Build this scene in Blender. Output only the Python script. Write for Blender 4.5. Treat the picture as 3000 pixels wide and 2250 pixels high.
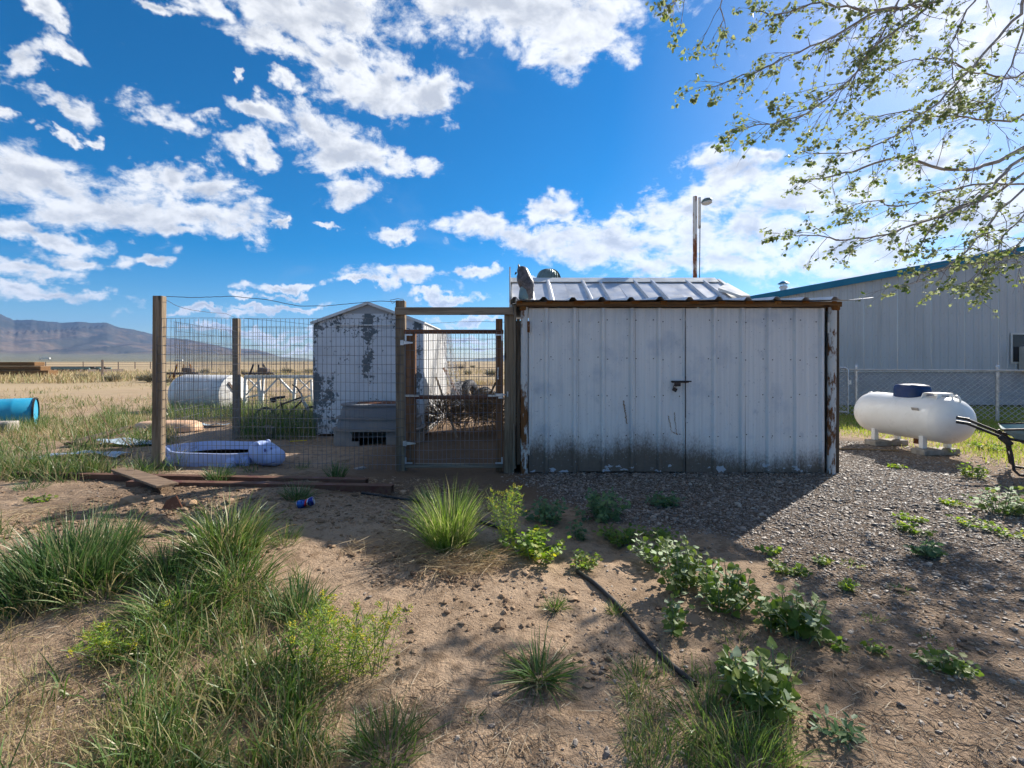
import bpy, bmesh, math, random
import numpy as np
from mathutils import Matrix, Vector, Euler

for _o in list(bpy.data.objects):
    bpy.data.objects.remove(_o)
R = math.radians
scene = bpy.context.scene
COL = scene.collection
rnd = random.Random(7)

# ------------------------------------------------------------------ camera
F, CX, HY, CZ = 1400.0, 1500.0, 1058.0, 1.25      # focal in photo pixels, centre column, horizon row, eye height
cam_data = bpy.data.cameras.new('camera')
cam_data.sensor_width = 36.0
cam_data.lens = 36.0 * F / 3000.0
cam_data.shift_y = (HY - 1125.0) / 3000.0
cam_data.clip_start = 0.05
cam_data.clip_end = 60000.0
cam = bpy.data.objects.new('camera', cam_data)
cam.location = (0, 0, CZ)
cam.rotation_euler = (R(90), 0, 0)
COL.objects.link(cam)
scene.camera = cam

# ------------------------------------------------------------------ sun, sky, exposure
SUN_AZ, SUN_EL = R(46.5), R(32.0)
sun_data = bpy.data.lights.new('sun', 'SUN')
sun_data.energy = 5.0
sun_data.angle = R(0.53)
sun_data.color = (1.0, 0.93, 0.83)
sun = bpy.data.objects.new('sun', sun_data)
sdir = Vector((math.sin(SUN_AZ) * math.cos(SUN_EL), math.cos(SUN_AZ) * math.cos(SUN_EL), math.sin(SUN_EL)))
sun.rotation_euler = sdir.to_track_quat('Z', 'Y').to_euler()
sun.location = (20, 20, 30)
COL.objects.link(sun)

scene.view_settings.view_transform = 'Standard'
scene.view_settings.look = 'None'
scene.view_settings.gamma = 1.0
scene.view_settings.exposure = 0.97
scene.view_settings.use_curve_mapping = False
scene.cycles.use_denoising = True
scene.cycles.max_bounces = 6
scene.cycles.transparent_max_bounces = 12
scene.cycles.volume_bounces = 0
scene.cycles.use_adaptive_sampling = True
scene.cycles.adaptive_threshold = 0.02
scene.cycles.caustics_reflective = False
scene.cycles.caustics_refractive = False


def nd(nt, typ, ins=None, **attrs):
    n = nt.nodes.new(typ)
    for k, v in attrs.items():
        setattr(n, k, v)
    if ins:
        for k, v in ins.items():
            s = n.inputs[k]
            if isinstance(v, bpy.types.NodeSocket):
                nt.links.new(v, s)
            else:
                if s.type == 'RGBA' and not isinstance(v, (int, float)) and len(v) == 3:
                    v = (v[0], v[1], v[2], 1)
                s.default_value = v
    return n


def mth(nt, op, a, b=0.0, c=0.0, clamp=False):
    n = nd(nt, 'ShaderNodeMath', operation=op, use_clamp=clamp)
    for i, v in enumerate((a, b, c)):
        if isinstance(v, bpy.types.NodeSocket):
            nt.links.new(v, n.inputs[i])
        else:
            n.inputs[i].default_value = v
    return n.outputs[0]


def mix(nt, f, a, b, typ='MIX'):
    n = nd(nt, 'ShaderNodeMix', data_type='RGBA', blend_type=typ)
    for s, v in ((n.inputs[0], f), (n.inputs[6], a), (n.inputs[7], b)):
        if isinstance(v, bpy.types.NodeSocket):
            nt.links.new(v, s)
        elif isinstance(v, (int, float)):
            s.default_value = v
        else:
            s.default_value = (v[0], v[1], v[2], 1)
    return n.outputs[2]


def sstep(nt, v, lo, hi, a=0.0, b=1.0):
    n = nd(nt, 'ShaderNodeMapRange', {'Value': v, 'From Min': lo, 'From Max': hi, 'To Min': a, 'To Max': b}, interpolation_type='SMOOTHSTEP')
    return n.outputs[0]


def build_world():
    w = bpy.data.worlds.new('World')
    scene.world = w
    w.use_nodes = True
    nt = w.node_tree
    nt.nodes.clear()
    out = nd(nt, 'ShaderNodeOutputWorld')
    bg = nd(nt, 'ShaderNodeBackground', {'Strength': 0.10})
    nt.links.new(bg.outputs[0], out.inputs[0])
    sky = nd(nt, 'ShaderNodeTexSky', sky_type='NISHITA', sun_disc=False, sun_elevation=SUN_EL,
             sun_rotation=SUN_AZ, altitude=1300.0, air_density=1.0, dust_density=0.9, ozone_density=2.5)
    hs = nd(nt, 'ShaderNodeHueSaturation', {'Color': sky.outputs[0], 'Saturation': SKY_SAT, 'Value': SKY_VAL, 'Hue': 0.499})
    tc = nd(nt, 'ShaderNodeTexCoord')
    d = tc.outputs['Generated']
    sp = nd(nt, 'ShaderNodeSeparateXYZ', {0: d})
    x, y, z = sp.outputs
    az = mth(nt, 'ARCTAN2', x, y)
    el = mth(nt, 'ARCSINE', z)
    ae = nd(nt, 'ShaderNodeCombineXYZ', {0: az, 1: el}).outputs[0]
    zz = mth(nt, 'ADD', mth(nt, 'MAXIMUM', z, 0.0), 0.16)
    pl = nd(nt, 'ShaderNodeCombineXYZ', {0: mth(nt, 'DIVIDE', x, zz), 1: mth(nt, 'DIVIDE', y, zz), 2: 0.0}).outputs[0]
    wa = nd(nt, 'ShaderNodeTexNoise', {'Vector': d, 'Scale': 9.0, 'Detail': 5.0, 'Roughness': 0.62}).outputs['Color']
    wb_ = nd(nt, 'ShaderNodeVectorMath', {0: wa, 1: (0.5, 0.5, 0.5)}, operation='SUBTRACT').outputs[0]
    ae = nd(nt, 'ShaderNodeVectorMath', {0: wb_, 1: (0.22, 0.13, 0.0), 2: ae}, operation='MULTIPLY_ADD').outputs[0]
    blobs = []
    for cx, cy, rx, ry in CLOUDS:
        a = math.atan((cx - CX) / F)
        e = math.atan((HY - cy) / F * math.cos(a))
        blobs.append((a, e, 1.12 * rx / F * math.cos(a) ** 2, 1.12 * ry / F * math.cos(a) * math.cos(e) ** 2))
    r2 = random.Random(5)
    for k in range(16):                       # the same kind of clouds all the way round
        a = math.pi + r2.uniform(-2.15, 2.15)
        if a > math.pi:
            a -= 2 * math.pi
        e = r2.uniform(0.06, 1.1)
        s = r2.uniform(0.08, 0.24) * (0.5 + e)
        blobs.append((a, e, s * 1.5 / max(0.5, math.cos(e)), s * 0.6))
    cur = None
    for a, e, ra, re in blobs:
        v = nd(nt, 'ShaderNodeVectorMath', {0: ae, 1: (1 / ra, 1 / re, 0), 2: (-a / ra, -e / re, 0)}, operation='MULTIPLY_ADD')
        l = nd(nt, 'ShaderNodeVectorMath', {0: v.outputs[0]}, operation='LENGTH').outputs['Value']
        if cur is None:
            cur = l
        else:
            n = nd(nt, 'ShaderNodeMath', operation='SMOOTH_MIN')
            nt.links.new(cur, n.inputs[0]); nt.links.new(l, n.inputs[1]); n.inputs[2].default_value = 0.25
            cur = n.outputs[0]
    mask = mth(nt, 'SUBTRACT', 1.0, mth(nt, 'MINIMUM', cur, 1.9))
    dv = nd(nt, 'ShaderNodeVectorMath', {0: d, 1: (1.0, 1.0, 1.7)}, operation='MULTIPLY').outputs[0]
    wv = nd(nt, 'ShaderNodeTexNoise', {'Vector': dv, 'Scale': 5.0, 'Detail': 2.0}).outputs['Color']
    wp = nd(nt, 'ShaderNodeVectorMath', {0: wv, 1: (0.10, 0.10, 0.10), 2: dv}, operation='MULTIPLY_ADD').outputs[0]
    fine = nd(nt, 'ShaderNodeTexNoise', {'Vector': wp, 'Scale': 17.0, 'Detail': 8.0, 'Roughness': 0.62}).outputs[0]
    wq = nd(nt, 'ShaderNodeVectorMath', {0: wp, 1: (0.010, 0.010, 0.026)}, operation='ADD').outputs[0]
    above = nd(nt, 'ShaderNodeTexNoise', {'Vector': wq, 'Scale': 17.0, 'Detail': 5.0, 'Roughness': 0.55}).outputs[0]
    dens = mth(nt, 'ADD', mth(nt, 'MULTIPLY', mask, 1.38), mth(nt, 'MULTIPLY', mth(nt, 'SUBTRACT', fine, 0.5), 4.6))
    alpha = sstep(nt, dens, -0.35, 0.85)
    # bright rims, grey hearts and undersides: light falls from above and behind the clouds
    puff = mth(nt, 'MULTIPLY', mth(nt, 'SUBTRACT', above, fine), 2.6)
    thick = sstep(nt, mth(nt, 'ADD', mth(nt, 'MULTIPLY', dens, 0.62), puff), 0.15, 1.15)
    ccol = mix(nt, thick, CLOUD_LIT, CLOUD_GREY)
    veil = nd(nt, 'ShaderNodeTexNoise', {'Vector': pl, 'Scale': 0.9, 'Detail': 6.0, 'Roughness': 0.6, 'Distortion': 1.0}).outputs[0]
    va = sstep(nt, veil, 0.54, 0.85, 0.0, 0.25)
    base = mix(nt, va, hs.outputs[0], CLOUD_GREY)
    # clouds lose themselves in the low air
    fin = mix(nt, mth(nt, 'MULTIPLY', alpha, 0.97), base, ccol)
    nt.links.new(fin, bg.inputs[0])
    w.cycles.sampling_method = 'MANUAL'
    w.cycles.sample_map_resolution = 1024


SKY_SAT, SKY_VAL = 1.62, 0.66
CLOUD_LIT = (5.4, 5.45, 5.5)
CLOUD_GREY = (3.1, 3.25, 3.55)
CLOUDS = [
    # great bank at the top
    (1440, 20, 420, 120), (1690, 60, 190, 110), (1640, 150, 80, 60), (960, 40, 300, 80), (820, 110, 200, 55), (1120, 250, 170, 65), (1290, 290, 85, 45), (1020, 170, 90, 50), (640, 20, 90, 40),
    # small ones upper left
    (30, 170, 55, 70), (120, 110, 90, 30), (190, 312, 85, 30), (180, 405, 40, 18), (285, 405, 35, 14), (30, 355, 55, 14), (480, 25, 55, 22), (80, 20, 50, 30),
    # centre-left chain
    (470, 350, 75, 45), (560, 345, 70, 24), (640, 430, 85, 38), (740, 450, 50, 45), (760, 325, 110, 22), (940, 370, 120, 45), (1000, 430, 130, 50), (1180, 480, 90, 36), (1030, 560, 85, 45), (1120, 675, 75, 20), (850, 250, 40, 30), (680, 245, 25, 14), (980, 665, 40, 10),
    # long bank on the left
    (90, 530, 190, 62), (300, 600, 290, 70), (560, 540, 120, 42), (610, 620, 170, 50), (700, 655, 100, 24), (480, 665, 130, 26), (810, 655, 18, 16), (130, 680, 220, 30),
    # low left stacks
    (260, 765, 130, 30), (110, 800, 180, 28), (200, 880, 170, 20), (60, 850, 130, 20), (420, 770, 70, 16),
    # right bank
    (1420, 670, 120, 38), (1560, 690, 190, 45), (1640, 610, 80, 32), (1800, 720, 230, 60), (1980, 620, 150, 60), (2120, 540, 140, 70), (2180, 690, 260, 80), (2330, 560, 200, 80), (2480, 720, 300, 80), (2640, 800, 280, 50), (2030, 760, 260, 45), (2230, 460, 60, 24),
    # near the horizon
    (1210, 822, 150, 26), (1060, 835, 60, 12), (1420, 790, 50, 16), (1310, 880, 110, 13), (830, 828, 100, 13), (760, 862, 30, 9), (840, 862, 30, 9), (620, 915, 130, 10), (820, 905, 110, 9), (700, 960, 200, 10), (860, 985, 120, 8), (1330, 985, 120, 9), (1380, 935, 90, 8), (1400, 1010, 120, 6), (950, 1015, 100, 6), (1650, 830, 90, 14),
    # behind the tree
    (2860, 190, 80, 60), (2790, 330, 90, 30), (2680, 480, 130, 50), (2830, 620, 220, 70), (2920, 740, 160, 60), (2960, 60, 60, 60),
]
build_world()

# ------------------------------------------------------------------ helpers: placing
def P(px, py, d):
    return Vector(((px - CX) / F * d, d, CZ - (py - HY) / F * d))


_rs = np.random.RandomState(11)
_LAT = _rs.rand(256, 256)


def vnoise(x, y):
    x = np.asarray(x, float); y = np.asarray(y, float)
    xi = np.floor(x).astype(int); yi = np.floor(y).astype(int)
    fx = x - xi; fy = y - yi
    fx = fx * fx * fx * (fx * (fx * 6 - 15) + 10); fy = fy * fy * fy * (fy * (fy * 6 - 15) + 10)
    a = _LAT[xi % 256, yi % 256]; b = _LAT[(xi + 1) % 256, yi % 256]
    c = _LAT[xi % 256, (yi + 1) % 256]; d = _LAT[(xi + 1) % 256, (yi + 1) % 256]
    return (a + (b - a) * fx) * (1 - fy) + (c + (d - c) * fx) * fy


def fbm(x, y, o=4, g=0.5):
    s = 0; a = 1; t = 0
    for i in range(o):
        s = s + a * vnoise(x * 2 ** i + 17.3 * i, y * 2 ** i + 9.1 * i); t += a; a *= g
    return s / t


def ss(a, b, x):
    t = np.clip((np.asarray(x, float) - a) / (b - a), 0, 1)
    return t * t * (3 - 2 * t)


def gz(x, y):
    x = np.asarray(x, float); y = np.asarray(y, float)
    left = ss(-0.5, -1.9, x)
    bank = 0.12 * left * ss(1.9, 3.0, y) * (1 - 0.72 * ss(4.2, 5.1, y)) * (1 - ss(6.2, 8.5, y))
    mound = 0.10 * np.exp(-((x + 0.95) / 0.6) ** 2 - ((y - 3.5) / 0.28) ** 2)
    mound += 0.07 * np.exp(-((x + 2.3) / 0.35) ** 2 - ((y - 3.75) / 0.2) ** 2)
    mound += 0.05 * np.exp(-((x + 1.3) / 0.8) ** 2 - ((y - 4.75) / 0.25) ** 2)
    built = np.clip(ss(-0.4, 0.2, x) * ss(4.6, 5.0, y) * (1 - ss(9.8, 10.2, y)), 0, 1)
    sandy = 1 - ss(0.6, 1.6, x)
    n = (fbm(x * 0.7 + 3, y * 0.7 + 8, 3) - 0.5) * 0.07 * ss(0.5, 2.5, np.abs(y))
    n = n + (fbm(x * 3.1, y * 3.1, 4, 0.55) - 0.5) * (0.030 + 0.085 * sandy * ss(2.5, 3.3, y) * (1 - ss(4.7, 5.4, y)) * ss(0.36, 0.58, fbm(x * 0.9 + 21, y * 0.9 + 4, 2)))
    n = n + (np.abs(fbm(x * 9.0, y * 9.0, 3) - 0.5)) * -0.02 + (fbm(x * 13 + 7, y * 13, 2) - 0.5) * 0.014 * ss(0.42, 0.62, fbm(x * 1.1 + 50, y * 1.1, 2))
    near = 1 - ss(14, 40, np.hypot(x, y))
    return (bank + mound + n * (1 - built)) * near


def gz1(x, y):
    return float(gz(np.array([x]), np.array([y]))[0])


def G(px, py):
    z = 0.0
    for _ in range(8):
        d = F * (CZ - z) / (py - HY)
        x = (px - CX) / F * d
        z = gz1(x, d)
    return Vector((x, d, z))


# ------------------------------------------------------------------ helpers: meshes
def _chamfer_faces():
    bm = bmesh.new()
    for sx in (-1, 1):
        for sy in (-1, 1):
            for sz in (-1, 1):
                for ax in range(3):
                    p = [sx, sy, sz]
                    for k in range(3):
                        if k != ax:
                            p[k] *= 0.8
                    bm.verts.new(p)
    bm.verts.ensure_lookup_table()
    bmesh.ops.convex_hull(bm, input=bm.verts)
    bmesh.ops.dissolve_limit(bm, angle_limit=0.01, verts=bm.verts, edges=bm.edges)
    bm.verts.index_update()
    f = [tuple(v.index for v in fc.verts) for fc in bm.faces]
    bm.free()
    return f


CH_F = _chamfer_faces()
BOX_F = [(0, 1, 3, 2), (4, 6, 7, 5), (0, 4, 5, 1), (2, 3, 7, 6), (0, 2, 6, 4), (1, 5, 7, 3)]


class MB:
    def __init__(self):
        self.v = []; self.f = []

    def add(self, vs, fs):
        n = len(self.v)
        self.v.extend([tuple(p) for p in vs])
        self.f.extend([tuple(i + n for i in q) for q in fs])
        return self

    def obox(self, c, s, rot=None, bev=0.0):
        c = Vector(c)
        h = [k / 2 for k in s]
        pts = []
        if bev > 0:
            bev = min(bev, min(h) * 0.9)
            for sx in (-1, 1):
                for sy in (-1, 1):
                    for sz in (-1, 1):
                        for ax in range(3):
                            sg = (sx, sy, sz)
                            pts.append(Vector([sg[k] * (h[k] if k == ax else h[k] - bev) for k in range(3)]))
            fs = CH_F
        else:
            for sx in (-1, 1):
                for sy in (-1, 1):
                    for sz in (-1, 1):
                        pts.append(Vector((sx * h[0], sy * h[1], sz * h[2])))
            fs = BOX_F
        if rot is not None:
            m = rot if isinstance(rot, Matrix) else Euler(rot).to_matrix()
            pts = [m @ p for p in pts]
        return self.add([p + c for p in pts], fs)

    def box(self, x0, x1, y0, y1, z0, z1, bev=0.0):
        return self.obox(((x0 + x1) / 2, (y0 + y1) / 2, (z0 + z1) / 2), (x1 - x0, y1 - y0, z1 - z0), None, bev)

    def beam(self, a, b, w, h, bev=0.0, up=(0, 0, 1), roll=0.0):
        a = Vector(a); b = Vector(b)
        d = b - a
        L = d.length
        d.normalize()
        u = Vector(up)
        if abs(d.dot(u)) > 0.99:
            u = Vector((0, 1, 0))
        s = d.cross(u).normalized()
        u = s.cross(d).normalized()
        m = Matrix((s, d, u)).transposed()
        if roll:
            m = Matrix.Rotation(roll, 3, d) @ m
        return self.obox((a + b) / 2, (w, L, h), m, bev)

    def tube(self, pts, r, n=8, cap=True, closed=False):
        pts = [Vector(p) for p in pts]
        k = len(pts)
        rr = r if isinstance(r, (list, tuple)) else [r] * k
        rings = []
        prev = None
        for i, p in enumerate(pts):
            if closed:
                t = pts[(i + 1) % k] - pts[i - 1]
            else:
                t = pts[min(i + 1, k - 1)] - pts[max(i - 1, 0)]
            t.normalize()
            if prev is None:
                u = Vector((0, 0, 1)) if abs(t.z) < 0.9 else Vector((1, 0, 0))
                s = t.cross(u).normalized()
            else:
                s = (prev - t * prev.dot(t)).normalized()
            prev = s
            u = s.cross(t)
            rings.append([p + (s * math.cos(2 * math.pi * j / n) + u * math.sin(2 * math.pi * j / n)) * rr[i] for j in range(n)])
        vs = [q for rg in rings for q in rg]
        fs = []
        for i in range(k if closed else k - 1):
            a = i * n; b = ((i + 1) % k) * n
            for j in range(n):
                fs.append((a + j, a + (j + 1) % n, b + (j + 1) % n, b + j))
        if cap and not closed:
            fs.append(tuple(range(n - 1, -1, -1)))
            fs.append(tuple(range((k - 1) * n, k * n)))
        return self.add(vs, fs)

    def lathe(self, prof, n=24, m=None, sx=1.0, sy=1.0, cap=True):
        vs = []; fs = []
        for r, z in prof:
            for j in range(n):
                a = 2 * math.pi * j / n
                vs.append(Vector((r * sx * math.cos(a), r * sy * math.sin(a), z)))
        for i in range(len(prof) - 1):
            for j in range(n):
                fs.append((i * n + j, i * n + (j + 1) % n, (i + 1) * n + (j + 1) % n, (i + 1) * n + j))
        if cap:
            if prof[0][0] > 1e-4:
                fs.append(tuple(range(n - 1, -1, -1)))
            if prof[-1][0] > 1e-4:
                fs.append(tuple(range((len(prof) - 1) * n, len(prof) * n)))
        if m is not None:
            vs = [m @ v for v in vs]
        return self.add(vs, fs)

    def prism(self, poly, vec):
        poly = [Vector(p) for p in poly]
        vec = Vector(vec)
        n = len(poly)
        vs = poly + [p + vec for p in poly]
        fs = [tuple(range(n - 1, -1, -1)), tuple(range(n, 2 * n))]
        for i in range(n):
            fs.append((i, (i + 1) % n, n + (i + 1) % n, n + i))
        return self.add(vs, fs)

    def sheet(self, o, U, V, N, width, ribs, rb=0.055, rt=0.025, h=0.022, th=0.002, minor=(), nseg=1, wob=0.0):
        """Ribbed steel sheet: profile across U, run along V, ribs stand out along N."""
        o = Vector(o); U = Vector(U).normalized(); N = Vector(N).normalized(); V = Vector(V)
        pts = [(0, 0)]
        marks = sorted([(r, 1) for r in ribs] + [(r, 0) for r in minor])
        for r, big in marks:
            a, b, hh = (rb, rt, h) if big else (0.03, 0.012, 0.004)
            for q in ((r - a / 2, 0), (r - b / 2, hh), (r + b / 2, hh), (r + a / 2, 0)):
                if 0 < q[0] < width:
                    pts.append(q)
        pts.append((width, 0))
        k = len(pts)
        vs = []
        for s in range(nseg + 1):
            t = s / nseg
            for (u, q) in pts:
                w = wob * math.sin(u * 7.3 + t * 5.1 + o.x * 3)
                vs.append(o + U * u + V * t + N * (q + w))
            for (u, q) in pts:
                w = wob * math.sin(u * 7.3 + t * 5.1 + o.x * 3)
                vs.append(o + U * u + V * t + N * (q + w - th))
        fs = []
        for s in range(nseg):
            a = s * 2 * k; b = a + 2 * k
            for i in range(k - 1):
                fs.append((a + i, a + i + 1, b + i + 1, b + i))
                fs.append((a + k + i, b + k + i, b + k + i + 1, a + k + i + 1))
            fs.append((a, b, b + k, a + k))
            fs.append((a + k - 1, a + 2 * k - 1, b + 2 * k - 1, b + k - 1))
        for i in range(k - 1):
            fs.append((i, k + i, k + i + 1, i + 1))
            e = nseg * 2 * k
            fs.append((e + i, e + i + 1, e + k + i + 1, e + k + i))
        return self.add(vs, fs)

    def mesh(self, name, org=Vector((0, 0, 0)), smooth=None):
        me = bpy.data.meshes.new(name)
        me.from_pydata([(p[0] - org[0], p[1] - org[1], p[2] - org[2]) for p in self.v], [], self.f)
        me.validate()
        bm = bmesh.new(); bm.from_mesh(me)
        bmesh.ops.recalc_face_normals(bm, faces=bm.faces)
        bm.to_mesh(me); bm.free()
        if smooth is not None:
            me.polygons.foreach_set('use_smooth', [True] * len(me.polygons))
            me.set_sharp_from_angle(angle=R(smooth))
        return me


ORG = {}


def tag(o, label=None, cat=None, group=None, kind=None):
    if label: o['label'] = label
    if cat: o['category'] = cat
    if group: o['group'] = group
    if kind: o['kind'] = kind
    return o


def thing(name, label, cat, loc=(0, 0, 0), rotz=0.0, group=None):
    o = bpy.data.objects.new(name, None)
    o.empty_display_size = 0.1
    o.location = loc
    o.rotation_euler = (0, 0, rotz)
    COL.objects.link(o)
    ORG[o.name] = Vector(loc)
    return tag(o, label, cat, group)


def part(name, mb, mat, parent=None, local=False, smooth=None, label=None, kind=None):
    """A mesh object. World coordinates unless local; origin follows its parent's."""
    org = Vector((0, 0, 0)) if (local or parent is None) else ORG[parent.name]
    me = mb.mesh(name, org, smooth) if isinstance(mb, MB) else mb
    if mat is not None:
        me.materials.append(mat)
    o = bpy.data.objects.new(name, me)
    COL.objects.link(o)
    if parent is not None:
        o.parent = parent
    ORG[o.name] = org
    if label: o['label'] = label
    if kind: o['kind'] = kind
    return o


def single(name, mb, mat, label, cat, loc=(0, 0, 0), group=None, smooth=None, kind=None):
    """A thing that is one mesh, with its origin at loc."""
    me = mb.mesh(name, Vector(loc), smooth) if isinstance(mb, MB) else mb
    if mat is not None:
        me.materials.append(mat)
    o = bpy.data.objects.new(name, me)
    o.location = loc
    COL.objects.link(o)
    ORG[o.name] = Vector(loc)
    return tag(o, label, cat, group, kind)


def np_mesh(name, V, Fq, smooth=False):
    me = bpy.data.meshes.new(name)
    V = np.ascontiguousarray(V, dtype=np.float32).reshape(-1, 3)
    Fq = np.ascontiguousarray(Fq, dtype=np.int32)
    n, k = Fq.shape
    me.vertices.add(len(V)); me.vertices.foreach_set('co', V.ravel())
    me.loops.add(n * k); me.loops.foreach_set('vertex_index', Fq.ravel())
    me.polygons.add(n)
    me.polygons.foreach_set('loop_start', np.arange(0, n * k, k, dtype=np.int32))
    me.polygons.foreach_set('use_smooth', np.full(n, smooth))
    me.update(calc_edges=True)
    return me

# ------------------------------------------------------------------ materials
MATS = {}


def newmat(name, rough=0.8, metal=0.0, spec=0.3):
    m = bpy.data.materials.new(name)
    m.use_nodes = True
    nt = m.node_tree
    b = nt.nodes['Principled BSDF']
    b.inputs['Roughness'].default_value = rough
    b.inputs['Metallic'].default_value = metal
    b.inputs['Specular IOR Level'].default_value = spec
    MATS[name] = m
    return m, nt, b


def coords(nt, scale=(1, 1, 1), rand=True, world=False):
    if world:
        v = nd(nt, 'ShaderNodeNewGeometry').outputs['Position']
    else:
        v = nd(nt, 'ShaderNodeTexCoord').outputs['Object']
        if rand:
            oi = nd(nt, 'ShaderNodeObjectInfo').outputs['Random']
            off = nd(nt, 'ShaderNodeVectorMath', {0: (31.7, 17.9, 23.3), 'Scale': oi}, operation='SCALE').outputs[0]
            v = nd(nt, 'ShaderNodeVectorMath', {0: v, 1: off}, operation='ADD').outputs[0]
    if scale != (1, 1, 1):
        v = nd(nt, 'ShaderNodeVectorMath', {0: v, 1: scale}, operation='MULTIPLY').outputs[0]
    return v


def noise(nt, v, scale, detail=4.0, rough=0.55, dist=0.0):
    return nd(nt, 'ShaderNodeTexNoise', {'Vector': v, 'Scale': scale, 'Detail': detail, 'Roughness': rough, 'Distortion': dist}).outputs[0]


def bump(nt, b, h, strength=0.3, dist=0.01):
    n = nd(nt, 'ShaderNodeBump', {'Height': h, 'Strength': strength, 'Distance': dist})
    nt.links.new(n.outputs[0], b.inputs['Normal'])


def m_plain(name, c1, c2=None, rough=0.6, metal=0.0, scale=6.0, spec=0.3, bmp=0.15, bscale=40.0, lo=0.35, hi=0.7):
    m, nt, b = newmat(name, rough, metal, spec)
    v = coords(nt)
    c2 = c2 or tuple(k * 0.7 for k in c1)
    f = sstep(nt, noise(nt, v, scale, 6, 0.62), lo, hi)
    nt.links.new(mix(nt, f, c1, c2), b.inputs['Base Color'])
    if bmp:
        bump(nt, b, noise(nt, v, bscale, 4), bmp, 0.004)
    r = noise(nt, v, scale * 2.3, 3)
    nt.links.new(sstep(nt, r, 0.2, 0.8, max(0.05, rough - 0.12), min(1, rough + 0.15)), b.inputs['Roughness'])
    return m


def m_wood(name, light, dark, axis=2, rough=0.85, grain=1.0, stain=None):
    m, nt, b = newmat(name, rough, 0, 0.2)
    sc = [26.0 * grain] * 3
    sc[axis] = 1.3
    v = coords(nt, tuple(sc))
    v0 = coords(nt)
    g = noise(nt, v, 1.0, 6, 0.65, 0.6)
    g2 = noise(nt, v, 3.0, 3, 0.6)
    big = noise(nt, v0, 3.0, 4, 0.6)
    c = mix(nt, sstep(nt, g, 0.32, 0.66), dark, light)
    c = mix(nt, sstep(nt, g2, 0.55, 0.75, 0, 0.55), c, tuple(k * 0.45 for k in dark))
    c = mix(nt, sstep(nt, big, 0.5, 0.72, 0, 0.6), c, stain or tuple(k * 0.6 for k in light))
    kn = nd(nt, 'ShaderNodeTexVoronoi', {'Vector': coords(nt, tuple(2.2 if i == axis else 7.0 for i in range(3))), 'Scale': 1.0}).outputs['Distance']
    c = mix(nt, sstep(nt, kn, 0.05, 0.16, 0.8, 0), c, tuple(k * 0.3 for k in dark))
    nt.links.new(c, b.inputs['Base Color'])
    bump(nt, b, g, 0.6, 0.004)
    return m


def m_rust(name, paint, rust1, rust2, amount=0.5, streak=False, rough=0.75, scale=18.0):
    m, nt, b = newmat(name, rough, 0, 0.25)
    v = coords(nt, (1, 1, 0.35) if streak else (1, 1, 1))
    f = noise(nt, v, scale, 8, 0.68)
    f2 = noise(nt, v, scale * 0.16, 4, 0.6)
    mk = sstep(nt, mth(nt, 'ADD', mth(nt, 'MULTIPLY', f, 0.55), mth(nt, 'MULTIPLY', f2, 0.65)), 0.62 - amount * 0.22 - 0.02, 0.62 - amount * 0.22 + 0.05)
    rc = mix(nt, noise(nt, v, scale * 1.8, 5), rust1, rust2)
    nt.links.new(mix(nt, mk, paint, rc), b.inputs['Base Color'])
    nt.links.new(sstep(nt, mk, 0, 1, rough - 0.25, 0.92), b.inputs['Roughness'])
    bump(nt, b, mth(nt, 'SUBTRACT', noise(nt, v, 90, 3), mth(nt, 'MULTIPLY', mk, 0.8)), 0.35, 0.002)
    return m


def m_leaf(name, c1, c2, c3, trans=0.5, rough=0.55, island=True, pale_back=None):
    m = bpy.data.materials.new(name)
    m.use_nodes = True
    nt = m.node_tree
    nt.nodes.clear()
    out = nd(nt, 'ShaderNodeOutputMaterial')
    geo = nd(nt, 'ShaderNodeNewGeometry')
    if island:
        rv = geo.outputs['Random Per Island']
    else:
        rv = nd(nt, 'ShaderNodeObjectInfo').outputs['Random']
    c = mix(nt, sstep(nt, rv, 0.0, 0.55), c1, c2)
    c = mix(nt, sstep(nt, rv, 0.64, 0.95), c, c3)
    if pale_back:
        c = mix(nt, geo.outputs['Backfacing'], c, pale_back)
    b = nd(nt, 'ShaderNodeBsdfPrincipled', {'Base Color': c, 'Roughness': rough, 'Specular IOR Level': 0.35})
    tcol = nd(nt, 'ShaderNodeHueSaturation', {'Color': c, 'Saturation': 1.15, 'Value': 1.6, 'Hue': 0.485}).outputs[0]
    t = nd(nt, 'ShaderNodeBsdfTranslucent', {'Color': tcol})
    mx = nd(nt, 'ShaderNodeMixShader', {0: trans, 1: b.outputs[0], 2: t.outputs[0]})
    nt.links.new(mx.outputs[0], out.inputs[0])
    MATS[name] = m
    return m


wood_post = m_wood('wood_post', (0.31, 0.24, 0.165), (0.145, 0.105, 0.07))
wood_grey = m_wood('wood_grey', (0.33, 0.27, 0.20), (0.15, 0.115, 0.08))
wood_grey_x = m_wood('wood_grey_x', (0.34, 0.28, 0.21), (0.16, 0.12, 0.085), axis=0)
wood_red = m_wood('wood_red', (0.25, 0.13, 0.07), (0.11, 0.055, 0.03))
wood_red_x = m_wood('wood_red_x', (0.22, 0.10, 0.055), (0.10, 0.045, 0.03), axis=0)
wood_dark = m_wood('wood_dark', (0.13, 0.095, 0.065), (0.06, 0.045, 0.032))
wood_brown_x = m_wood('wood_brown_x', (0.27, 0.15, 0.065), (0.085, 0.05, 0.028), axis=0)
rust_pipe = m_rust('rust_pipe', (0.62, 0.61, 0.58), (0.24, 0.10, 0.035), (0.10, 0.045, 0.02), 0.22, True)
rust_pole = m_rust('rust_pole', (0.66, 0.65, 0.62), (0.27, 0.10, 0.05), (0.14, 0.055, 0.03), 0.20, True, scale=7)
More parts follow.
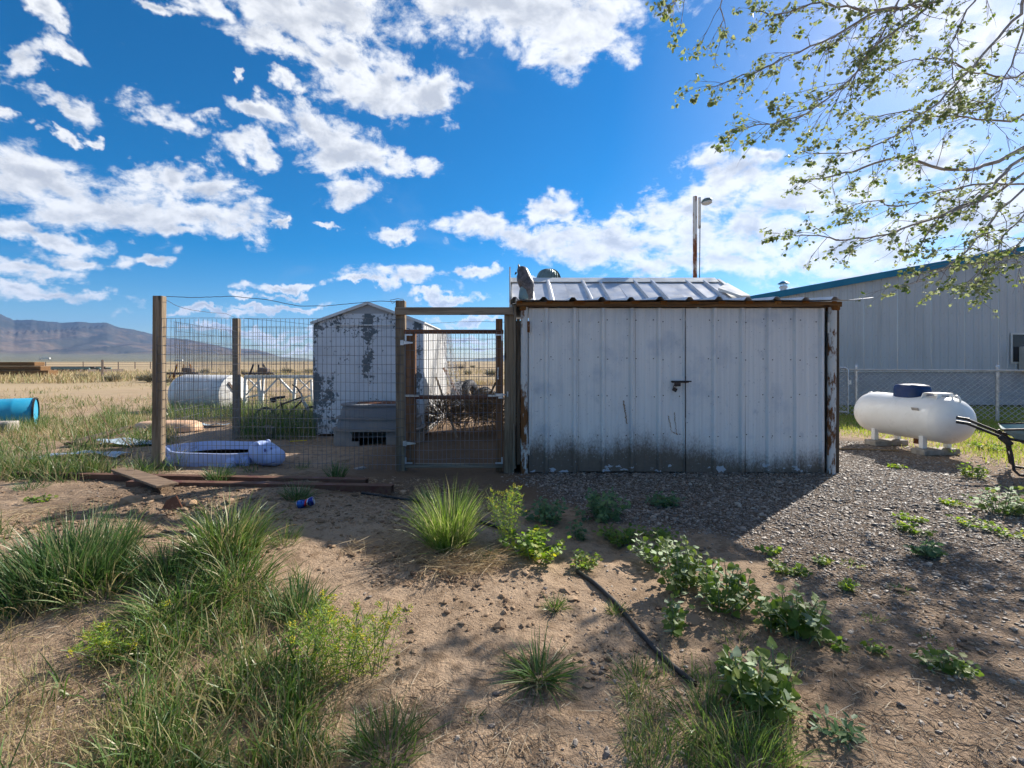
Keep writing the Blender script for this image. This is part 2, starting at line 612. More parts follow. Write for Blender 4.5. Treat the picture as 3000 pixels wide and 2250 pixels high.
rust_red = m_rust('rust_red', (0.12, 0.042, 0.033), (0.10, 0.04, 0.028), (0.20, 0.12, 0.08), 0.4, scale=9)
rust_plate = m_rust('rust_plate', (0.25, 0.11, 0.055), (0.2, 0.08, 0.04), (0.12, 0.05, 0.03), 0.5)
rust_orange = m_rust('rust_orange', (0.30, 0.15, 0.04), (0.28, 0.11, 0.02), (0.12, 0.055, 0.02), 0.6, scale=25)
galv = m_plain('galvanised', (0.62, 0.63, 0.65), (0.42, 0.43, 0.45), 0.42, 0.85, 14)
wire_mat = m_plain('wire_steel', (0.22, 0.22, 0.235), (0.13, 0.125, 0.13), 0.5, 0.6, 3, bmp=0)
barb_mat = m_plain('barbed_steel', (0.13, 0.12, 0.13), (0.07, 0.06, 0.06), 0.6, 0.5, 30, bmp=0)
black_iron = m_plain('black_iron', (0.035, 0.034, 0.036), (0.07, 0.05, 0.04), 0.5, 0.3, 20)
black_plastic = m_plain('black_plastic', (0.020, 0.021, 0.024), (0.045, 0.043, 0.04), 0.42, 0, 7)
rubber = m_plain('rubber', (0.035, 0.036, 0.042), (0.075, 0.075, 0.08), 0.72, 0, 5)
concrete = m_plain('concrete', (0.36, 0.33, 0.29), (0.22, 0.19, 0.16), 0.9, 0, 9, bmp=0.5)
white_tank = m_plain('white_tank', (0.80, 0.80, 0.79), (0.66, 0.65, 0.62), 0.33, 0, 2.2, spec=0.5, bmp=0.03, lo=0.45, hi=0.85)
white_fibre = m_plain('white_fibre', (0.72, 0.73, 0.74), (0.56, 0.55, 0.52), 0.5, 0, 3, bmp=0.05)
white_paint = m_plain('white_paint', (0.76, 0.76, 0.74), (0.58, 0.55, 0.5), 0.5, 0, 6, bmp=0.1)
navy = m_plain('navy_plastic', (0.004, 0.026, 0.115), (0.008, 0.03, 0.09), 0.5, 0, 6, spec=0.25)
blue_drum = m_plain('blue_drum_plastic', (0.02, 0.28, 0.46), (0.05, 0.32, 0.48), 0.4, 0, 4, bmp=0.05)
pool_mat = m_plain('pool_plastic', (0.40, 0.50, 0.80), (0.46, 0.54, 0.78), 0.42, 0, 3, bmp=0.04)
pool_dark = m_plain('pool_print', (0.10, 0.10, 0.26), (0.13, 0.12, 0.28), 0.5)
orange_plastic = m_plain('peach_plastic', (0.62, 0.36, 0.20), (0.66, 0.45, 0.30), 0.5, 0, 5)
grey_plastic = m_plain('grey_plastic', (0.17, 0.18, 0.20), (0.24, 0.225, 0.21), 0.6, 0, 4, bmp=0.2)
stone_mat = m_plain('stone_grey', (0.30, 0.28, 0.26), (0.2, 0.18, 0.16), 0.9, 0, 12, bmp=0.6)
clod_mat = m_plain('clod', (0.34, 0.22, 0.13), (0.26, 0.165, 0.095), 0.95, 0, 14, bmp=0.8)
teal_paint = m_plain('teal_paint', (0.21, 0.32, 0.33), (0.30, 0.36, 0.36), 0.5, 0, 6)
owl_mat = m_plain('owl_plastic', (0.055, 0.047, 0.05), (0.15, 0.13, 0.13), 0.35, 0, 24, spec=0.5, bmp=0.7, bscale=55)
vent_mat = m_plain('vent_metal', (0.20, 0.27, 0.27), (0.12, 0.17, 0.17), 0.42, 0.5, 5)
roof_white = m_plain('roof_steel', (0.64, 0.65, 0.67), (0.46, 0.47, 0.49), 0.38, 0.35, 2.2, spec=0.5, bmp=0.04)
trim_white = m_plain('trim_steel', (0.66, 0.67, 0.66), (0.52, 0.52, 0.50), 0.42, 0.15, 3, bmp=0.04)
trim_blue = m_plain('trim_blue', (0.012, 0.16, 0.28), (0.02, 0.19, 0.30), 0.4, 0, 3, bmp=0.02)
wall_steel = m_plain('wall_steel', (0.50, 0.53, 0.55), (0.46, 0.49, 0.51), 0.45, 0, 0.6, bmp=0.02)
_nt = wall_steel.node_tree; _b = _nt.nodes['Principled BSDF']
_w = nd(_nt, 'ShaderNodeVectorMath', {0: coords(_nt, world=True), 1: (9.0, 1.0, 0.25)}, operation='MULTIPLY').outputs[0]
_c = _b.inputs['Base Color'].links[0].from_socket
_nt.links.new(mix(_nt, sstep(_nt, noise(_nt, _w, 1.0, 5, 0.65), 0.45, 0.75, 0, 0.45), _c, (0.36, 0.37, 0.37)), _b.inputs['Base Color'])
bump(_nt, _b, noise(_nt, coords(_nt, world=True), 1.3, 2), 0.25, 0.03)
skirt_grey = m_plain('skirt_grey', (0.42, 0.43, 0.44), (0.36, 0.36, 0.37), 0.8, 0, 3)
glass_dark = m_plain('window_glass', (0.02, 0.022, 0.025), (0.03, 0.03, 0.035), 0.08, 0, 2, spec=0.6, bmp=0)
beige = m_plain('beige_plastic', (0.55, 0.52, 0.46), (0.45, 0.42, 0.37), 0.5)
sheet_blue = m_plain('pale_blue_sheet', (0.42, 0.52, 0.60), (0.22, 0.27, 0.31), 0.6, 0, 5, bmp=0.3)
yellow_paint = m_rust('yellow_paint', (0.55, 0.30, 0.03), (0.25, 0.10, 0.03), (0.1, 0.05, 0.02), 0.45)
yellow_plastic = m_plain('yellow_plastic', (0.75, 0.55, 0.02), (0.6, 0.4, 0.02), 0.4)
far_metal = m_plain('far_metal', (0.10, 0.09, 0.085), (0.16, 0.11, 0.08), 0.7)
far_green = m_plain('far_green_metal', (0.20, 0.29, 0.27), (0.15, 0.2, 0.18), 0.7)
straw_twig = m_plain('twig_brown', (0.30, 0.20, 0.11), (0.18, 0.11, 0.06), 0.9, 0, 30, bmp=0)
bark_pale = m_plain('poplar_bark', (0.44, 0.40, 0.36), (0.24, 0.205, 0.18), 0.85, 0, 9, bmp=0.5)
twig_mat = m_plain('poplar_twig', (0.28, 0.21, 0.17), (0.18, 0.13, 0.11), 0.8, 0, 20, bmp=0)
stem_green = m_plain('stem_green', (0.22, 0.27, 0.14), (0.16, 0.2, 0.09), 0.7, 0, 10, bmp=0)

grass_green = m_leaf('grass_green', (0.055, 0.115, 0.025), (0.11, 0.18, 0.05), (0.34, 0.29, 0.15), 0.30, 0.42)
grass_dark = m_leaf('grass_dark', (0.035, 0.085, 0.025), (0.075, 0.145, 0.045), (0.25, 0.25, 0.13), 0.27, 0.42)
grass_bright = m_leaf('grass_bright', (0.12, 0.21, 0.04), (0.18, 0.27, 0.07), (0.38, 0.37, 0.19), 0.42, 0.42)
grass_dry = m_leaf('grass_dry', (0.46, 0.37, 0.22), (0.36, 0.27, 0.15), (0.24, 0.18, 0.09), 0.25)
grass_field = m_leaf('grass_field', (0.32, 0.26, 0.12), (0.42, 0.33, 0.19), (0.20, 0.22, 0.08), 0.25)
lawn_mat = m_leaf('lawn_grass', (0.17, 0.25, 0.05), (0.25, 0.32, 0.07), (0.35, 0.32, 0.13), 0.45)
litter_mat = m_leaf('straw_litter', (0.38, 0.29, 0.19), (0.17, 0.115, 0.07), (0.52, 0.43, 0.31), 0.05, 0.9)
weed_leaf = m_leaf('weed_leaf', (0.085, 0.16, 0.03), (0.14, 0.22, 0.05), (0.26, 0.30, 0.08), 0.50)
weed_cool = m_leaf('weed_cool', (0.08, 0.155, 0.075), (0.11, 0.19, 0.09), (0.16, 0.24, 0.09), 0.36)
mustard_leaf = m_leaf('mustard_leaf', (0.14, 0.25, 0.04), (0.20, 0.31, 0.06), (0.36, 0.38, 0.06), 0.45)
mustard_bud = m_leaf('mustard_bud', (0.62, 0.50, 0.03), (0.55, 0.50, 0.05), (0.45, 0.48, 0.07), 0.3)
sucker_leaf = m_leaf('sucker_leaf', (0.075, 0.145, 0.025), (0.13, 0.205, 0.045), (0.24, 0.29, 0.09), 0.50, island=False, pale_back=(0.28, 0.34, 0.25))
poplar_leaf = m_leaf('poplar_leaf', (0.08, 0.14, 0.025), (0.14, 0.20, 0.05), (0.28, 0.31, 0.14), 0.44, island=False, pale_back=(0.21, 0.25, 0.13))
poplar_leaf_i = m_leaf('poplar_foliage', (0.08, 0.14, 0.025), (0.15, 0.21, 0.055), (0.30, 0.32, 0.15), 0.44, pale_back=(0.21, 0.25, 0.13))
sage_leaf = m_leaf('sagebrush', (0.13, 0.13, 0.085), (0.18, 0.17, 0.11), (0.10, 0.09, 0.06), 0.2)
tumble_mat = m_leaf('tumbleweed', (0.22, 0.14, 0.07), (0.16, 0.095, 0.05), (0.30, 0.20, 0.11), 0.05, 0.9)


def m_door():
    """White painted steel, mud splashed up from the ground, chips and scrapes."""
    m, nt, b = newmat('door_steel', 0.45, 0.0, 0.4)
    w = coords(nt, world=True)
    sp = nd(nt, 'ShaderNodeSeparateXYZ', {0: w})
    X, Y, Z = sp.outputs
    streak = nd(nt, 'ShaderNodeVectorMath', {0: w, 1: (38.0, 1.0, 0.7)}, operation='MULTIPLY').outputs[0]
    sN = noise(nt, streak, 1.0, 5, 0.6)
    cloudy = noise(nt, w, 2.6, 5, 0.6)
    base = mix(nt, sstep(nt, sN, 0.35, 0.7), (0.78, 0.77, 0.75), (0.68, 0.68, 0.67))
    base = mix(nt, sstep(nt, cloudy, 0.50, 0.72, 0, 0.6), base, (0.46, 0.51, 0.57))
    thumb = nd(nt, 'ShaderNodeVectorMath', {0: w, 1: (7.0, 1.0, 5.0)}, operation='MULTIPLY').outputs[0]
    base = mix(nt, sstep(nt, noise(nt, thumb, 1.0, 4, 0.6), 0.62, 0.8, 0, 0.5), base, (0.34, 0.39, 0.45))
    speck = nd(nt, 'ShaderNodeTexVoronoi', {'Vector': w, 'Scale': 9.0, 'Randomness': 1.0}).outputs['Distance']
    base = mix(nt, sstep(nt, speck, 0.035, 0.05, 1, 0), base, (0.10, 0.085, 0.075))
    # mud: splashed high in the middle, thin at the right end
    side = mth(nt, 'MULTIPLY', sstep(nt, X, 1.9, 2.6, 0.0, 1.0), 0.19)
    fine = noise(nt, nd(nt, 'ShaderNodeVectorMath', {0: w, 1: (60, 1, 34)}, operation='MULTIPLY').outputs[0], 1.0, 8, 0.75)
    edge = mth(nt, 'ADD', mth(nt, 'ADD', Z, side), mth(nt, 'MULTIPLY', mth(nt, 'SUBTRACT', fine, 0.5), 0.42))
    vnz = noise(nt, nd(nt, 'ShaderNodeVectorMath', {0: w, 1: (5, 1, 1.0)}, operation='MULTIPLY').outputs[0], 1.0, 4, 0.6)
    edge = mth(nt, 'ADD', edge, mth(nt, 'MULTIPLY', mth(nt, 'SUBTRACT', vnz, 0.5), 0.34))
    mud = sstep(nt, edge, 0.18, 0.43, 1.0, 0.0)
    halo = sstep(nt, edge, 0.30, 0.54, 0.36, 0.0)
    base = mix(nt, halo, base, (0.26, 0.22, 0.20))
    mc = mix(nt, noise(nt, w, 30, 5), (0.105, 0.074, 0.050), (0.19, 0.135, 0.095))
    base = mix(nt, mth(nt, 'MULTIPLY', mud, 0.93), base, mc)
    # flakes of mud fallen away along the bottom
    fl = noise(nt, nd(nt, 'ShaderNodeVectorMath', {0: w, 1: (9, 1, 14)}, operation='MULTIPLY').outputs[0], 1.0, 5, 0.6)
    fz = sstep(nt, Z, 0.06, 0.16, 0.0, 0.16)
    flk = sstep(nt, mth(nt, 'SUBTRACT', fl, fz), 0.575, 0.60)
    base = mix(nt, flk, base, (0.48, 0.49, 0.52))
    chips = noise(nt, w, 46, 3, 0.5)
    base = mix(nt, mth(nt, 'MULTIPLY', sstep(nt, chips, 0.68, 0.72), 0.8), base, (0.42, 0.43, 0.46))
    nt.links.new(base, b.inputs['Base Color'])
    nt.links.new(sstep(nt, mud, 0, 1, 0.42, 0.95), b.inputs['Roughness'])
    bump(nt, b, mth(nt, 'ADD', mth(nt, 'MULTIPLY', cloudy, 1.0), mth(nt, 'MULTIPLY', mth(nt, 'MULTIPLY', fine, mud), 0.25)), 0.35, 0.012)
    return m


door_steel = m_door()


def m_peeling():
    """White paint flaking off dark green-grey steel."""
    m, nt, b = newmat('peeling_paint', 0.5, 0.0, 0.35)
    w = coords(nt, world=True)
    sp = nd(nt, 'ShaderNodeSeparateXYZ', {0: w})
    X, Y, Z = sp.outputs
    seam = mth(nt, 'ABSOLUTE', mth(nt, 'SUBTRACT', X, -2.39))
    seamf = mth(nt, 'MULTIPLY', sstep(nt, seam, 0.02, 0.17, 1, 0), sstep(nt, Z, 0.75, 1.1))
    topf = mth(nt, 'MULTIPLY', sstep(nt, Z, 1.60, 1.86), 0.6)
    lowf = mth(nt, 'MULTIPLY', sstep(nt, X, -2.75, -3.0), sstep(nt, Z, 1.1, 0.9))
    edg = mth(nt, 'ADD', sstep(nt, X, -3.12, -3.27), sstep(nt, mth(nt, 'ABSOLUTE', mth(nt, 'SUBTRACT', X, -1.55)), 0.10, 0.0))
    n1 = noise(nt, nd(nt, 'ShaderNodeVectorMath', {0: w, 1: (1.5, 1, 1.0)}, operation='MULTIPLY').outputs[0], 3.4, 3, 0.55)
    n2 = noise(nt, w, 21, 7, 0.72)
    s = mth(nt, 'ADD', mth(nt, 'MULTIPLY', n1, 0.52), mth(nt, 'MULTIPLY', n2, 0.68))
    s = mth(nt, 'ADD', s, mth(nt, 'MULTIPLY', seamf, 0.13))
    s = mth(nt, 'ADD', s, mth(nt, 'MULTIPLY', topf, 0.09))
    s = mth(nt, 'ADD', s, mth(nt, 'MULTIPLY', lowf, 0.10))
    s = mth(nt, 'ADD', s, mth(nt, 'MULTIPLY', edg, 0.09))
    mk = sstep(nt, s, 0.70, 0.72)
    white = mix(nt, sstep(nt, noise(nt, w, 2.2, 4), 0.4, 0.7), (0.68, 0.70, 0.73), (0.56, 0.58, 0.61))
    nt.links.new(mix(nt, mk, white, (0.115, 0.14, 0.155)), b.inputs['Base Color'])
    bump(nt, b, mth(nt, 'MULTIPLY', mk, -1.0), 0.5, 0.003)
    return m


peeling = m_peeling()


def m_ground():
    m, nt, b = newmat('sandy_ground', 0.95, 0.0, 0.15)
    w = coords(nt, world=True)
    sp = nd(nt, 'ShaderNodeSeparateXYZ', {0: w})
    X, Y, Z = sp.outputs
    ga = nd(nt, 'ShaderNodeAttribute', attribute_name='gravel').outputs['Fac']
    fa = nd(nt, 'ShaderNodeAttribute', attribute_name='loam').outputs['Fac']  # dark soil mask, also carries the shade painted around pen and gate
    n1 = noise(nt, w, 1.6, 6, 0.62)
    n2 = noise(nt, w, 14.0, 6, 0.68)
    n3 = noise(nt, w, 75.0, 4, 0.7)
    c = mix(nt, sstep(nt, n1, 0.36, 0.66), (0.40, 0.288, 0.195), (0.30, 0.212, 0.140))
    c = mix(nt, sstep(nt, n2, 0.48, 0.66, 0, 0.8), c, (0.19, 0.128, 0.08))
    c = mix(nt, sstep(nt, n3, 0.57, 0.68, 0, 0.75), c, (0.16, 0.108, 0.07))
    n4 = noise(nt, w, 5.0, 6, 0.7)
    c = mix(nt, sstep(nt, n4, 0.54, 0.66, 0, 0.7), c, (0.165, 0.112, 0.07))
    c = mix(nt, sstep(nt, n3, 0.40, 0.25, 0, 0.4), c, (0.44, 0.33, 0.23))
    c = mix(nt, mth(nt, 'MULTIPLY', fa, 0.85), c, mix(nt, n2, (0.085, 0.055, 0.036), (0.17, 0.11, 0.068)))  # dark soil patches, and shade around pen and gate painted in
    # gravel bed under the loose stones
    vo = nd(nt, 'ShaderNodeTexVoronoi', {'Vector': w, 'Scale': 55.0, 'Randomness': 1.0})
    vd = vo.outputs['Distance']
    hv = nd(nt, 'ShaderNodeSeparateColor', {0: vo.outputs['Color']})
    pc = mix(nt, hv.outputs[0], (0.12, 0.093, 0.077), (0.27, 0.22, 0.18))
    pc = mix(nt, sstep(nt, hv.outputs[1], 0.8, 1.0), pc, (0.40, 0.36, 0.31))
    pc = mix(nt, sstep(nt, vd, 0.35, 0.62, 0, 0.85), pc, (0.10, 0.072, 0.052))
    c = mix(nt, mth(nt, 'MULTIPLY', ga, sstep(nt, n2, 0.3, 0.55, 0.65, 1.0)), c, pc)
    # the plain: straw field, then grey-green sage
    dist = nd(nt, 'ShaderNodeVectorMath', {0: w, 1: (1, 1, 0)}, operation='MULTIPLY').outputs[0]
    dl = nd(nt, 'ShaderNodeVectorMath', {0: dist}, operation='LENGTH').outputs['Value']
    nf = noise(nt, nd(nt, 'ShaderNodeVectorMath', {0: w, 1: (0.012, 0.05, 0.01)}, operation='MULTIPLY').outputs[0], 1.0, 6, 0.65)
    nf2 = noise(nt, w, 0.35, 6, 0.7)
    straw = mix(nt, sstep(nt, nf, 0.35, 0.65), (0.41, 0.305, 0.19), (0.30, 0.235, 0.135))
    straw = mix(nt, sstep(nt, nf2, 0.5, 0.7, 0, 0.5), straw, (0.25, 0.22, 0.11))
    fieldm = mth(nt, 'MULTIPLY', sstep(nt, dl, 12, 34), sstep(nt, nf2, 0.36, 0.52, 0.55, 1.0))
    c = mix(nt, fieldm, c, straw)
    sagec = mix(nt, noise(nt, w, 0.004, 6, 0.7), (0.16, 0.16, 0.10), (0.24, 0.22, 0.14))
    c = mix(nt, sstep(nt, dl, 900, 1500), c, sagec)
    nt.links.new(c, b.inputs['Base Color'])
    near = sstep(nt, dl, 6, 25, 1, 0)
    hh = mth(nt, 'ADD', mth(nt, 'MULTIPLY', n3, 0.5), mth(nt, 'MULTIPLY', n2, 0.9))
    hh = mth(nt, 'ADD', hh, mth(nt, 'MULTIPLY', mth(nt, 'MULTIPLY', mth(nt, 'SUBTRACT', 0.5, vd), ga), 1.3))
    bump(nt, b, mth(nt, 'MULTIPLY', hh, near), 1.0, 0.024)
    return m


def m_hills():
    m, nt, b = newmat('mountain_slope', 0.95, 0, 0.1)
    w = coords(nt, world=True)
    sp = nd(nt, 'ShaderNodeSeparateXYZ', {0: w})
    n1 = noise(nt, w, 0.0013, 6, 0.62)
    n2 = noise(nt, w, 0.006, 7, 0.68)
    c = mix(nt, sstep(nt, n2, 0.38, 0.66), (0.17, 0.13, 0.095), (0.085, 0.078, 0.066))
    c = mix(nt, sstep(nt, n1, 0.47, 0.62, 0, 0.85), c, (0.055, 0.058, 0.05))  # broad dark patches painted on the slopes in place of cloud shadows
    high = sstep(nt, mth(nt, 'ADD', sp.outputs[2], mth(nt, 'MULTIPLY', mth(nt, 'SUBTRACT', n2, 0.5), 320)), 230, 480, 0, 0.85)
    c = mix(nt, high, c, (0.048, 0.055, 0.05))
    low = sstep(nt, mth(nt, 'ADD', sp.outputs[2], mth(nt, 'MULTIPLY', mth(nt, 'SUBTRACT', n1, 0.5), 40)), 45, 85, 0.95, 0)
    c = mix(nt, low, c, mix(nt, noise(nt, w, 0.01, 5), (0.13, 0.13, 0.085), (0.20, 0.185, 0.12)))
    nt.links.new(c, b.inputs['Base Color'])
    bump(nt, b, n2, 0.6, 40.0)
    return m


def m_stones():
    m, nt, b = newmat('gravel_stone', 0.62, 0, 0.4)
    rv = nd(nt, 'ShaderNodeNewGeometry').outputs['Random Per Island']
    r = nd(nt, 'ShaderNodeValToRGB', {0: rv})
    cr = r.color_ramp
    cr.elements[0].color = (0.125, 0.098, 0.078, 1)
    cr.elements[1].color = (0.42, 0.365, 0.30, 1)
    for p, c in ((0.2, (0.19, 0.15, 0.125, 1)), (0.4, (0.28, 0.215, 0.165, 1)), (0.6, (0.185, 0.16, 0.14, 1)), (0.8, (0.32, 0.27, 0.22, 1))):
        e = cr.elements.new(p); e.color = c
    v = coords(nt, world=True)
    nt.links.new(mix(nt, sstep(nt, noise(nt, v, 130, 3), 0.4, 0.7, 0, 0.5), r.outputs[0], (0.2, 0.16, 0.13)), b.inputs['Base Color'])
    return m


ground_mat = m_ground()
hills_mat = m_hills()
gravel_mat = m_stones()

link_mat = m_plain('link_steel', (0.55, 0.55, 0.55), (0.42, 0.42, 0.42), 0.5, 0.2, 5, bmp=0)

pool_water = m_plain('murky_bottom', (0.42, 0.35, 0.30), (0.30, 0.24, 0.20), 0.45, 0, 5)

crumb_mat = m_leaf('soil_crumb', (0.36, 0.25, 0.16), (0.25, 0.165, 0.10), (0.15, 0.095, 0.06), 0.0, 0.95)

wood_board_x = m_wood('wood_board_x', (0.30, 0.21, 0.14), (0.15, 0.10, 0.065), axis=0)
dusty_plastic = m_plain('dusty_plastic', (0.22, 0.195, 0.175), (0.30, 0.26, 0.22), 0.8, 0, 5, bmp=0.2)

# ------------------------------------------------------------------ the ground, one sheet to the horizon
def gravel_d(x, y):
    xb = np.interp(y, [1.0, 1.5, 2.4, 3.5, 4.5, 5.3], [1.25, 1.2, 1.35, 1.05, 0.15, 0.3])
    n = (fbm(x * 1.3 + 40, y * 1.3, 3) - 0.5) * 1.1
    g = ss(-0.1, 0.45, x - xb + n)
    g = g * (1 - 0.8 * ss(3.4, 5.0, x - 0.35 * y + 1.2 + n))
    g = g * (0.30 + 0.70 * ss(1.9, 3.3, y + n * 0.8))
    return g * (1 - ss(7.2, 8.2, y)) * ss(0.4, 0.9, y) * (1 - ss(4.9, 5.6, x - 0.12 * y + n * 0.5))


def loam_shade_d(x, y):
    pen = ss(-2.3, -1.5, x) * (1 - ss(0.1, 0.6, x)) * ss(4.3, 4.8, y) * (1 - ss(9, 10, y))  # pen ground coloured darker for the shade lying there
    strip = ss(-2.0, -1.2, x) * (1 - ss(0.6, 2.0, x)) * ss(3.9, 4.4, y + 0.5 * (fbm(x * 1.5, y * 1.5 + 9, 3) - .5)) * (1 - ss(5.5, 5.7, y))  # dark soil before the gate, its shade painted in too
    n = fbm(x * 1.1 + 5, y * 1.1 + 70, 4)
    right = ss(0.45, 0.62, n) * ss(0.5, 1.1, x) * (1 - ss(6, 7, y)) * 0.4
    left = ss(0.5, 0.68, n) * ss(-0.3, -1.0, x) * (1 - ss(5, 6, y)) * 0.5
    return np.clip(np.maximum.reduce([pen, strip, right, left]), 0, 1)


def axis_lines(lo, a, b, hi, step, g=1.22):
    mid = list(np.arange(a, b + step * 0.5, step))
    up = []; s = step * 1.5; v = mid[-1]
    while v < hi:
        v += s; s *= g; up.append(min(v, hi))
    dn = []; s = step * 1.5; v = mid[0]
    while v > lo:
        v -= s; s *= g; dn.append(max(v, lo))
    return np.array(dn[::-1] + mid + up)


gx = axis_lines(-19000, -5.5, 6.5, 19000, 0.036)
gy = axis_lines(-13000, 1.0, 7.2, 13000, 0.026)
GX, GY = np.meshgrid(gx, gy)
GZ = gz(GX, GY)
nxl, nyl = len(gx), len(gy)
idx = np.arange(nxl * nyl).reshape(nyl, nxl)
quads = np.stack([idx[:-1, :-1], idx[:-1, 1:], idx[1:, 1:], idx[1:, :-1]], -1).reshape(-1, 4)
gme = np_mesh('ground', np.stack([GX, GY, GZ], -1).reshape(-1, 3), quads, True)
for nm, fn in (('gravel', gravel_d), ('loam', loam_shade_d)):
    at = gme.attributes.new(nm, 'FLOAT', 'POINT')
    at.data.foreach_set('value', fn(GX, GY).astype(np.float32).ravel())
gme.materials.append(ground_mat)
ground = bpy.data.objects.new('ground', gme)
COL.objects.link(ground)
tag(ground, 'sandy tan yard ground running out to the dry plain', 'ground', kind='structure')

# ------------------------------------------------------------------ mountains
SKY_X = [-2600, -1200, -400, 0, 20, 43, 80, 119, 179, 206, 239, 265, 312, 348, 391, 424, 491, 530, 550, 580, 623, 680, 702, 753, 782, 818, 908, 960]
SKY_Y = [935, 900, 905, 921, 930, 937, 937, 939, 947, 944, 942, 946, 946, 958, 966, 974, 989, 993, 993, 1001, 1008, 1021, 1021, 1024, 1031, 1044, 1052, 1057]


def mountain(name, xs, ys, px0, px1, ncol, r0, rc, r1, spur, label):
    px = np.linspace(px0, px1, ncol)
    hc = (HY - np.interp(px, xs, ys)) / F * rc
    hc = hc + (fbm(px * 0.035, px * 0 + 3, 4) - 0.5) * 0.05 * hc
    rows = []
    tt = np.concatenate([np.linspace(0, 1, 70), np.linspace(1.05, 1.6, 10)])
    for t in tt:
        d = r0 + (rc - r0) * t
        X = (px - CX) / F * d
        if t <= 1:
            core = np.clip((t - 0.38) / 0.62, 0, 1)
            prof = 0.20 * t ** 1.15 + 0.80 * core ** 1.25
            wx = X / 900.0 + 0.6 * (fbm(X / 1500.0, np.full_like(X, d / 1200.0), 3) - 0.5)
            rid = 1 - np.abs(2 * fbm(wx * spur, np.full_like(X, d / 5200.0), 4, 0.5) - 1) * 2.0
            rid = np.clip(rid, 0, 1)
            k = np.clip(core * 4, 0, 1) * (1 - core) ** 0.8
            h = hc * prof * (1 - 0.72 * k) + hc * prof * k * 1.25 * rid
        else:
            h = hc * (1 - (t - 1) / 0.6) - 5
        rows.append(np.stack([X, np.full_like(X, d), h - 1.0], -1))
    V = np.stack(rows, 0)
    ix = np.arange(V.shape[0] * ncol).reshape(V.shape[0], ncol)
    q = np.stack([ix[:-1, :-1], ix[:-1, 1:], ix[1:, 1:], ix[1:, :-1]], -1).reshape(-1, 4)
    me = np_mesh(name, V.reshape(-1, 3), q, True)
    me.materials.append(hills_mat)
    o = bpy.data.objects.new(name, me)
    COL.objects.link(o)
    tag(o, label, 'mountains', kind='structure')


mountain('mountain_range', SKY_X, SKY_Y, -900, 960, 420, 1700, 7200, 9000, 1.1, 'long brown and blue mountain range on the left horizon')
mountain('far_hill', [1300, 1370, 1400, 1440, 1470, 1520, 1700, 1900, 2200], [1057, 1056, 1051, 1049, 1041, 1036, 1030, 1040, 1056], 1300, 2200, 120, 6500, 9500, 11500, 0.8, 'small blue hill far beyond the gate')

# ------------------------------------------------------------------ haze over the valley
hz = MB().box(-19500, 19500, -13900, 13900, -7.0, 1150)
hme = hz.mesh('haze')
hm = bpy.data.materials.new('haze_air')
hm.use_nodes = True
hnt = hm.node_tree
hnt.nodes.clear()
ho = nd(hnt, 'ShaderNodeOutputMaterial')
hv_ = nd(hnt, 'ShaderNodeVolumePrincipled', {'Color': (0.22, 0.48, 1.0, 1), 'Density': 4.2e-5, 'Anisotropy': 0.3})
hnt.links.new(hv_.outputs[0], ho.inputs['Volume'])
hme.materials.append(hm)
haze = bpy.data.objects.new('haze', hme)
COL.objects.link(haze)
tag(haze, 'pale blue haze of the open valley air', 'haze', kind='stuff')

# ------------------------------------------------------------------ the long white shed with double doors
Y0 = 5.34
SX0, SX1 = 0.0, 3.64
shed = thing('storage_shed', 'low white ribbed steel shed with mud splashed double doors', 'shed', (1.8, Y0, 0))


def zb(x, y):
    return gz1(x, y)


ribsL = [(p - CX) / F * Y0 for p in (1600.5, 1683, 1766, 1850, 1930, 2006)]
ribsR = [(p - CX) / F * Y0 for p in (2091, 2172, 2250, 2330, 2405)]


def door(x0, x1, ribs, zlow, label):
    d = part('door', MB().box(x0 + 0.05, x1 - 0.05, Y0 + 0.012, Y0 + 0.05, zlow + 0.08, 1.80), wood_grey, shed, label=label)
    cuts = [x0] + [r + 0.045 for r in ribs[1::2][:-1]] + [x1]
    if len(cuts) > 3 and cuts[-1] - cuts[-2] < 0.25:
        cuts.pop(-2)
    for a, b in zip(cuts[:-1], cuts[1:]):
        zl = zlow + rnd.uniform(-0.012, 0.012)
        yy = Y0 - rnd.uniform(0.001, 0.004)
        b2 = b - 0.002
        sh = MB().sheet((a, yy, zl), (1, 0, 0), (0, 0, 1.842 - zl), (0, -1, 0), b2 - a, [r - a for r in ribs if a < r < b], 0.060, 0.024, 0.032, 0.0015,
                        [r - a - 0.155 for r in ribs if a < r - 0.155 < b], nseg=8, wob=0.0022)
        part('sheet', sh, door_steel, d)
    scw = MB()
    for r in ribs:
        for z in (0.42, 0.86, 1.28, 1.70):
            for o_ in (-0.055, 0.05):
                if x0 + .02 < r + o_ < x1 - .02:
                    scw.obox((r + o_ + rnd.uniform(-.006, .006), Y0 - 0.006, z + rnd.uniform(-.02, .02)), (0.011, 0.008, 0.011), None, 0.002)
    part('screw_heads', scw, black_iron, d, kind='stuff')
    return d


dl_ = door(0.186, 1.935, ribsL, 0.015, 'left shed door, heavily mud stained along the bottom')
dr_ = door(1.942, 3.492, ribsR, 0.012, 'right shed door, lightly stained along the bottom')
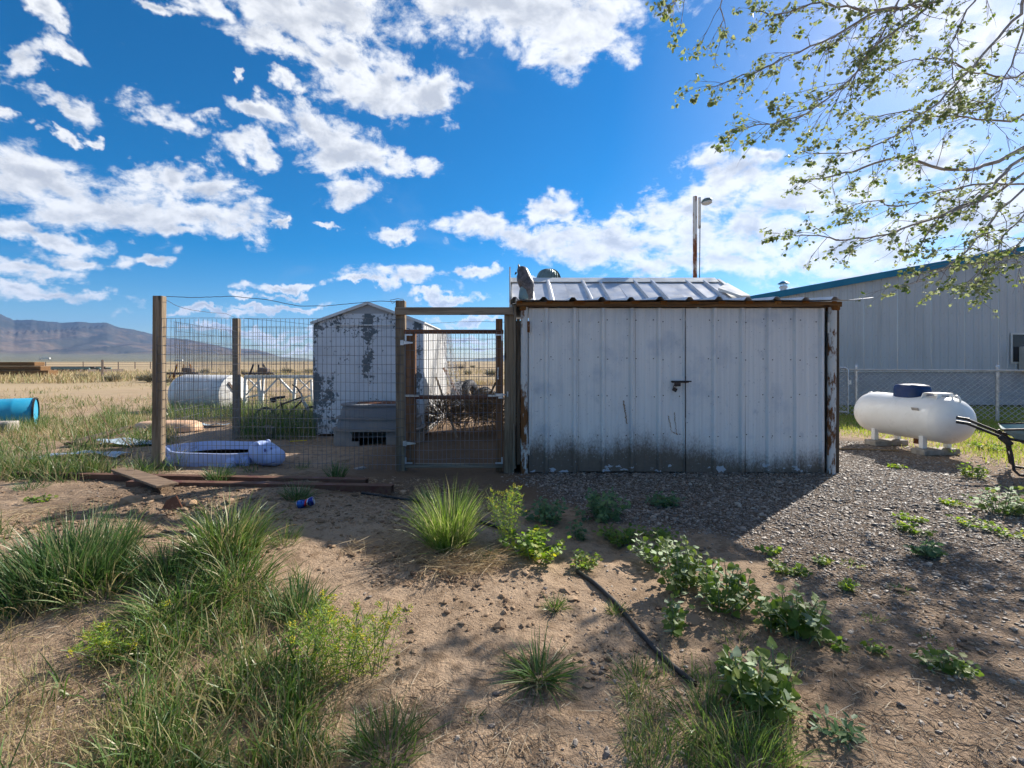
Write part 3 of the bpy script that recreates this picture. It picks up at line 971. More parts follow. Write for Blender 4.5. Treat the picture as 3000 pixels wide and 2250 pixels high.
# hasp, slide bolt and padlock
hs_ = MB()
zz_ = CZ - (1118 - HY) / F * Y0
hs_.box(1.77, 1.96, Y0 - 0.046, Y0 - 0.036, zz_ - 0.012, zz_ + 0.012, 0.003)
hs_.tube([(1.76, Y0 - 0.052, zz_ + 0.004), (1.985, Y0 - 0.052, zz_ + 0.004)], 0.007, 8)
hs_.box(1.80, 1.87, Y0 - 0.047, Y0 - 0.030, zz_ - 0.05, zz_ - 0.014, 0.003)
part('hasp', hs_, black_iron, dl_)
pk = MB()
pk.obox((1.80, Y0 - 0.055, zz_ - 0.085), (0.05, 0.022, 0.042), (0, R(28), 0), 0.005)
pk.tube([(1.79, Y0 - 0.055, zz_ - 0.068), (1.786, Y0 - 0.055, zz_ - 0.045), (1.80, Y0 - 0.055, zz_ - 0.035), (1.815, Y0 - 0.055, zz_ - 0.045), (1.812, Y0 - 0.055, zz_ - 0.062)], 0.004, 6)
part('padlock', pk, black_iron, dl_)
st = MB()
st.box(1.928, 1.934, Y0 - 0.026, Y0 - 0.02, 0.62, 1.08)
part('door_gap_strip', st, black_iron, dl_)
# brush-marks of tan mud and scratches built as thin crusts
for (pa, pb, w) in (((1826, 1175), (1836, 1240), 0.018), ((1958, 1220), (1966, 1262), 0.012), ((1975, 1210), (1982, 1272), 0.010), ((1968, 1265), (1984, 1272), 0.012)):
    c = MB()
    a = P(*pa, Y0); b = P(*pb, Y0)
    n = max(3, int((b - a).length / 0.012))
    for i in range(n):
        q = a.lerp(b, i / (n - 1))
        c.obox((q.x + rnd.uniform(-.004, .004), Y0 - 0.006 - rnd.uniform(0, .003), q.z), (w * rnd.uniform(.5, 1.1), 0.006, 0.011), (0, rnd.uniform(-.6, .6), 0), 0.002)
    part('dried_mud', c, clod_mat, dl_)
# frame posts
fp = MB().tube([(0.135, Y0 - 0.02, -0.05), (0.135, Y0 - 0.02, 0.9), (0.138, Y0 - 0.02, 1.86)], 0.042, 14)
part('frame_pipe', fp, rust_pipe, shed, smooth=50, label='white frame pipe eaten by rust beside the left door')
fp = MB().tube([(3.545, Y0 - 0.03, -0.05), (3.552, Y0 - 0.03, 0.9), (3.56, Y0 - 0.03, 1.86)], 0.043, 14)
part('frame_pipe', fp, rust_pipe, shed, smooth=50, label='white frame pipe eaten by rust beside the right door')
pw = MB().box(3.60, 3.665, Y0 + 0.005, Y0 + 0.09, 0.0, 1.86, 0.006)
part('corner_post', pw, wood_dark, shed)
for (x0, x1, y0, z0, z1, mt) in ((0.018, 0.048, 5.33, 0.05, 1.88, wood_grey), (0.052, 0.088, 5.30, 0.10, 1.72, wood_dark), (0.015, 0.03, 5.26, 0.06, 0.55, wood_grey)):
    part('trim_board', MB().box(x0, x1, y0, y0 + 0.09, z0, z1, 0.004), mt, shed)
# hinges
for (x, z, s) in ((0.19, 1.63, 1), (0.19, 0.27, 1), (3.505, 1.62, -1), (3.50, 0.27, -1)):
    h = MB().box(x - 0.035 * (s > 0) - 0.005 * (s < 0), x + 0.005 * (s > 0) + 0.035 * (s < 0), Y0 - 0.048, Y0 - 0.042, z - 0.06, z + 0.06, 0.001)
    h.tube([(x, Y0 - 0.046, z - 0.062), (x, Y0 - 0.046, z + 0.062)], 0.008, 8)
    part('hinge', h, rust_pipe, shed)
# fascia
fa = MB()
fa.box(0.05, 3.64, Y0 - 0.075, Y0 - 0.035, 1.850, 1.905, 0.004)
part('fascia', fa, wood_brown_x, shed)
for k in range(12):
    ro = MB()
    x = 0.06 + k * 0.315 + rnd.uniform(-.01, .01)
    ro.box(x, x + rnd.uniform(0.05, 0.14), Y0 - 0.080, Y0 - 0.0755, 1.885 - rnd.uniform(0, .012), 1.912, 0.002)
    part('rust_patch', ro, rust_orange, shed)
part('rusted_bracket', MB().box(0.085, 0.155, Y0 - 0.079, Y0 + 0.02, 1.81, 1.86, 0.01), rust_orange, shed)
part('rusted_bracket', MB().box(3.53, 3.62, Y0 - 0.082, Y0 + 0.05, 1.81, 1.87, 0.012), rust_orange, shed)
# lean-to roof: sheets of ribbed steel whose wavy front edge shows
x = -0.03
ez0, ez1 = 1.912, 2.105
ey0, ey1 = Y0 - 0.17, 7.32
slope_n = Vector((0, -(ez1 - ez0), ey1 - ey0)).normalized()
k = 0
while x < 3.74:
    w = min(0.945, 3.80 - x)
    sh = MB().sheet((x, ey0 + 0.01 * math.sin(k * 2.1), ez0 + 0.002 * (k % 2)), (1, 0, 0), (0, ey1 - ey0, ez1 - ez0), slope_n, w + 0.02, [r for r in (0.06, 0.375, 0.69) if r < w], 0.09, 0.032, 0.033, 0.002, nseg=6, wob=0.003)
    part('roof_sheet', sh, roof_white, shed)
    x += 0.945; k += 1
# torn flap at the right end
fl = MB()
fl.prism([(3.79, ey0 + 0.02, 1.925), (3.93, ey0 + 0.05, 1.94), (3.99, ey0 + 0.1, 1.952), (3.9, ey0 + 0.3, 1.955), (3.79, ey0 + 0.5, 1.96)], (0, 0, 0.003))
part('torn_roof_edge', fl, roof_white, shed)
# gabled part behind
RY, RZ, GY0, GZ0, GY1, GZ1 = 8.5, 2.69, 7.25, 2.10, 9.75, 2.10
for side in (0, 1):
    ya, za = (GY0, GZ0) if side == 0 else (GY1, GZ1)
    nrm = Vector((0, -(RZ - za) if side == 0 else (RZ - za), abs(RY - ya))).normalized()
    x = SX0 - 0.0
    while x < SX1 - 0.02:
        w = min(0.915, SX1 - x)
        sh = MB().sheet((x, ya, za), (1, 0, 0), (0, RY - ya, RZ - za), nrm, w - 0.002, [r for r in (0.305 * i + 0.02 for i in range(4)) if 0.03 < r < w - 0.02], 0.075, 0.03, 0.034, 0.002, nseg=3, wob=0.002)
        part('roof_sheet', sh, roof_white, shed)
        x += 0.915
rc = MB()
rc.prism([(SX0 - 0.03, RY - 0.17, RZ - 0.055), (SX0 - 0.03, RY, RZ + 0.045), (SX0 - 0.03, RY + 0.17, RZ - 0.055), (SX0 - 0.03, RY + 0.165, RZ - 0.065), (SX0 - 0.03, RY, RZ + 0.03), (SX0 - 0.03, RY - 0.165, RZ - 0.065)], (SX1 - SX0 + 0.0, 0, 0))
part('ridge_cap', rc, trim_white, shed)
rk = MB().prism([(SX1, RY - 0.02, RZ + 0.02), (SX1, GY0, GZ0 + 0.03), (SX1, GY0, GZ0 - 0.1), (SX1, RY - 0.02, RZ - 0.11)], (0.05, 0, 0))
part('rake_trim', rk, trim_white, shed)
rk = MB().prism([(SX1 - 0.02, RY - 0.45, RZ - 0.16), (SX1 - 0.30, RY - 0.75, RZ - 0.29), (SX1 - 0.12, RY - 1.15, RZ - 0.47), (SX1 + 0.02, RY - 1.15, RZ - 0.47)], (0, -0.012, 0.038))
part('patch_sheet', rk, trim_white, shed)
for xs_, nm in ((SX0 - 0.02, 'l'), (SX1 + 0.0, 'r')):
    wl = MB().prism([(xs_, Y0 + 0.1, 0), (xs_, GY1, 0), (xs_, GY1, GZ1 - 0.02), (xs_, RY, RZ - 0.03), (xs_, GY0, GZ0 - 0.03), (xs_, Y0 + 0.1, 1.90)], (0.02, 0, 0))
    part('side_wall', wl, trim_white, shed)
part('back_wall', MB().box(SX0, SX1, GY1 - 0.03, GY1 - 0.005, 0, 2.07), trim_white, shed)
lc = MB().box(SX0 - 0.045, SX0 - 0.022, RY - 0.9, RY + 0.02, 2.1, RZ + 0.06, 0.003)
part('gable_trim', lc, trim_white, shed)

# turbine vent behind the ridge
tv = thing('turbine_vent', 'grey green domed turbine vent rising behind the roof ridge', 'roof vent', (0.67, 8.75, 2.6))
prof = [(0.13, 2.45), (0.13, 2.66)]
part('collar', MB().lathe([(0.14, 2.5), (0.14, 2.68), (0.15, 2.69)], 20, Matrix.Translation((0.67, 8.75, 0))), vent_mat, tv, smooth=40)
for k in range(26):
    vb = MB()
    a0 = 2 * math.pi * k / 26
    pts0, pts1 = [], []
    for i in range(9):
        t = i / 8
        ph = -0.35 + t * 1.85
        rr = 0.225 * math.cos(ph) ** 0.75 if math.cos(ph) > 0 else 0.01
        zz = 2.74 + 0.20 * math.sin(ph)
        a = a0 + 0.35 * t
        pts0.append(Vector((0.67 + rr * math.cos(a), 8.75 + rr * math.sin(a), zz)))
        pts1.append(Vector((0.67 + (rr - 0.02) * math.cos(a + 0.26), 8.75 + (rr - 0.02) * math.sin(a + 0.26), zz)))
    n = len(pts0)
    vb.add(pts0 + pts1, [(i, i + 1, n + i + 1, n + i) for i in range(n - 1)])
    part('vane', vb, vent_mat, tv)

# owl decoy on the roof edge
ox, oy = (1537 - CX) / F * 5.45, 5.45
oz = 1.945
owl = thing('owl_decoy', 'dark grey plastic owl decoy perched on the shed roof edge', 'owl decoy', (ox, oy, oz))
b_ = MB()
prof = [(0.0, 0), (0.055, 0.005), (0.065, 0.03), (0.072, 0.10), (0.092, 0.17), (0.096, 0.22), (0.085, 0.27), (0.072, 0.30), (0.068, 0.33), (0.056, 0.365), (0.025, 0.385), (0.0, 0.388)]
m = Matrix.Translation((ox, oy, oz))
vs0 = len(b_.v)
b_.lathe(prof, 22, m, 1.0, 0.9)
for i in range(vs0, len(b_.v)):          # lean back to the right, head to the left
    p = b_.v[i]
    t = (p[2] - oz) / 0.39
    b_.v[i] = (p[0] + 0.030 - 0.075 * max(0, t - 0.25) ** 1.2 * 1.2 + 0.01 * math.sin(p[2] * 90) * 0.3, p[1], p[2])
part('body', b_, owl_mat, owl, smooth=60)
hx = ox - 0.045
e_ = MB().lathe([(0.014, 0), (0.010, 0.03), (0.0, 0.055)], 8, Matrix.Translation((hx - 0.018, oy - 0.02, oz + 0.362)) @ Matrix.Rotation(R(-12), 4, 'Y'))
part('ear_tuft', e_, owl_mat, owl, smooth=60)
e_ = MB().lathe([(0.014, 0), (0.010, 0.02), (0.0, 0.04)], 8, Matrix.Translation((hx + 0.022, oy + 0.02, oz + 0.362)) @ Matrix.Rotation(R(35), 4, 'Y'))
part('ear_tuft', e_, owl_mat, owl, smooth=60)
e_ = MB().lathe([(0.012, 0), (0.008, 0.02), (0.0, 0.036)], 8, Matrix.Translation((hx - 0.05, oy - 0.015, oz + 0.315)) @ Matrix.Rotation(R(-150), 4, 'Y'))
part('beak', e_, black_iron, owl, smooth=60)
wg = MB().lathe([(0.0, 0), (0.03, 0.01), (0.05, 0.08), (0.05, 0.16), (0.03, 0.22), (0.0, 0.235)], 14, Matrix.Translation((ox + 0.045, oy - 0.06, oz + 0.055)) @ Matrix.Rotation(R(-14), 4, 'Y'), 1, 0.45)
part('wing', wg, owl_mat, owl, smooth=60)
bs = MB().lathe([(0.05, 0), (0.06, 0.02), (0.05, 0.11), (0.03, 0.15)], 12, Matrix.Translation((ox - 0.012, oy - 0.035, oz)))
part('perch', bs, MATS['vent_metal'], owl, smooth=50)

# ------------------------------------------------------------------ small white shed with peeling paint
WY, WX0, WX1 = 7.9, -3.28, -1.467
WB = 10.7
wz, wa = 1.88, 2.20
ws = thing('garden_shed', 'small gabled white metal shed with paint peeling to dark steel', 'shed', (-2.37, WY, 0))
xm = (WX0 + WX1) / 2
part('side_wall', MB().box(WX0, WX0 + 0.02, WY + 0.02, WB, 0.02, wz), peeling, ws)
for k in range(6):
    y0 = WY + 0.02 + k * (WB - WY) / 6
    part('wall_panel', MB().sheet((WX1, y0, 0.02), (0, 1, 0), (0, 0, wz - 0.02), (1, 0, 0), (WB - WY) / 6 - 0.004, [0.03, 0.24], 0.04, 0.02, 0.012, 0.002), white_fibre, ws)
part('back_wall', MB().prism([(WX0, WB, 0), (WX1, WB, 0), (WX1, WB, wz), (xm, WB, wa), (WX0, WB, wz)], (0, 0.02, 0)), peeling, ws)
# front: corner stiles, gable, two sliding door leaves
part('corner_panel', MB().box(WX0, WX0 + 0.10, WY - 0.01, WY + 0.015, 0.03, wz), peeling, ws)
part('corner_panel', MB().box(WX1 - 0.14, WX1 + 0.004, WY - 0.01, WY + 0.015, 0.03, wz), peeling, ws)
part('gable_panel', MB().prism([(WX0, WY - 0.006, wz - 0.02), (WX1, WY - 0.006, wz - 0.02), (xm + 0.0, WY - 0.006, wa - 0.01)], (0, 0.02, 0)), peeling, ws)
d1 = MB().sheet((WX0 + 0.10, WY - 0.008, 0.05), (1, 0, 0), (0, 0, wz - 0.06), (0, -1, 0), xm - WX0 - 0.105, [0.2, 0.42, 0.62], 0.03, 0.02, 0.006, 0.002)
part('door', d1, peeling, ws)
d1 = MB().sheet((xm + 0.004, WY - 0.012, 0.05), (1, 0, 0), (0, 0, wz - 0.06), (0, -1, 0), WX1 - 0.14 - xm - 0.01, [0.03, 0.25, 0.47], 0.03, 0.02, 0.006, 0.002)
part('door', d1, peeling, ws)
part('door_rail', MB().box(xm - 0.55, xm + 0.58, WY - 0.035, WY - 0.016, wz - 0.045, wz - 0.025, 0.003), white_fibre, ws)
for s in (-1, 1):
    xe = WX0 - 0.03 if s < 0 else WX1 + 0.03
    rf = MB().prism([(xe, WY - 0.05, wz - 0.005), (xm, WY - 0.05, wa + 0.012), (xm, WY - 0.05, wa + 0.03), (xe, WY - 0.05, wz + 0.015)], (0, WB - WY + 0.1, 0))
    part('roof_panel', rf, white_fibre, ws)
    ff = MB().beam((xe, WY - 0.055, wz - 0.008), (xm, WY - 0.055, wa + 0.006), 0.012, 0.045)
    part('gable_trim', ff, white_fibre, ws)
vn = MB().prism([(xm - 0.42, WY - 0.012, wa - 0.165), (xm + 0.42, WY - 0.012, wa - 0.165), (xm, WY - 0.012, wa - 0.025)], (0, 0.004, 0))
part('gable_vent', vn, skirt_grey, ws)

# ------------------------------------------------------------------ big steel building on the right
BY = 13.0
bx0, bx1 = 5.0, 24.0
zl = lambda x: 2.90 + (x - 6.5) * 0.1818 if x < 17 else 2.90 + (17 - 6.5) * 0.1818 - (x - 17) * 0.1818
bld = thing('steel_building', 'large pale grey ribbed steel building with blue roof trim', 'building', (9, BY, 0))
x = bx0
while x < 18.0:
    w = 0.915
    z0 = 0.98
    ribs = [0.02 + 0.2286 * i for i in range(4)]
    sh = MB()
    # slanted top: build the sheet to the lower edge, then raise the top row to the roof line
    sh.sheet((x, BY, z0), (1, 0, 0), (0, 0, 1.0), (0, -1, 0), w - 0.003, ribs, 0.05, 0.018, 0.022, 0.002, [r + 0.075 for r in ribs] + [r + 0.15 for r in ribs])
    sh.v = [(p[0], p[1], p[2] if p[2] < z0 + 0.5 else zl(p[0]) - 0.02) for p in sh.v]
    part('wall_panel', sh, wall_steel, bld)
    x += w
part('skirt', MB().box(bx0, 18.3, BY + 0.01, BY + 0.04, 0.06, 0.975), skirt_grey, bld)
part('foundation', MB().box(bx0 + .02, 18.2, BY + 0.045, BY + 0.1, -0.2, 0.06), far_metal, bld)
part('drip_flashing', MB().box(bx0, 18.3, BY - 0.03, BY + 0.005, 0.955, 0.985), trim_white, bld)
part('rake_trim', MB().prism([(bx0 - 0.1, BY - 0.12, zl(bx0 - .1) - 0.06), (17, BY - 0.12, zl(17) - 0.06), (17, BY - 0.12, zl(17) + 0.12), (bx0 - 0.1, BY - 0.12, zl(bx0 - .1) + 0.12)], (0, 0.06, 0)), trim_blue, bld)
part('roof', MB().prism([(bx0 - 0.1, BY - 0.06, zl(bx0 - .1)), (17, BY - 0.06, zl(17)), (17, BY - 0.06, zl(17) + 0.1), (bx0 - 0.1, BY - 0.06, zl(bx0 - .1) + 0.1)], (0, 14, 0)), wall_steel, bld)
part('side_wall', MB().box(bx0, bx0 + 0.03, BY + 0.05, BY + 13.8, 0, zl(bx0) - 0.02), wall_steel, bld)
scr = MB()
for zrow in (1.35, 1.95, 2.55, 3.15):
    xx = bx0 + 0.1
    while xx < 17.5:
        if zrow < zl(xx) - 0.2:
            scr.obox((xx, BY - 0.006, zrow), (0.018, 0.01, 0.018))
        xx += 0.2286
part('screw_heads', scr, skirt_grey, bld, kind='stuff')
wn = part('window', MB().box(13.53, 14.6, BY - 0.045, BY - 0.025, 1.18, 2.02, 0.005), trim_white, bld)
part('pane', MB().box(13.58, 14.55, BY - 0.05, BY - 0.046, 1.23, 1.97), glass_dark, wn)
ac = thing('window_air_conditioner', 'beige boxy air conditioner set in the building window', 'air conditioner', (14.0, BY - 0.3, 1.0))
ab = part('case', MB().box(13.72, 14.35, BY - 0.45, BY - 0.05, 0.98, 1.64, 0.02), beige, ac)
for k in range(9):
    part('grille_slat', MB().box(13.78, 14.29, BY - 0.465, BY - 0.452, 1.03 + k * 0.065, 1.06 + k * 0.065, 0.003), skirt_grey, ac)
part('support_leg', MB().beam((13.8, BY - 0.4, 0.98), (13.8, BY - 0.06, 0.55), 0.03, 0.03), galv, ac)
ck = thing('flue_pipe', 'short capped metal flue pipe on the steel building roof', 'flue', (9.09, 16.0, 3.4))
mt = Matrix.Translation((9.09, 16.0, 0))
part('pipe', MB().lathe([(0.10, 3.2), (0.10, 3.78)], 18, mt), galv, ck, smooth=40)
part('collar', MB().lathe([(0.13, 3.69), (0.135, 3.70), (0.135, 3.74), (0.11, 3.75)], 18, mt), galv, ck, smooth=30)
part('cap', MB().lathe([(0.17, 3.83), (0.18, 3.84), (0.16, 3.86), (0.05, 3.93), (0.0, 3.935)], 18, mt), trim_blue, ck, smooth=30)
for k in range(3):
    a = k * 2.1
    part('cap_strut', MB().beam((9.09 + 0.1 * math.cos(a), 16 + 0.1 * math.sin(a), 3.74), (9.09 + 0.12 * math.cos(a), 16 + 0.12 * math.sin(a), 3.85), 0.02, 0.008), galv, ck)

# ------------------------------------------------------------------ yard light
yx, yy = (2036 - CX) / F * 10.8, 10.8
yl = thing('yard_light', 'tall rusty white pole with a small yard lamp on top', 'yard light', (yx, yy, 0))
part('pole', MB().tube([(yx, yy, -0.1), (yx, yy, 2.5), (yx, yy, 4.97)], 0.046, 14), rust_pole, yl, smooth=50)
part('mount_board', MB().box(yx + 0.075, yx + 0.125, yy - 0.03, yy + 0.03, 4.25, 4.95, 0.004), white_paint, yl)
part('conduit', MB().tube([(yx + 0.1, yy - 0.035, 4.3), (yx + 0.095, yy - 0.03, 3.4), (yx + 0.075, yy - 0.02, 0.5)], 0.010, 6), black_plastic, yl)
ar = MB().tube([(yx + 0.10, yy, 4.80), (yx + 0.19, yy, 4.86)], 0.02, 8)
part('arm', ar, galv, yl)
lm = Matrix.Translation((yx + 0.27, yy, 4.86)) @ Matrix.Rotation(R(-8), 4, 'Y')
part('lamp_head', MB().lathe([(0.0, 0.07), (0.07, 0.065), (0.11, 0.04), (0.12, 0.0), (0.115, -0.01)], 18, lm), vent_mat, yl, smooth=50)
part('lens', MB().lathe([(0.115, -0.012), (0.11, -0.05), (0.06, -0.075), (0.0, -0.08)], 18, lm), white_fibre, yl, smooth=50)

# ------------------------------------------------------------------ dog pen: posts, wire, gate
def post(px0, px1, ytop, d, depth, mat, label, name='fence_post', zbase=None, lean=0.0):
    x0 = (px0 - CX) / F * d; x1 = (px1 - CX) / F * d
    z0 = gz1((x0 + x1) / 2, d) - 0.15
    z1 = CZ - (ytop - HY) / F * d
    m = MB().box(x0, x1, d, d + depth, z0, z1, 0.006)
    m.v = [(p[0] + lean * (p[2] - z0) + 0.004 * math.sin(p[2] * 3), p[1], p[2]) for p in m.v]
    return single(name, m, mat, label, 'post', ((x0 + x1) / 2, d + depth / 2, z0 + 0.15))


FY = 5.36
post(443, 470, 866, FY, 0.085, wood_post, 'tall square wooden corner post at the left end of the pen', lean=0.006)
post(680, 697, 933, 7.5, 0.09, wood_post, 'brown wooden post at the back left corner of the pen')
post(1161, 1188, 880, FY, 0.09, wood_post, 'wooden post that carries the pen gate hinges', lean=-0.004)
post(1478, 1507, 922, FY, 0.10, wood_post, 'wide wooden latch post between the gate and the steel shed')
# header over the gate
hx0, hx1 = (1159 - CX) / F * FY, (1503 - CX) / F * FY
zh1, zh0 = CZ - (901 - HY) / F * FY, CZ - (923 - HY) / F * FY
hd = MB().box(hx0, hx1, FY - 0.042, FY - 0.002, zh0, zh1, 0.005)
single('gate_header', hd, wood_grey_x, 'grey weathered beam spanning above the pen gate', 'beam', ((hx0 + hx1) / 2, FY, zh0))
tl = MB().box((1452 - CX) / F * FY, (1472 - CX) / F * FY, FY + 0.03, FY + 0.1, 0.0, CZ - (933 - HY) / F * FY, 0.004)
single('stop_board', tl, wood_red, 'narrow dark board fixed behind the latch side of the gate', 'board', (-0.13, FY + 0.06, 0))


def wire_grid(mb, A, B, z0, z1, dv=0.0508, dh=0.1016, r=0.0028, sag=0.006, seed=0, zf=None):
    """Welded wire: uprights every two inches, cross wires every four, slightly bent."""
    rr = random.Random(seed)
    A = Vector(A); B = Vector(B)
    L = (B - A).length
    n = int(L / dv)
    nrm = Vector((-(B - A).y, (B - A).x, 0)).normalized()

    def off(t, z):
        return nrm * (sag * (math.sin(t * 9 + seed) + math.sin(z * 4.1 + t * 5)))
    for i in range(n + 1):
        t = i / n
        p = A.lerp(B, t)
        lo = z0 if zf is None else zf(p.x, p.y) + 0.02
        pts = []
        for k in range(5):
            z = lo + (z1 + rr.uniform(-.004, .004) - lo) * k / 4
            q = p + off(t, z); q.z = z
            q.x += rr.uniform(-.002, .002)
            pts.append(q)
        mb.tube(pts, r, 3, False)
    z = z1
    while z > z0:
        pts = []
        m = max(8, int(L / 0.2))
        for k in range(m + 1):
            t = k / m
            q = A.lerp(B, t) + off(t, z)
            q.z = z + 0.004 * math.sin(t * 11 + z * 7) + 0.006 * math.sin(t * 3.1 + seed)
            if zf is None or q.z > zf(q.x, q.y) + 0.015:
                pts.append(q)
        if len(pts) > 1:
            mb.tube(pts, r * 0.95, 3, False)
        z -= dh


ztop = CZ - (934 - HY) / F * FY
wf = MB(); wire_grid(wf, (-3.98, FY - 0.006, 0), (-1.20, FY - 0.006, 0), 0.02, ztop, seed=1, zf=gz1)
single('wire_fence', wf, wire_mat, 'welded wire mesh across the front of the dog pen', 'fence', (-2.6, FY, 0.1))
wf = MB(); wire_grid(wf, (-3.86, FY + 0.1, 0), (-4.27, 7.5, 0), 0.02, ztop - 0.02, seed=4, zf=gz1)
single('wire_fence', wf, wire_mat, 'welded wire mesh receding along the left side of the pen', 'fence', (-4.1, 6.4, 0.1))
wf = MB(); wire_grid(wf, (-4.22, 7.55, 0), (-3.30, 7.72, 0), 0.02, 1.80, seed=6, zf=gz1)
single('wire_fence', wf, wire_mat, 'short run of wire mesh joining back post and peeling shed', 'fence', (-3.8, 7.6, 0.1))
wf = MB(); wire_grid(wf, (-1.42, 9.4, 0), (-0.03, 9.5, 0), 0.02, 1.80, seed=8)
single('wire_fence', wf, wire_mat, 'wire mesh between the two sheds at the back of the pen', 'fence', (-0.7, 9.4, 0))


def strand(name, pts, label, r=0.0032, barbs=True):
    fine = []
    for a, b in zip(pts[:-1], pts[1:]):
        a = Vector(a); b = Vector(b)
        n = max(2, int((b - a).length / 0.04))
        for i in range(n):
            q = a.lerp(b, i / n)
            q.z += rnd.uniform(-.0025, .0025)
            fine.append(q)
    fine.append(Vector(pts[-1]))
    o = single(name, MB().tube(fine, r, 4), barb_mat, label, 'wire', tuple(fine[0]))
    return o


strand('barbed_wire', [P(487, 868, FY), P(560, 872, FY), P(680, 868, FY), P(780, 878, FY), P(880, 897, FY), P(960, 896, FY), P(1060, 886, FY), P(1120, 882, FY), P(1160, 884, FY)], 'top strand of slack wire from corner post to gate post')
strand('barbed_wire', [P(488, 880, 5.4), P(520, 897, 5.7), P(560, 908, 6.0), P(620, 916, 6.6), P(660, 918, 7.1), P(690, 931, 7.5)], 'thin slack wire from the corner post to the back post', 0.0028)
strand('barbed_wire', [P(705, 932, 7.5), P(800, 940, 7.6), P(860, 945, 7.7), P(915, 952, 7.85)], 'thin wire from the back post to the peeling shed', 0.0028)
strand('barbed_wire', [P(1262, 948, 8.6), P(1340, 943, 8.0), P(1420, 942, 7.0), P(1477, 944, FY + 0.05)], 'thin wire running behind the gate to the latch post', 0.0026)
strand('loose_wire', [P(1157, 884, FY - 0.01), P(1150, 890, FY - 0.02), P(1143, 879, FY - 0.02), P(1165, 875, FY), P(1180, 877, FY), P(1186, 884, FY)], 'short twisted wire end on the gate post top', 0.003)

# gate
g = thing('pen_gate', 'wood framed wire gate with galvanised hinges and latch', 'gate', (-0.7, FY, 0.05))
gxl0, gxl1 = (1187 - CX) / F * FY, (1216 - CX) / F * FY
gxr0, gxr1 = (1452 - CX) / F * FY, (1474 - CX) / F * FY
gzt, gzb = CZ - (966 - HY) / F * FY, CZ - (1368 - HY) / F * FY
part('stile', MB().box(gxl0, gxl1, FY + 0.0, FY + 0.085, gzb, gzt - 0.01, 0.005), wood_red, g)
part('stile', MB().box(gxr0, gxr1, FY + 0.0, FY + 0.026, gzb, gzt - 0.01, 0.005), wood_red, g)
part('top_rail', MB().box(gxl0 - 0.01, gxr1 + 0.005, FY - 0.02, FY + 0.03, gzt - 0.045, gzt, 0.006), wood_red_x, g)
zmid = CZ - (1164 - HY) / F * FY
part('middle_rail', MB().tube([(gxl0 + 0.03, FY + 0.02, zmid + 0.002), (-0.6, FY + 0.02, zmid - 0.004), (gxr0 + 0.02, FY + 0.02, zmid + 0.002)], 0.024, 10), rust_red, g, smooth=50)
part('bottom_rail', MB().box(gxl0, gxr1, FY - 0.005, FY + 0.035, gzb - 0.01, gzb + 0.038, 0.006), wood_grey_x, g)
wg = MB(); wire_grid(wg, (gxl0 + 0.01, FY - 0.024, 0), (gxr1 - 0.02, FY - 0.024, 0), gzb + 0.02, gzt - 0.02, seed=11, sag=0.002)
part('wire_mesh', wg, wire_mat, g)
for (px, py, s) in ((1158 + 20, 1004, 1), (1186, 1299, 1)):
    c = P(px, py, FY - 0.03)
    h = MB().box(c.x - 0.02, c.x + 0.012, FY - 0.036, FY - 0.03, c.z - 0.028, c.z + 0.028, 0.001)
    h.prism([(c.x + 0.014, FY - 0.034, c.z - 0.02), (c.x + 0.12, FY - 0.034, c.z - 0.007), (c.x + 0.12, FY - 0.034, c.z + 0.007), (c.x + 0.014, FY - 0.034, c.z + 0.02)], (0, 0.005, 0))
    h.tube([(c.x + 0.013, FY - 0.036, c.z - 0.03), (c.x + 0.013, FY - 0.036, c.z + 0.03)], 0.006, 8)
    part('strap_hinge', h, galv, g)
for (cx_, cz_, sx_, sz_) in ((gxl0 + 0.012, gzt - 0.05, 1, -1), (gxr1 - 0.012, gzt - 0.05, -1, -1), (gxl0 + 0.012, gzb + 0.04, 1, 1), (gxr1 - 0.012, gzb + 0.04, -1, 1)):
    b = MB().box(cx_ - 0.009, cx_ + 0.009, FY - 0.029, FY - 0.0255, min(cz_, cz_ + sz_ * 0.075), max(cz_, cz_ + sz_ * 0.075))
    b.box(min(cx_ + sx_ * 0.0095, cx_ + sx_ * 0.075), max(cx_ + sx_ * 0.0095, cx_ + sx_ * 0.075), FY - 0.029, FY - 0.0255, min(cz_, cz_ + sz_ * 0.018), max(cz_, cz_ + sz_ * 0.018))
    part('corner_bracket', b, galv, g)
for (a, b) in ((gxl0 + 0.0, gxl0 + 0.16), (gxr0 - 0.09, gxr0 + 0.02)):
    part('brace_plate', MB().box(a, b, FY - 0.014, FY - 0.008, zmid + 0.008, zmid + 0.03, 0.001), galv, g)
lt = MB().box(gxr0 - 0.005, gxr1 + 0.005, FY - 0.04, FY - 0.027, zmid + 0.012, zmid + 0.045, 0.003)
lt.box(gxr0 + 0.03, gxr1 - 0.005, FY - 0.045, FY - 0.028, zmid - 0.012, zmid + 0.011, 0.003)
lt.tube([(gxr1 - 0.01, FY - 0.04, zmid + 0.03), (gxr1 + 0.03, FY - 0.04, zmid + 0.03)], 0.006, 6)
part('latch', lt, galv, g)
hp = P(1459, 1094, FY - 0.02)
hh = MB().tube([(hp.x, FY - 0.004, hp.z + 0.045), (hp.x, FY - 0.04, hp.z + 0.035), (hp.x, FY - 0.04, hp.z - 0.035), (hp.x, FY - 0.004, hp.z - 0.045)], 0.006, 6)
hh.obox((hp.x, FY - 0.003, hp.z + 0.052), (0.016, 0.004, 0.03)).obox((hp.x, FY - 0.003, hp.z - 0.052), (0.016, 0.004, 0.03))
part('pull_handle', hh, galv, g)
kp = P(1487, 1155, FY - 0.02)
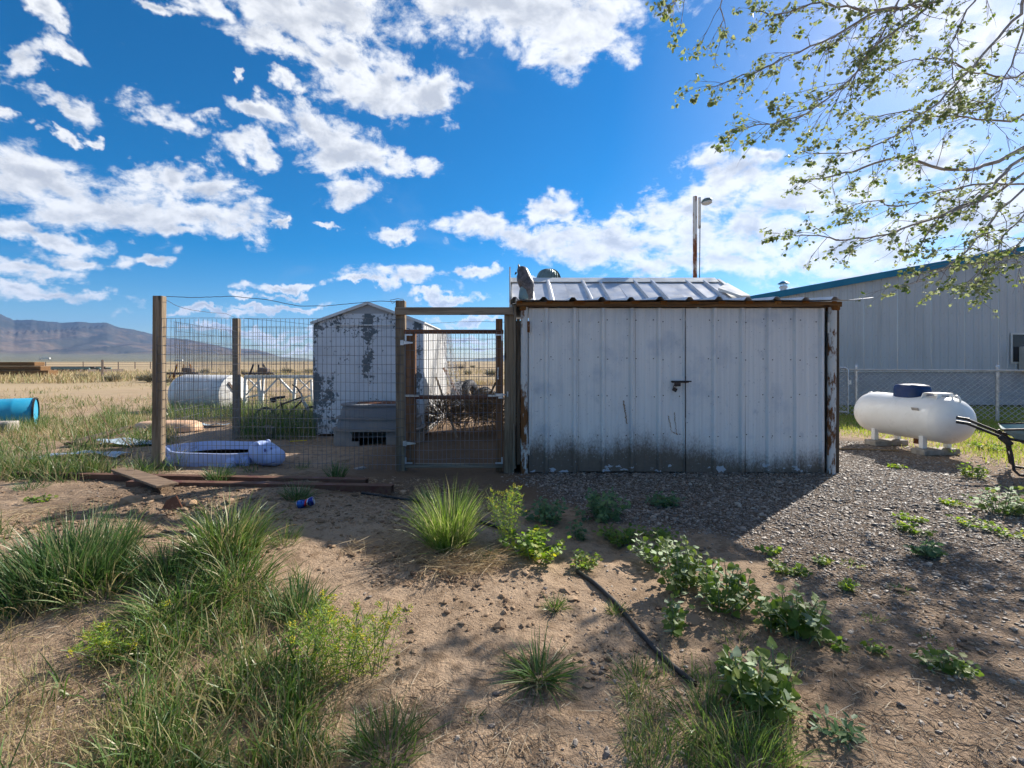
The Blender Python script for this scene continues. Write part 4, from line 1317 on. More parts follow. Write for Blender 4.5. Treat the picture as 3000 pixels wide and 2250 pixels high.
kb = MB().obox((kp.x, FY - 0.008, kp.z), (0.02, 0.014, 0.06), None, 0.003).obox((kp.x, FY - 0.022, kp.z), (0.014, 0.014, 0.02), None, 0.003)
single('latch_keeper', kb, galv, 'small galvanised latch keeper on the latch post', 'latch', tuple(kp))

# ------------------------------------------------------------------ inside the pen
# dog house: upturned rubber stock tub with a doorway
dx, dy = (1117 - CX) / F * 7.4, 7.35
dz = gz1(dx, dy) - 0.02
dh = thing('dog_house', 'grey stepped plastic tub turned over as a dog house', 'dog house', (dx, dy, dz))


def super_ring(a, b, z, n=44, e=3.2):
    out = []
    for i in range(n):
        t = 2 * math.pi * i / n
        c, s = math.cos(t), math.sin(t)
        out.append((a * math.copysign(abs(c) ** (2 / e), c), b * math.copysign(abs(s) ** (2 / e), s), z))
    return out


def tier(a0, b0, z0, a1, b1, z1, lip=0.03, hole=False, a2=None, b2=None):
    m = MB()
    rings = [super_ring(a0, b0, z0), super_ring(a0 * .995, b0 * .995, z0 + (z1 - z0) * 0.35), super_ring(a1, b1, z1 - lip), super_ring(a1 + lip, b1 + lip, z1 - lip * .8), super_ring(a1 + lip, b1 + lip, z1), super_ring(a2 or a1 - 0.03, b2 or b1 - 0.03, z1 + 0.004)]
    n = 44
    vs = [(p[0] + dx, p[1] + dy, p[2] * .9 + dz) for r in rings for p in r]
    fs = []
    for k in range(len(rings) - 1):
        for i in range(n):
            q = (k * n + i, k * n + (i + 1) % n, (k + 1) * n + (i + 1) % n, (k + 1) * n + i)
            if hole and k < 2:
                mx = sum(vs[j][0] for j in q) / 4 - dx; my = sum(vs[j][1] for j in q) / 4 - dy
                if my < -0.2 and -0.25 < mx < 0.19:
                    continue
            fs.append(q)
    m.add(vs, fs)
    return m


base_tier = part('lower_tier', tier(0.67, 0.42, 0.0, 0.655, 0.41, 0.28, hole=True), dusty_plastic, dh, smooth=35)
part('middle_tier', tier(0.625, 0.38, 0.285, 0.60, 0.365, 0.47), grey_plastic, dh, smooth=35)
part('upper_tier', tier(0.575, 0.34, 0.475, 0.54, 0.32, 0.68, a2=0.36, b2=0.2), grey_plastic, dh, smooth=35)
part('top_panel', MB().lathe([(0.0, 0.622), (0.34, 0.624), (0.36, 0.608)], 30, Matrix.Translation((dx, dy, dz)), 1.0, 0.6), rust_plate, dh, smooth=30)
inn = MB().box(dx - 0.55, dx + 0.55, dy - 0.30, dy + 0.3, dz + 0.005, dz + 0.02)
part('floor', inn, black_plastic, dh)

# wading pool shaped as a hippo
px_, py_ = (652 - CX) / F * 5.82, 5.82
pz_ = gz1(px_, py_ - .3) - 0.01
pool = thing('wading_pool', 'lilac plastic wading pool shaped like a hippo behind the wire', 'pool', (px_, py_, pz_))


def pool_basin():
    prof = [(0.0, 0.03, 0), (0.55, 0.03, 0), (0.86, 0.05, 0), (0.93, 0.17, 0), (0.965, 0.205, 0), (1.0, 0.20, 0), (1.01, 0.16, 0), (0.97, 0.05, 0), (0.95, 0.0, 0)]
    n = 56
    vs = []; fs = []
    for r, z, _ in prof:
        for i in range(n):
            t = 2 * math.pi * i / n
            w = 1 + 0.045 * math.cos(6 * t) * (1 if r > 0.8 else 0)
            vs.append((px_ + 0.66 * r * w * math.cos(t), py_ + 0.37 * r * w * math.sin(t), pz_ + 0.85 * z * (1 + 0.12 * math.cos(t - 2.6))))
    for k in range(len(prof) - 1):
        for i in range(n):
            fs.append((k * n + i, k * n + (i + 1) % n, (k + 1) * n + (i + 1) % n, (k + 1) * n + i))
    return MB().add(vs, fs)


part('basin', pool_basin(), pool_mat, pool, smooth=60)
part('murky_water', MB().lathe([(0, pz_ + .085), (.595, pz_ + .085)], 40, Matrix.Translation((px_, py_, 0)), 1.0, 0.56), pool_water, pool)


def blob(c, s, rot=(0, 0, 0), n=14, k=9, sq=1.0):
    m = MB()
    mm = Matrix.Translation(c) @ Euler(rot).to_matrix().to_4x4()
    prof = []
    for i in range(k + 1):
        a = -math.pi / 2 + math.pi * i / k
        prof.append((max(math.cos(a), 0.0) ** sq, math.sin(a)))
    m.lathe(prof, n, mm @ Matrix.Diagonal((s[0], s[1], s[2], 1)))
    return m


hx_, hy_ = px_ + 0.62, py_ - 0.20
head = blob((hx_, hy_, pz_ + 0.135), (0.20, 0.15, 0.13), (0, R(18), R(-15)), 20, 12, 0.8)
n0 = len(head.v)
hd_m = Matrix.Translation((hx_ + 0.135, hy_ - 0.05, pz_ + 0.085))
part('head', head, pool_mat, pool, smooth=70)
part('snout', blob((hx_ + 0.135, hy_ - 0.045, pz_ + 0.10), (0.115, 0.125, 0.098), (0, R(8), R(-15)), 20, 12, 0.75), pool_mat, pool, smooth=70)
for s in (-1, 1):
    part('ear', blob((hx_ - 0.03 - 0.02 * s, hy_ - 0.085 * s, pz_ + 0.245), (0.04, 0.022, 0.04), (0, 0, 0), 10, 6), pool_mat, pool, smooth=60)
part('eye', blob((hx_ + 0.07, hy_ - 0.135, pz_ + 0.195), (0.012, 0.007, 0.022), (0, 0, 0), 10, 6), pool_dark, pool, smooth=60)
part('eye', blob((hx_ + 0.12, hy_ - 0.09, pz_ + 0.205), (0.010, 0.007, 0.018), (0, 0, 0), 10, 6), pool_dark, pool, smooth=60)
mo = [Vector((hx_ + 0.02 + 0.03 * i, hy_ - 0.171 - 0.010 * math.sin(i * 0.5), pz_ + 0.055 - 0.012 * math.sin(i * 0.7))) for i in range(7)]
part('mouth_line', MB().tube(mo, 0.005, 6), pool_dark, pool)
for (fx, s) in ((0.30, 1.0), (0.43, 0.8), (-0.42, 1.0), (-0.54, 0.8)):
    yo = -0.37 * math.sqrt(max(0.05, 1 - (fx / 0.66) ** 2))
    part('foot', blob((px_ + fx, py_ + yo + 0.0, pz_ + 0.045), (0.07 * s, 0.06, 0.07), (0, 0, 0), 12, 8, 0.8), pool_mat, pool, smooth=70)

rk_ = MB()
rk_.lathe([(0, -0.12), (0.10, -0.10), (0.15, 0), (0.13, 0.09), (0.06, 0.14), (0, 0.15)], 9, Matrix.Translation(G(782, 1283) + Vector((0, 0, 0.06))) @ Euler((0.5, 0.7, 0.3)).to_matrix().to_4x4() @ Matrix.Diagonal((1, .8, 1.1, 1)))
single('boulder', rk_, stone_mat, 'pale grey stone slab lying behind the wading pool', 'rock', tuple(G(782, 1290)), smooth=35)
yb = G(870, 1297)
single('yellow_strip', MB().beam(yb + Vector((-0.12, 0, 0.02)), yb + Vector((0.13, 0.05, 0.03)), 0.03, 0.012, 0.002), yellow_plastic, 'small bright yellow plastic strip in the shaded pen', 'strip', tuple(yb))

# tumbleweed heap behind the gate
tb = []
for (px0, py0, rr_, lab) in ((1300, 1262, 0.44, 'left tangled brown tumbleweed in the pen behind the gate'), (1395, 1262, 0.52, 'largest tangled brown tumbleweed behind the gate'), (1450, 1250, 0.42, 'brown tumbleweed pressed against the steel shed wall')):
    c = G(px0, py0 + 8); c.y = max(c.y, 8.1); c.x = (px0 - CX) / F * c.y
    r_ = random.Random(px0)
    m = MB()
    for k in range(420):
        a = r_.uniform(0, 6.28); e = math.asin(r_.uniform(-0.5, 1))
        dr = Vector((math.cos(a) * math.cos(e), math.sin(a) * math.cos(e), math.sin(e)))
        p0 = dr * rr_ * r_.uniform(0.1, 0.7)
        p = p0.copy(); pts = []
        dd = (dr + Vector((r_.uniform(-.8, .8), r_.uniform(-.8, .8), r_.uniform(-.6, .6)))).normalized()
        for i in range(4):
            pts.append(p + Vector((c.x, c.y, c.z + rr_ * 0.62)))
            p = p + dd * rr_ * 0.17
            dd = (dd + Vector((r_.uniform(-.5, .5), r_.uniform(-.5, .5), r_.uniform(-.5, .5)))).normalized()
            if p.length > rr_:
                p = p.normalized() * rr_
        m.tube(pts, 0.0045, 3, False)
    single('tumbleweed', m, tumble_mat, lab, 'tumbleweed', tuple(c), 'dry tumbleweeds heaped behind the gate')

# tyres standing behind
def tyre(c, rz, tilt, rad, wid, label):
    t = thing('old_tyre', label, 'tyre', tuple(c), 0, 'old tyres behind the pen')
    m = MB()
    prof = [(rad * .60, -wid * .40), (rad * .72, -wid * .5), (rad * .93, -wid * .47), (rad, -wid * .33), (rad * 1.0, wid * .33), (rad * .93, wid * .47), (rad * .72, wid * .5), (rad * .60, wid * .40), (rad * .62, 0), (rad * .60, -wid * .40)]
    mm = Matrix.Translation(c + Vector((0, 0, rad * math.cos(tilt)))) @ Matrix.Rotation(rz, 4, 'Z') @ Matrix.Rotation(tilt, 4, 'X') @ Matrix.Rotation(R(90), 4, 'X')
    m.lathe(prof, 30, mm, cap=False)
    part('carcass', m, rubber, t, smooth=50)
    tr = MB()
    for k in range(30):
        a = 2 * math.pi * k / 30
        for s in (-1, 1):
            q = mm @ Vector(((rad + 0.004) * math.cos(a), (rad + 0.004) * math.sin(a), s * wid * 0.17))
            tr.obox(q, (0.03, wid * 0.28, 0.035), (mm.to_3x3() @ Matrix.Rotation(a, 3, 'Z')))
    part('tread', tr, rubber, t, kind='stuff')


for (px0, d, rz, tl_, rad, lab) in ((1345, 11.2, R(75), 0.1, 0.36, 'leftmost upright old tyre behind the tumbleweeds'), (1378, 11.3, R(70), -0.12, 0.37, 'second upright old tyre behind the tumbleweeds'), (1408, 11.0, R(55), 0.5, 0.33, 'leaning old tyre between the others behind the tumbleweeds'), (1432, 11.4, R(40), 0.95, 0.36, 'rightmost old tyre slumped low behind the tumbleweeds')):
    x = (px0 - CX) / F * d
    tyre(Vector((x, d, gz1(x, d) + 0.05)), rz, tl_, rad, 0.2, lab)
mb_ = MB()
for k in range(3):
    pass
tyre_bed = MB().obox(((1395 - CX) / F * 11.3, 11.4, 0.08), (1.5, 1.0, 0.2), None, 0.08)

# wire roll and poles leaning on the peeling shed
lw = MB()
A0 = P(1292, 965, 9.6); A1 = P(1318, 975, 10.0); B0 = P(1318, 1192, 8.3); B1 = P(1362, 1190, 8.6)
for i in range(15):
    t = i / 14
    lw.tube([A0.lerp(A1, t), A0.lerp(A1, t).lerp(B0.lerp(B1, t), .5) + Vector((0.02 * math.sin(i), -.05, -.05)), B0.lerp(B1, t)], 0.004, 3, False)
for i in range(26):
    t = i / 25
    lw.tube([A0.lerp(B0, t) + Vector((0, -.05 * math.sin(t * 3.14), -.05 * math.sin(t * 3.14))), A1.lerp(B1, t) + Vector((0, -.05 * math.sin(t * 3.14), -.05 * math.sin(t * 3.14)))], 0.004, 3, False)
single('leaning_wire_panel', lw, galv, 'bent wire panel leaning against the side of the peeling shed', 'wire panel', tuple(B0))
for (a, b, w, mt_, lab) in (((1278, 1105, 8.6), (1345, 1300, 7.7), 0.03, wood_grey, 'thin grey pole leaning by the peeling shed wall'), ((1300, 1078, 9.4), (1350, 1170, 9.0), 0.04, wood_red, 'reddish stick leaning behind the wire panel'), ((1452, 1120, 9.0), (1432, 1165, 8.9), 0.03, wood_dark, 'dark stick leaning near the steel shed wall')):
    single('leaning_pole', MB().beam(P(*a), P(*b), w, w, 0.004), mt_, lab, 'pole', tuple(P(*b)))

# ------------------------------------------------------------------ outside the pen, on the left
# blue drum
bd = G(52, 1252)
L_, r_ = 0.88, 0.29
drum = thing('plastic_drum', 'bright blue plastic drum lying on its side in the grass', 'drum', tuple(bd))
dm = Matrix.Translation((bd.x - 0.42, bd.y + 0.15, bd.z + r_ - 0.05)) @ Matrix.Rotation(R(36), 4, 'Z') @ Matrix.Rotation(R(90), 4, 'Y')
prof = [(0.0, -L_ / 2 + .02), (r_ * .90, -L_ / 2 + .02), (r_ * .94, -L_ / 2), (r_ * .985, -L_ / 2 + .02), (r_ * .985, -.16), (r_ * 1.0, -.14), (r_ * .985, -.12), (r_ * .985, .12), (r_ * 1.0, .14), (r_ * .985, .16), (r_ * .985, L_ / 2 - .05), (r_ * .93, L_ / 2 - .01)]
part('barrel', MB().lathe(prof, 36, dm), blue_drum, drum, smooth=35)
part('rim', MB().lathe([(r_ * .93, L_ / 2 - .02), (r_ * 1.02, L_ / 2 - .02), (r_ * 1.02, L_ / 2 + .01), (r_ * .93, L_ / 2 + .01)], 36, dm, cap=False), black_plastic, drum, smooth=35)
part('lid', MB().lathe([(0, L_ / 2 - .012), (r_ * .93, L_ / 2 - .012)], 36, dm), blue_drum, drum, smooth=35)
wbk = G(0, 1268)
single('pale_block', MB().obox(wbk + Vector((-0.12, 0.1, 0.08)), (0.42, 0.3, 0.19), (0, 0, 0.3), 0.02), concrete, 'pale block at the left edge below the blue drum', 'block', tuple(wbk))

# white cylinder tank on its side
tk = G(610, 1199)
tk.y = 12.2; tk.x = (612 - CX) / F * 12.2; tk.z = 0
cyl = thing('white_cylinder', 'white cylindrical tank lying on its side beyond the pen', 'tank', tuple(tk))
cr = 0.49
cm_ = Matrix.Translation((tk.x, tk.y, cr - 0.08)) @ Matrix.Rotation(R(-12), 4, 'Z') @ Matrix.Rotation(R(90), 4, 'Y')
part('shell', MB().lathe([(0.0, -.86), (cr * .7, -.84), (cr * .95, -.76), (cr, -.68), (cr, .72), (cr * .985, .74)], 40, cm_), white_fibre, cyl, smooth=40)
part('end_plate', MB().lathe([(0, .735), (cr * .99, .735), (cr * 1.01, .73), (cr * 1.01, .76), (cr * .97, .77), (0, .775)], 40, cm_), white_paint, cyl, smooth=40)
st_ = MB()
q0 = cm_ @ Vector((-cr * .62, -cr * .45, .785)); q1 = cm_ @ Vector((cr * .55, cr * .6, .785))
st_.beam(q0, q1, 0.03, 0.06)
part('strap_shadow', st_, far_metal, cyl)  # dark bar for strap pieces and the diagonal shadow across the end

# white trestle
ty = 11.6
tr_ = thing('white_trestle', 'long white steel trestle with crossed braces behind the pen', 'trestle', tuple(P(820, 1190, ty)))
zt = P(0, 1103, ty).z
xA, xB = P(718, 0, ty).x, P(935, 0, ty).x
part('top_beam', MB().box(xA, xB, ty - 0.04, ty + 0.04, zt - 0.04, zt + 0.035, 0.006), white_paint, tr_)
for (a, b, w) in (((726, 1108), (770, 1150), .028), ((765, 1108), (712, 1168), .028), ((873, 1108), (916, 1150), .028), ((912, 1112), (868, 1152), .028)):
    part('cross_brace', MB().beam(P(*a, ty - 0.02 * (a[0] % 2)), P(*b, ty - 0.02 * (a[0] % 2)), w, w), white_paint, tr_)
for (a, b, w) in (((758, 1108), (764, 1200), .06), ((772, 1108), (767, 1200), .05), ((866, 1108), (858, 1200), .06), ((912, 1112), (916, 1200), .045), ((720, 1108), (716, 1200), .06)):
    part('leg', MB().beam(P(*a, ty), P(*b, ty - 0.06), w, .05), white_paint, tr_)
for (a, b, w) in (((815, 1108), (766, 1162), .055), ((817, 1108), (862, 1155), .055), ((912, 1158), (858, 1178), .06), ((720, 1165), (764, 1155), .05)):
    part('diagonal_strut', MB().beam(P(*a, ty + 0.03), P(*b, ty + 0.03), w, .04), white_paint, tr_)

# small bicycle
bk = thing('bicycle', 'small dark bicycle standing in tall grass by the peeling shed', 'bicycle', tuple(P(850, 1225, 9.3)))
bd_ = 9.3
q = lambda px, py, o=0.0: P(px, py, bd_ + o)
sd = MB()
s0 = q(812, 1167)
sd.prism([(s0.x - 0.10, bd_ - 0.08, s0.z - 0.03), (s0.x + 0.02, bd_ - 0.05, s0.z - 0.005), (s0.x + 0.14, bd_ - 0.02, s0.z + 0.005), (s0.x + 0.15, bd_ + 0.02, s0.z + 0.005), (s0.x + 0.02, bd_ + 0.05, s0.z - 0.005), (s0.x - 0.10, bd_ + 0.08, s0.z - 0.03)], (0, 0, 0.045))
sd.obox((s0.x - 0.07, bd_, s0.z - 0.04), (0.09, 0.12, 0.07), (0, 0.2, 0), 0.02)
part('saddle', sd, black_plastic, bk, smooth=50)
fr_ = MB()
bb = q(835, 1222); hd1 = q(885, 1160); st1 = q(822, 1178)
fr_.tube([st1, bb], 0.016, 8).tube([st1 + Vector((.03, 0, -.04)), hd1 + Vector((0, 0, -.02))], 0.017, 8).tube([bb, hd1 + Vector((0, 0, -.09))], 0.018, 8)
rw = q(778, 1225); fw = q(915, 1222)
for s in (-.04, .04):
    fr_.tube([bb, rw + Vector((0, s, 0))], 0.009, 6).tube([st1 + Vector((0.01, 0, -.04)), rw + Vector((0, s, 0))], 0.009, 6)
part('frame', fr_, black_iron, bk)
fk = MB()
for s in (-.04, .04):
    fk.tube([hd1 + Vector((0.02, s, -0.1)), fw + Vector((0, s, 0))], 0.013, 6)
fk.tube([hd1 + Vector((-0.02, 0, 0.05)), hd1 + Vector((0.02, 0, -0.1))], 0.02, 8)
part('fork', fk, galv, bk)
hb = MB().tube([q(856, 1127, -.22), q(868, 1134, -.12), q(874, 1142, 0), q(872, 1138, .12), q(866, 1133, .24)], 0.013, 8)
hb.tube([q(874, 1142), q(884, 1158)], 0.015, 8)
part('handlebar', hb, black_iron, bk)
for i_, w_ in enumerate((rw, fw)):
    wl = part('wheel', MB().tube([w_ + Vector((0.2 * math.cos(2 * math.pi * k / 28), 0, 0.2 * math.sin(2 * math.pi * k / 28))) for k in range(28)], 0.022, 8, closed=True), rubber, bk, smooth=60)
    sp_ = MB()
    for k in range(14):
        a = 2 * math.pi * k / 14
        sp_.tube([w_, w_ + Vector((0.185 * math.cos(a), 0, 0.185 * math.sin(a)))], 0.002, 3, False)
    part('spokes', sp_, galv, wl, kind='stuff')

# peach coloured plastic sled, blue sheets, planks
pe = G(470, 1268)
sl = MB()
n = 30
vs = []; fs = []
for k, (r, z) in enumerate(((1.0, 0.0), (0.985, 0.05), (0.93, 0.12), (0.8, 0.155), (0.5, 0.165), (0.0, 0.17))):
    for i in range(n):
        t = 2 * math.pi * i / n
        vs.append((pe.x + 0.58 * r * math.copysign(abs(math.cos(t)) ** .7, math.cos(t)), pe.y + 0.2 + 0.27 * r * math.copysign(abs(math.sin(t)) ** .7, math.sin(t)), pe.z + z + 0.02))
for k in range(5):
    for i in range(n):
        fs.append((k * n + i, k * n + (i + 1) % n, (k + 1) * n + (i + 1) % n, (k + 1) * n + i))
single('upturned_sled', sl.add(vs, fs), orange_plastic, 'faded peach plastic tub upturned beside the corner post', 'tub', tuple(pe), smooth=50)


def crumple(c, sx, sy, rz, seed, tilt=0.0, amp=0.03):
    m = MB(); nx, ny = 14, 8
    vs = []
    for j in range(ny + 1):
        for i in range(nx + 1):
            u = (i / nx - .5) * sx; v = (j / ny - .5) * sy
            u += 0.04 * math.sin(v * 9 + seed); v += 0.05 * math.sin(u * 6 + seed)
            z = amp * (math.sin(u * 7 + seed) + math.sin(v * 11 + seed * 2) + 0.6 * math.sin(u * 17 + v * 13)) * 0.5 + tilt * u + 0.05
            x = u * math.cos(rz) - v * math.sin(rz); y = u * math.sin(rz) + v * math.cos(rz)
            vs.append((c.x + x, c.y + y, gz1(c.x + x, c.y + y) + z))
    vs2 = [(p[0], p[1], p[2] - 0.006) for p in vs]
    w = nx + 1; N = len(vs)
    fs = []
    for j in range(ny):
        for i in range(nx):
            a = j * w + i
            fs.append((a, a + 1, a + w + 1, a + w)); fs.append((N + a, N + a + w, N + a + w + 1, N + a + 1))
    for i in range(nx):
        fs.append((i, N + i, N + i + 1, i + 1)); a = ny * w + i; fs.append((a, a + 1, N + a + 1, N + a))
    for j in range(ny):
        a = j * w; fs.append((a, a + w, N + a + w, N + a)); a = j * w + nx; fs.append((a, N + a, N + a + w, a + w))
    return m.add(vs + vs2, fs)


for (px0, py0, sx, sy, rz, seed, lab) in ((240, 1340, 0.9, 0.30, 0.25, 1.2, 'weathered pale blue sheet half buried in the left grass'), (375, 1305, 0.75, 0.35, 0.4, 3.1, 'weathered pale blue sheet beside the corner post'), (620, 1248, 0.55, 0.3, -0.1, 5.0, 'pale blue panel lying in shade behind the side wire'), (660, 1225, 0.4, 0.2, 0.6, 7.7, 'crumpled pale blue scrap against the back post')):
    c = G(px0, py0)
    single('blue_sheet', crumple(c, sx, sy, rz, seed), sheet_blue, lab, 'sheet', tuple(c), 'pale blue scrap sheets', smooth=50)
for (a, b, w, lab) in (((205, 1312), (380, 1262), 0.14, 'dark weathered plank in the grass left of the post'), ((250, 1318), (425, 1268), 0.12, 'second dark plank lying in front of the first'), ((345, 1378), (500, 1440), 0.20, None)):
    A = G(*a); B = G(*b)
    if lab:
        single('plank', MB().beam(A + Vector((0, 0, .05)), B + Vector((0, 0, .07)), w, 0.04, 0.006), wood_dark, lab, 'plank', tuple(A))
A = G(350, 1392); B = G(480, 1448)
bo = MB().beam(A + Vector((0, 0, .065)), B + Vector((0.03, 0, .075)), 0.16, 0.022, 0.004)
single('broken_board', bo, wood_board_x, 'broken grey board lying across the rusty steel tubes', 'board', tuple(A))
# steel tubes
tz = 0.05
for (pa, pb, s, lab) in (((40, 1397), (1075, 1424), 0.075, 'long rust red square steel tube, the rear of the two'), ((380, 1424), (1150, 1446), 0.085, 'rust red square steel tube lying in front of the other')):
    A = G(*pa); B = G(*pb)
    z_ = max(A.z, B.z) + s / 2
    A.z += s * .1; B.z += s * .42
    t = thing('steel_tube', lab, 'steel tube', tuple(G(*pb)), 0, 'rusty steel tubes on the ground')
    d_ = (B - A).normalized(); sd_ = d_.cross(Vector((0, 0, 1))).normalized(); up_ = sd_.cross(d_)
    w = 0.006
    for (o1, o2, ww, hh_) in ((0, s / 2 - w / 2, s, w), (0, -s / 2 + w / 2, s, w), (s / 2 - w / 2, 0, w, s - 2 * w - .0005), (-s / 2 + w / 2, 0, w, s - 2 * w - .0005)):
        part('tube_wall', MB().beam(A + sd_ * o1 + up_ * o2, B + sd_ * o1 + up_ * o2, ww, hh_, 0.001), rust_red, t)
pl = G(500, 1498)
single('rusty_plate', MB().prism([pl + Vector((-0.10, 0.02, -0.02)), pl + Vector((0.12, -0.03, -0.02)), pl + Vector((0.09, 0.0, 0.02)), pl + Vector((-0.03, 0.10, 0.09)), pl + Vector((-0.09, 0.08, 0.06))], (0.003, 0.006, 0.002)), rust_plate, 'torn rusty steel plate standing in the dirt', 'plate', tuple(pl))
for (px0, py0, s, lab) in ((385, 1470, 0.075, 'large brown dirt clod below the broken board'), (455, 1462, 0.05, 'smaller dirt clod right of the large one'), (560, 1478, 0.055, 'flat dirt clod right of the rusty plate'), (1055, 1372, 0.06, 'purplish rounded stone in front of the gate post'), (395, 1500, 0.035, 'small dirt clod nearest the big green tuft')):
    c = G(px0, py0)
    r2 = random.Random(px0)
    m = MB()
    bm = bmesh.new()
    for k in range(22):
        v = Vector((r2.gauss(0, 1), r2.gauss(0, 1), r2.gauss(0, 1))).normalized()
        bm.verts.new((c.x + v.x * s * 1.3, c.y + v.y * s, c.z + s * .12 + v.z * s * .55))
    bmesh.ops.convex_hull(bm, input=bm.verts)
    bm.verts.index_update()
    vs = [tuple(v.co) for v in bm.verts]; fs = [tuple(v.index for v in f.verts) for f in bm.faces]
    bm.free()
    single('dirt_clod' if 'clod' in lab else 'rounded_stone', m.add(vs, fs), clod_mat if 'clod' in lab else stone_mat, lab, 'clod' if 'clod' in lab else 'stone', tuple(c))

# crushed can
def m_can():
    m, nt, b = newmat('can_print', 0.3, 0.5, 0.5)
    v = coords(nt, rand=False)
    sp = nd(nt, 'ShaderNodeSeparateXYZ', {0: v})
    n = noise(nt, v, 30, 3)
    z = mth(nt, 'ADD', sp.outputs[2], mth(nt, 'MULTIPLY', mth(nt, 'SUBTRACT', n, .5), 0.03))
    xx = sp.outputs[0]
    c = mix(nt, sstep(nt, noise(nt, v, 45, 2), 0.5, 0.54), (0.012, 0.03, 0.22), (0.03, 0.12, 0.42))
    c = mix(nt, mth(nt, 'MULTIPLY', sstep(nt, xx, -0.004, 0.0), sstep(nt, xx, 0.016, 0.012)), c, (0.45, 0.02, 0.02))
    c = mix(nt, mth(nt, 'MULTIPLY', sstep(nt, xx, 0.012, 0.015), sstep(nt, xx, 0.024, 0.02)), c, (0.7, 0.7, 0.72))
    nt.links.new(c, b.inputs['Base Color'])
    return m


can_print = m_can()
cc = G(896, 1486)
cn = thing('crushed_can', 'crushed blue and white drink can on the shaded dirt', 'can', tuple(cc))
cmx = Matrix.Translation((0, 0, 0.034)) @ Matrix.Rotation(R(-14), 4, 'Y') @ Matrix.Rotation(R(12), 4, 'Z') @ Matrix.Rotation(R(90), 4, 'Y')
cb = MB()
n = 26
vs = []; fs = []
prof = [(.027, -.060), (.033, -.052), (.033, -.03), (.026, -.012), (.021, .002), (.025, .014), (.033, .03), (.033, .052), (.027, .060)]
for k, (r, z) in enumerate(prof):
    for i in range(n):
        t = 2 * math.pi * i / n
        q_ = r * (1 + 0.13 * math.sin(3 * t + k * 1.3) * (1 if abs(z) < .04 else 0))
        vs.append(cmx @ Vector((q_ * math.cos(t), q_ * math.sin(t), z)))
for k in range(len(prof) - 1):
    for i in range(n):
        fs.append((k * n + i, k * n + (i + 1) % n, (k + 1) * n + (i + 1) % n, (k + 1) * n + i))
part('can_body', cb.add(vs, fs), can_print, cn, local=True, smooth=30)
for s in (-1, 1):
    part('can_end', MB().lathe([(0, s * .054), (.022, s * .055), (.025, s * .061), (.0275, s * .0612), (.028, s * .058)], n, cmx), galv, cn, local=True, smooth=30)

# black poly pipe, showing in two lengths
def ground_tube(name, pix, r, mat, label, cat, dz=0.0):
    pts = []
    for a, b in zip(pix[:-1], pix[1:]):
        for i in range(6):
            t = i / 6
            q_ = G(a[0] + (b[0] - a[0]) * t, a[1] + (b[1] - a[1]) * t)
            pts.append(Vector((q_.x, q_.y, q_.z + r + dz)))
    e = G(*pix[-1]); pts.append(Vector((e.x, e.y, e.z + r + dz)))
    sm = [pts[0]] + [(pts[i - 1] + pts[i] * 2 + pts[i + 1]) / 4 for i in range(1, len(pts) - 1)] + [pts[-1]]
    return single(name, MB().tube(sm, r, 10), mat, label, cat, tuple(pts[0]), smooth=60)


ground_tube('irrigation_pipe', [(1690, 1678), (1740, 1712), (1800, 1768), (1860, 1840), (1915, 1905), (1965, 1955), (2035, 2012)], 0.0125, black_plastic, 'black plastic irrigation pipe running across the foreground sand', 'pipe', -0.002)
ground_tube('irrigation_pipe', [(1060, 1447), (1130, 1458), (1200, 1468), (1275, 1478)], 0.012, black_plastic, 'short exposed black pipe left of the bright grass tuft', 'pipe', -0.002)
ground_tube('irrigation_pipe', [(1375, 1522), (1410, 1534), (1460, 1548), (1510, 1570)], 0.012, black_plastic, 'short exposed black pipe right of the bright grass tuft', 'pipe', -0.002)
ground_tube('irrigation_pipe', [(2450, 1318), (2510, 1319), (2590, 1322), (2632, 1324)], 0.014, straw_twig, 'thin brown pipe lying on gravel before the propane tank', 'pipe')

# ------------------------------------------------------------------ propane tank
pt = thing('propane_tank', 'white propane tank with blue lid on concrete blocks', 'propane tank', (5.63, 6.77, 0), R(8))
r_ = 0.305; hl = 0.52; tzc = 0.475
prof = [(0.0, -hl - .26)] + [(r_ * math.sin(a), -hl - .26 * math.cos(a)) for a in [R(k) for k in (12, 25, 38, 52, 66, 78)]] + [(r_, -hl), (r_ * 1.004, -hl + .01), (r_, -hl + .02), (r_, hl - .02), (r_ * 1.004, hl - .01), (r_, hl)] + [(r_ * math.sin(a), hl + .26 * math.cos(a)) for a in [R(k) for k in (78, 66, 52, 38, 25, 12)]] + [(0.0, hl + .26)]
pm = Matrix.Translation((0, 0, tzc)) @ Matrix.Rotation(R(90), 4, 'X')
part('vessel', MB().lathe(prof, 56, pm), white_tank, pt, local=True, smooth=40)
ld = MB()
vs = []; fs = []; n = 32
for k, (r, z) in enumerate(((1.0, .24), (1.0, .37), (.96, .415), (.86, .44), (.5, .452), (0, .456))):
    for i in range(n):
        t = 2 * math.pi * i / n
        vs.append((0.15 * r * math.copysign(abs(math.cos(t)) ** .6, math.cos(t)), -0.04 + 0.21 * r * math.copysign(abs(math.sin(t)) ** .6, math.sin(t)), tzc + z))
for k in range(5):
    for i in range(n):
        fs.append((k * n + i, k * n + (i + 1) % n, (k + 1) * n + (i + 1) % n, (k + 1) * n + i))
part('valve_lid', ld.add(vs, fs), navy, pt, local=True, smooth=45)
part('data_plate', MB().obox((-.283, -.34, tzc + .12), (.004, .10, .07), (0, R(-22), 0)), galv, pt, local=True)
br = MB()
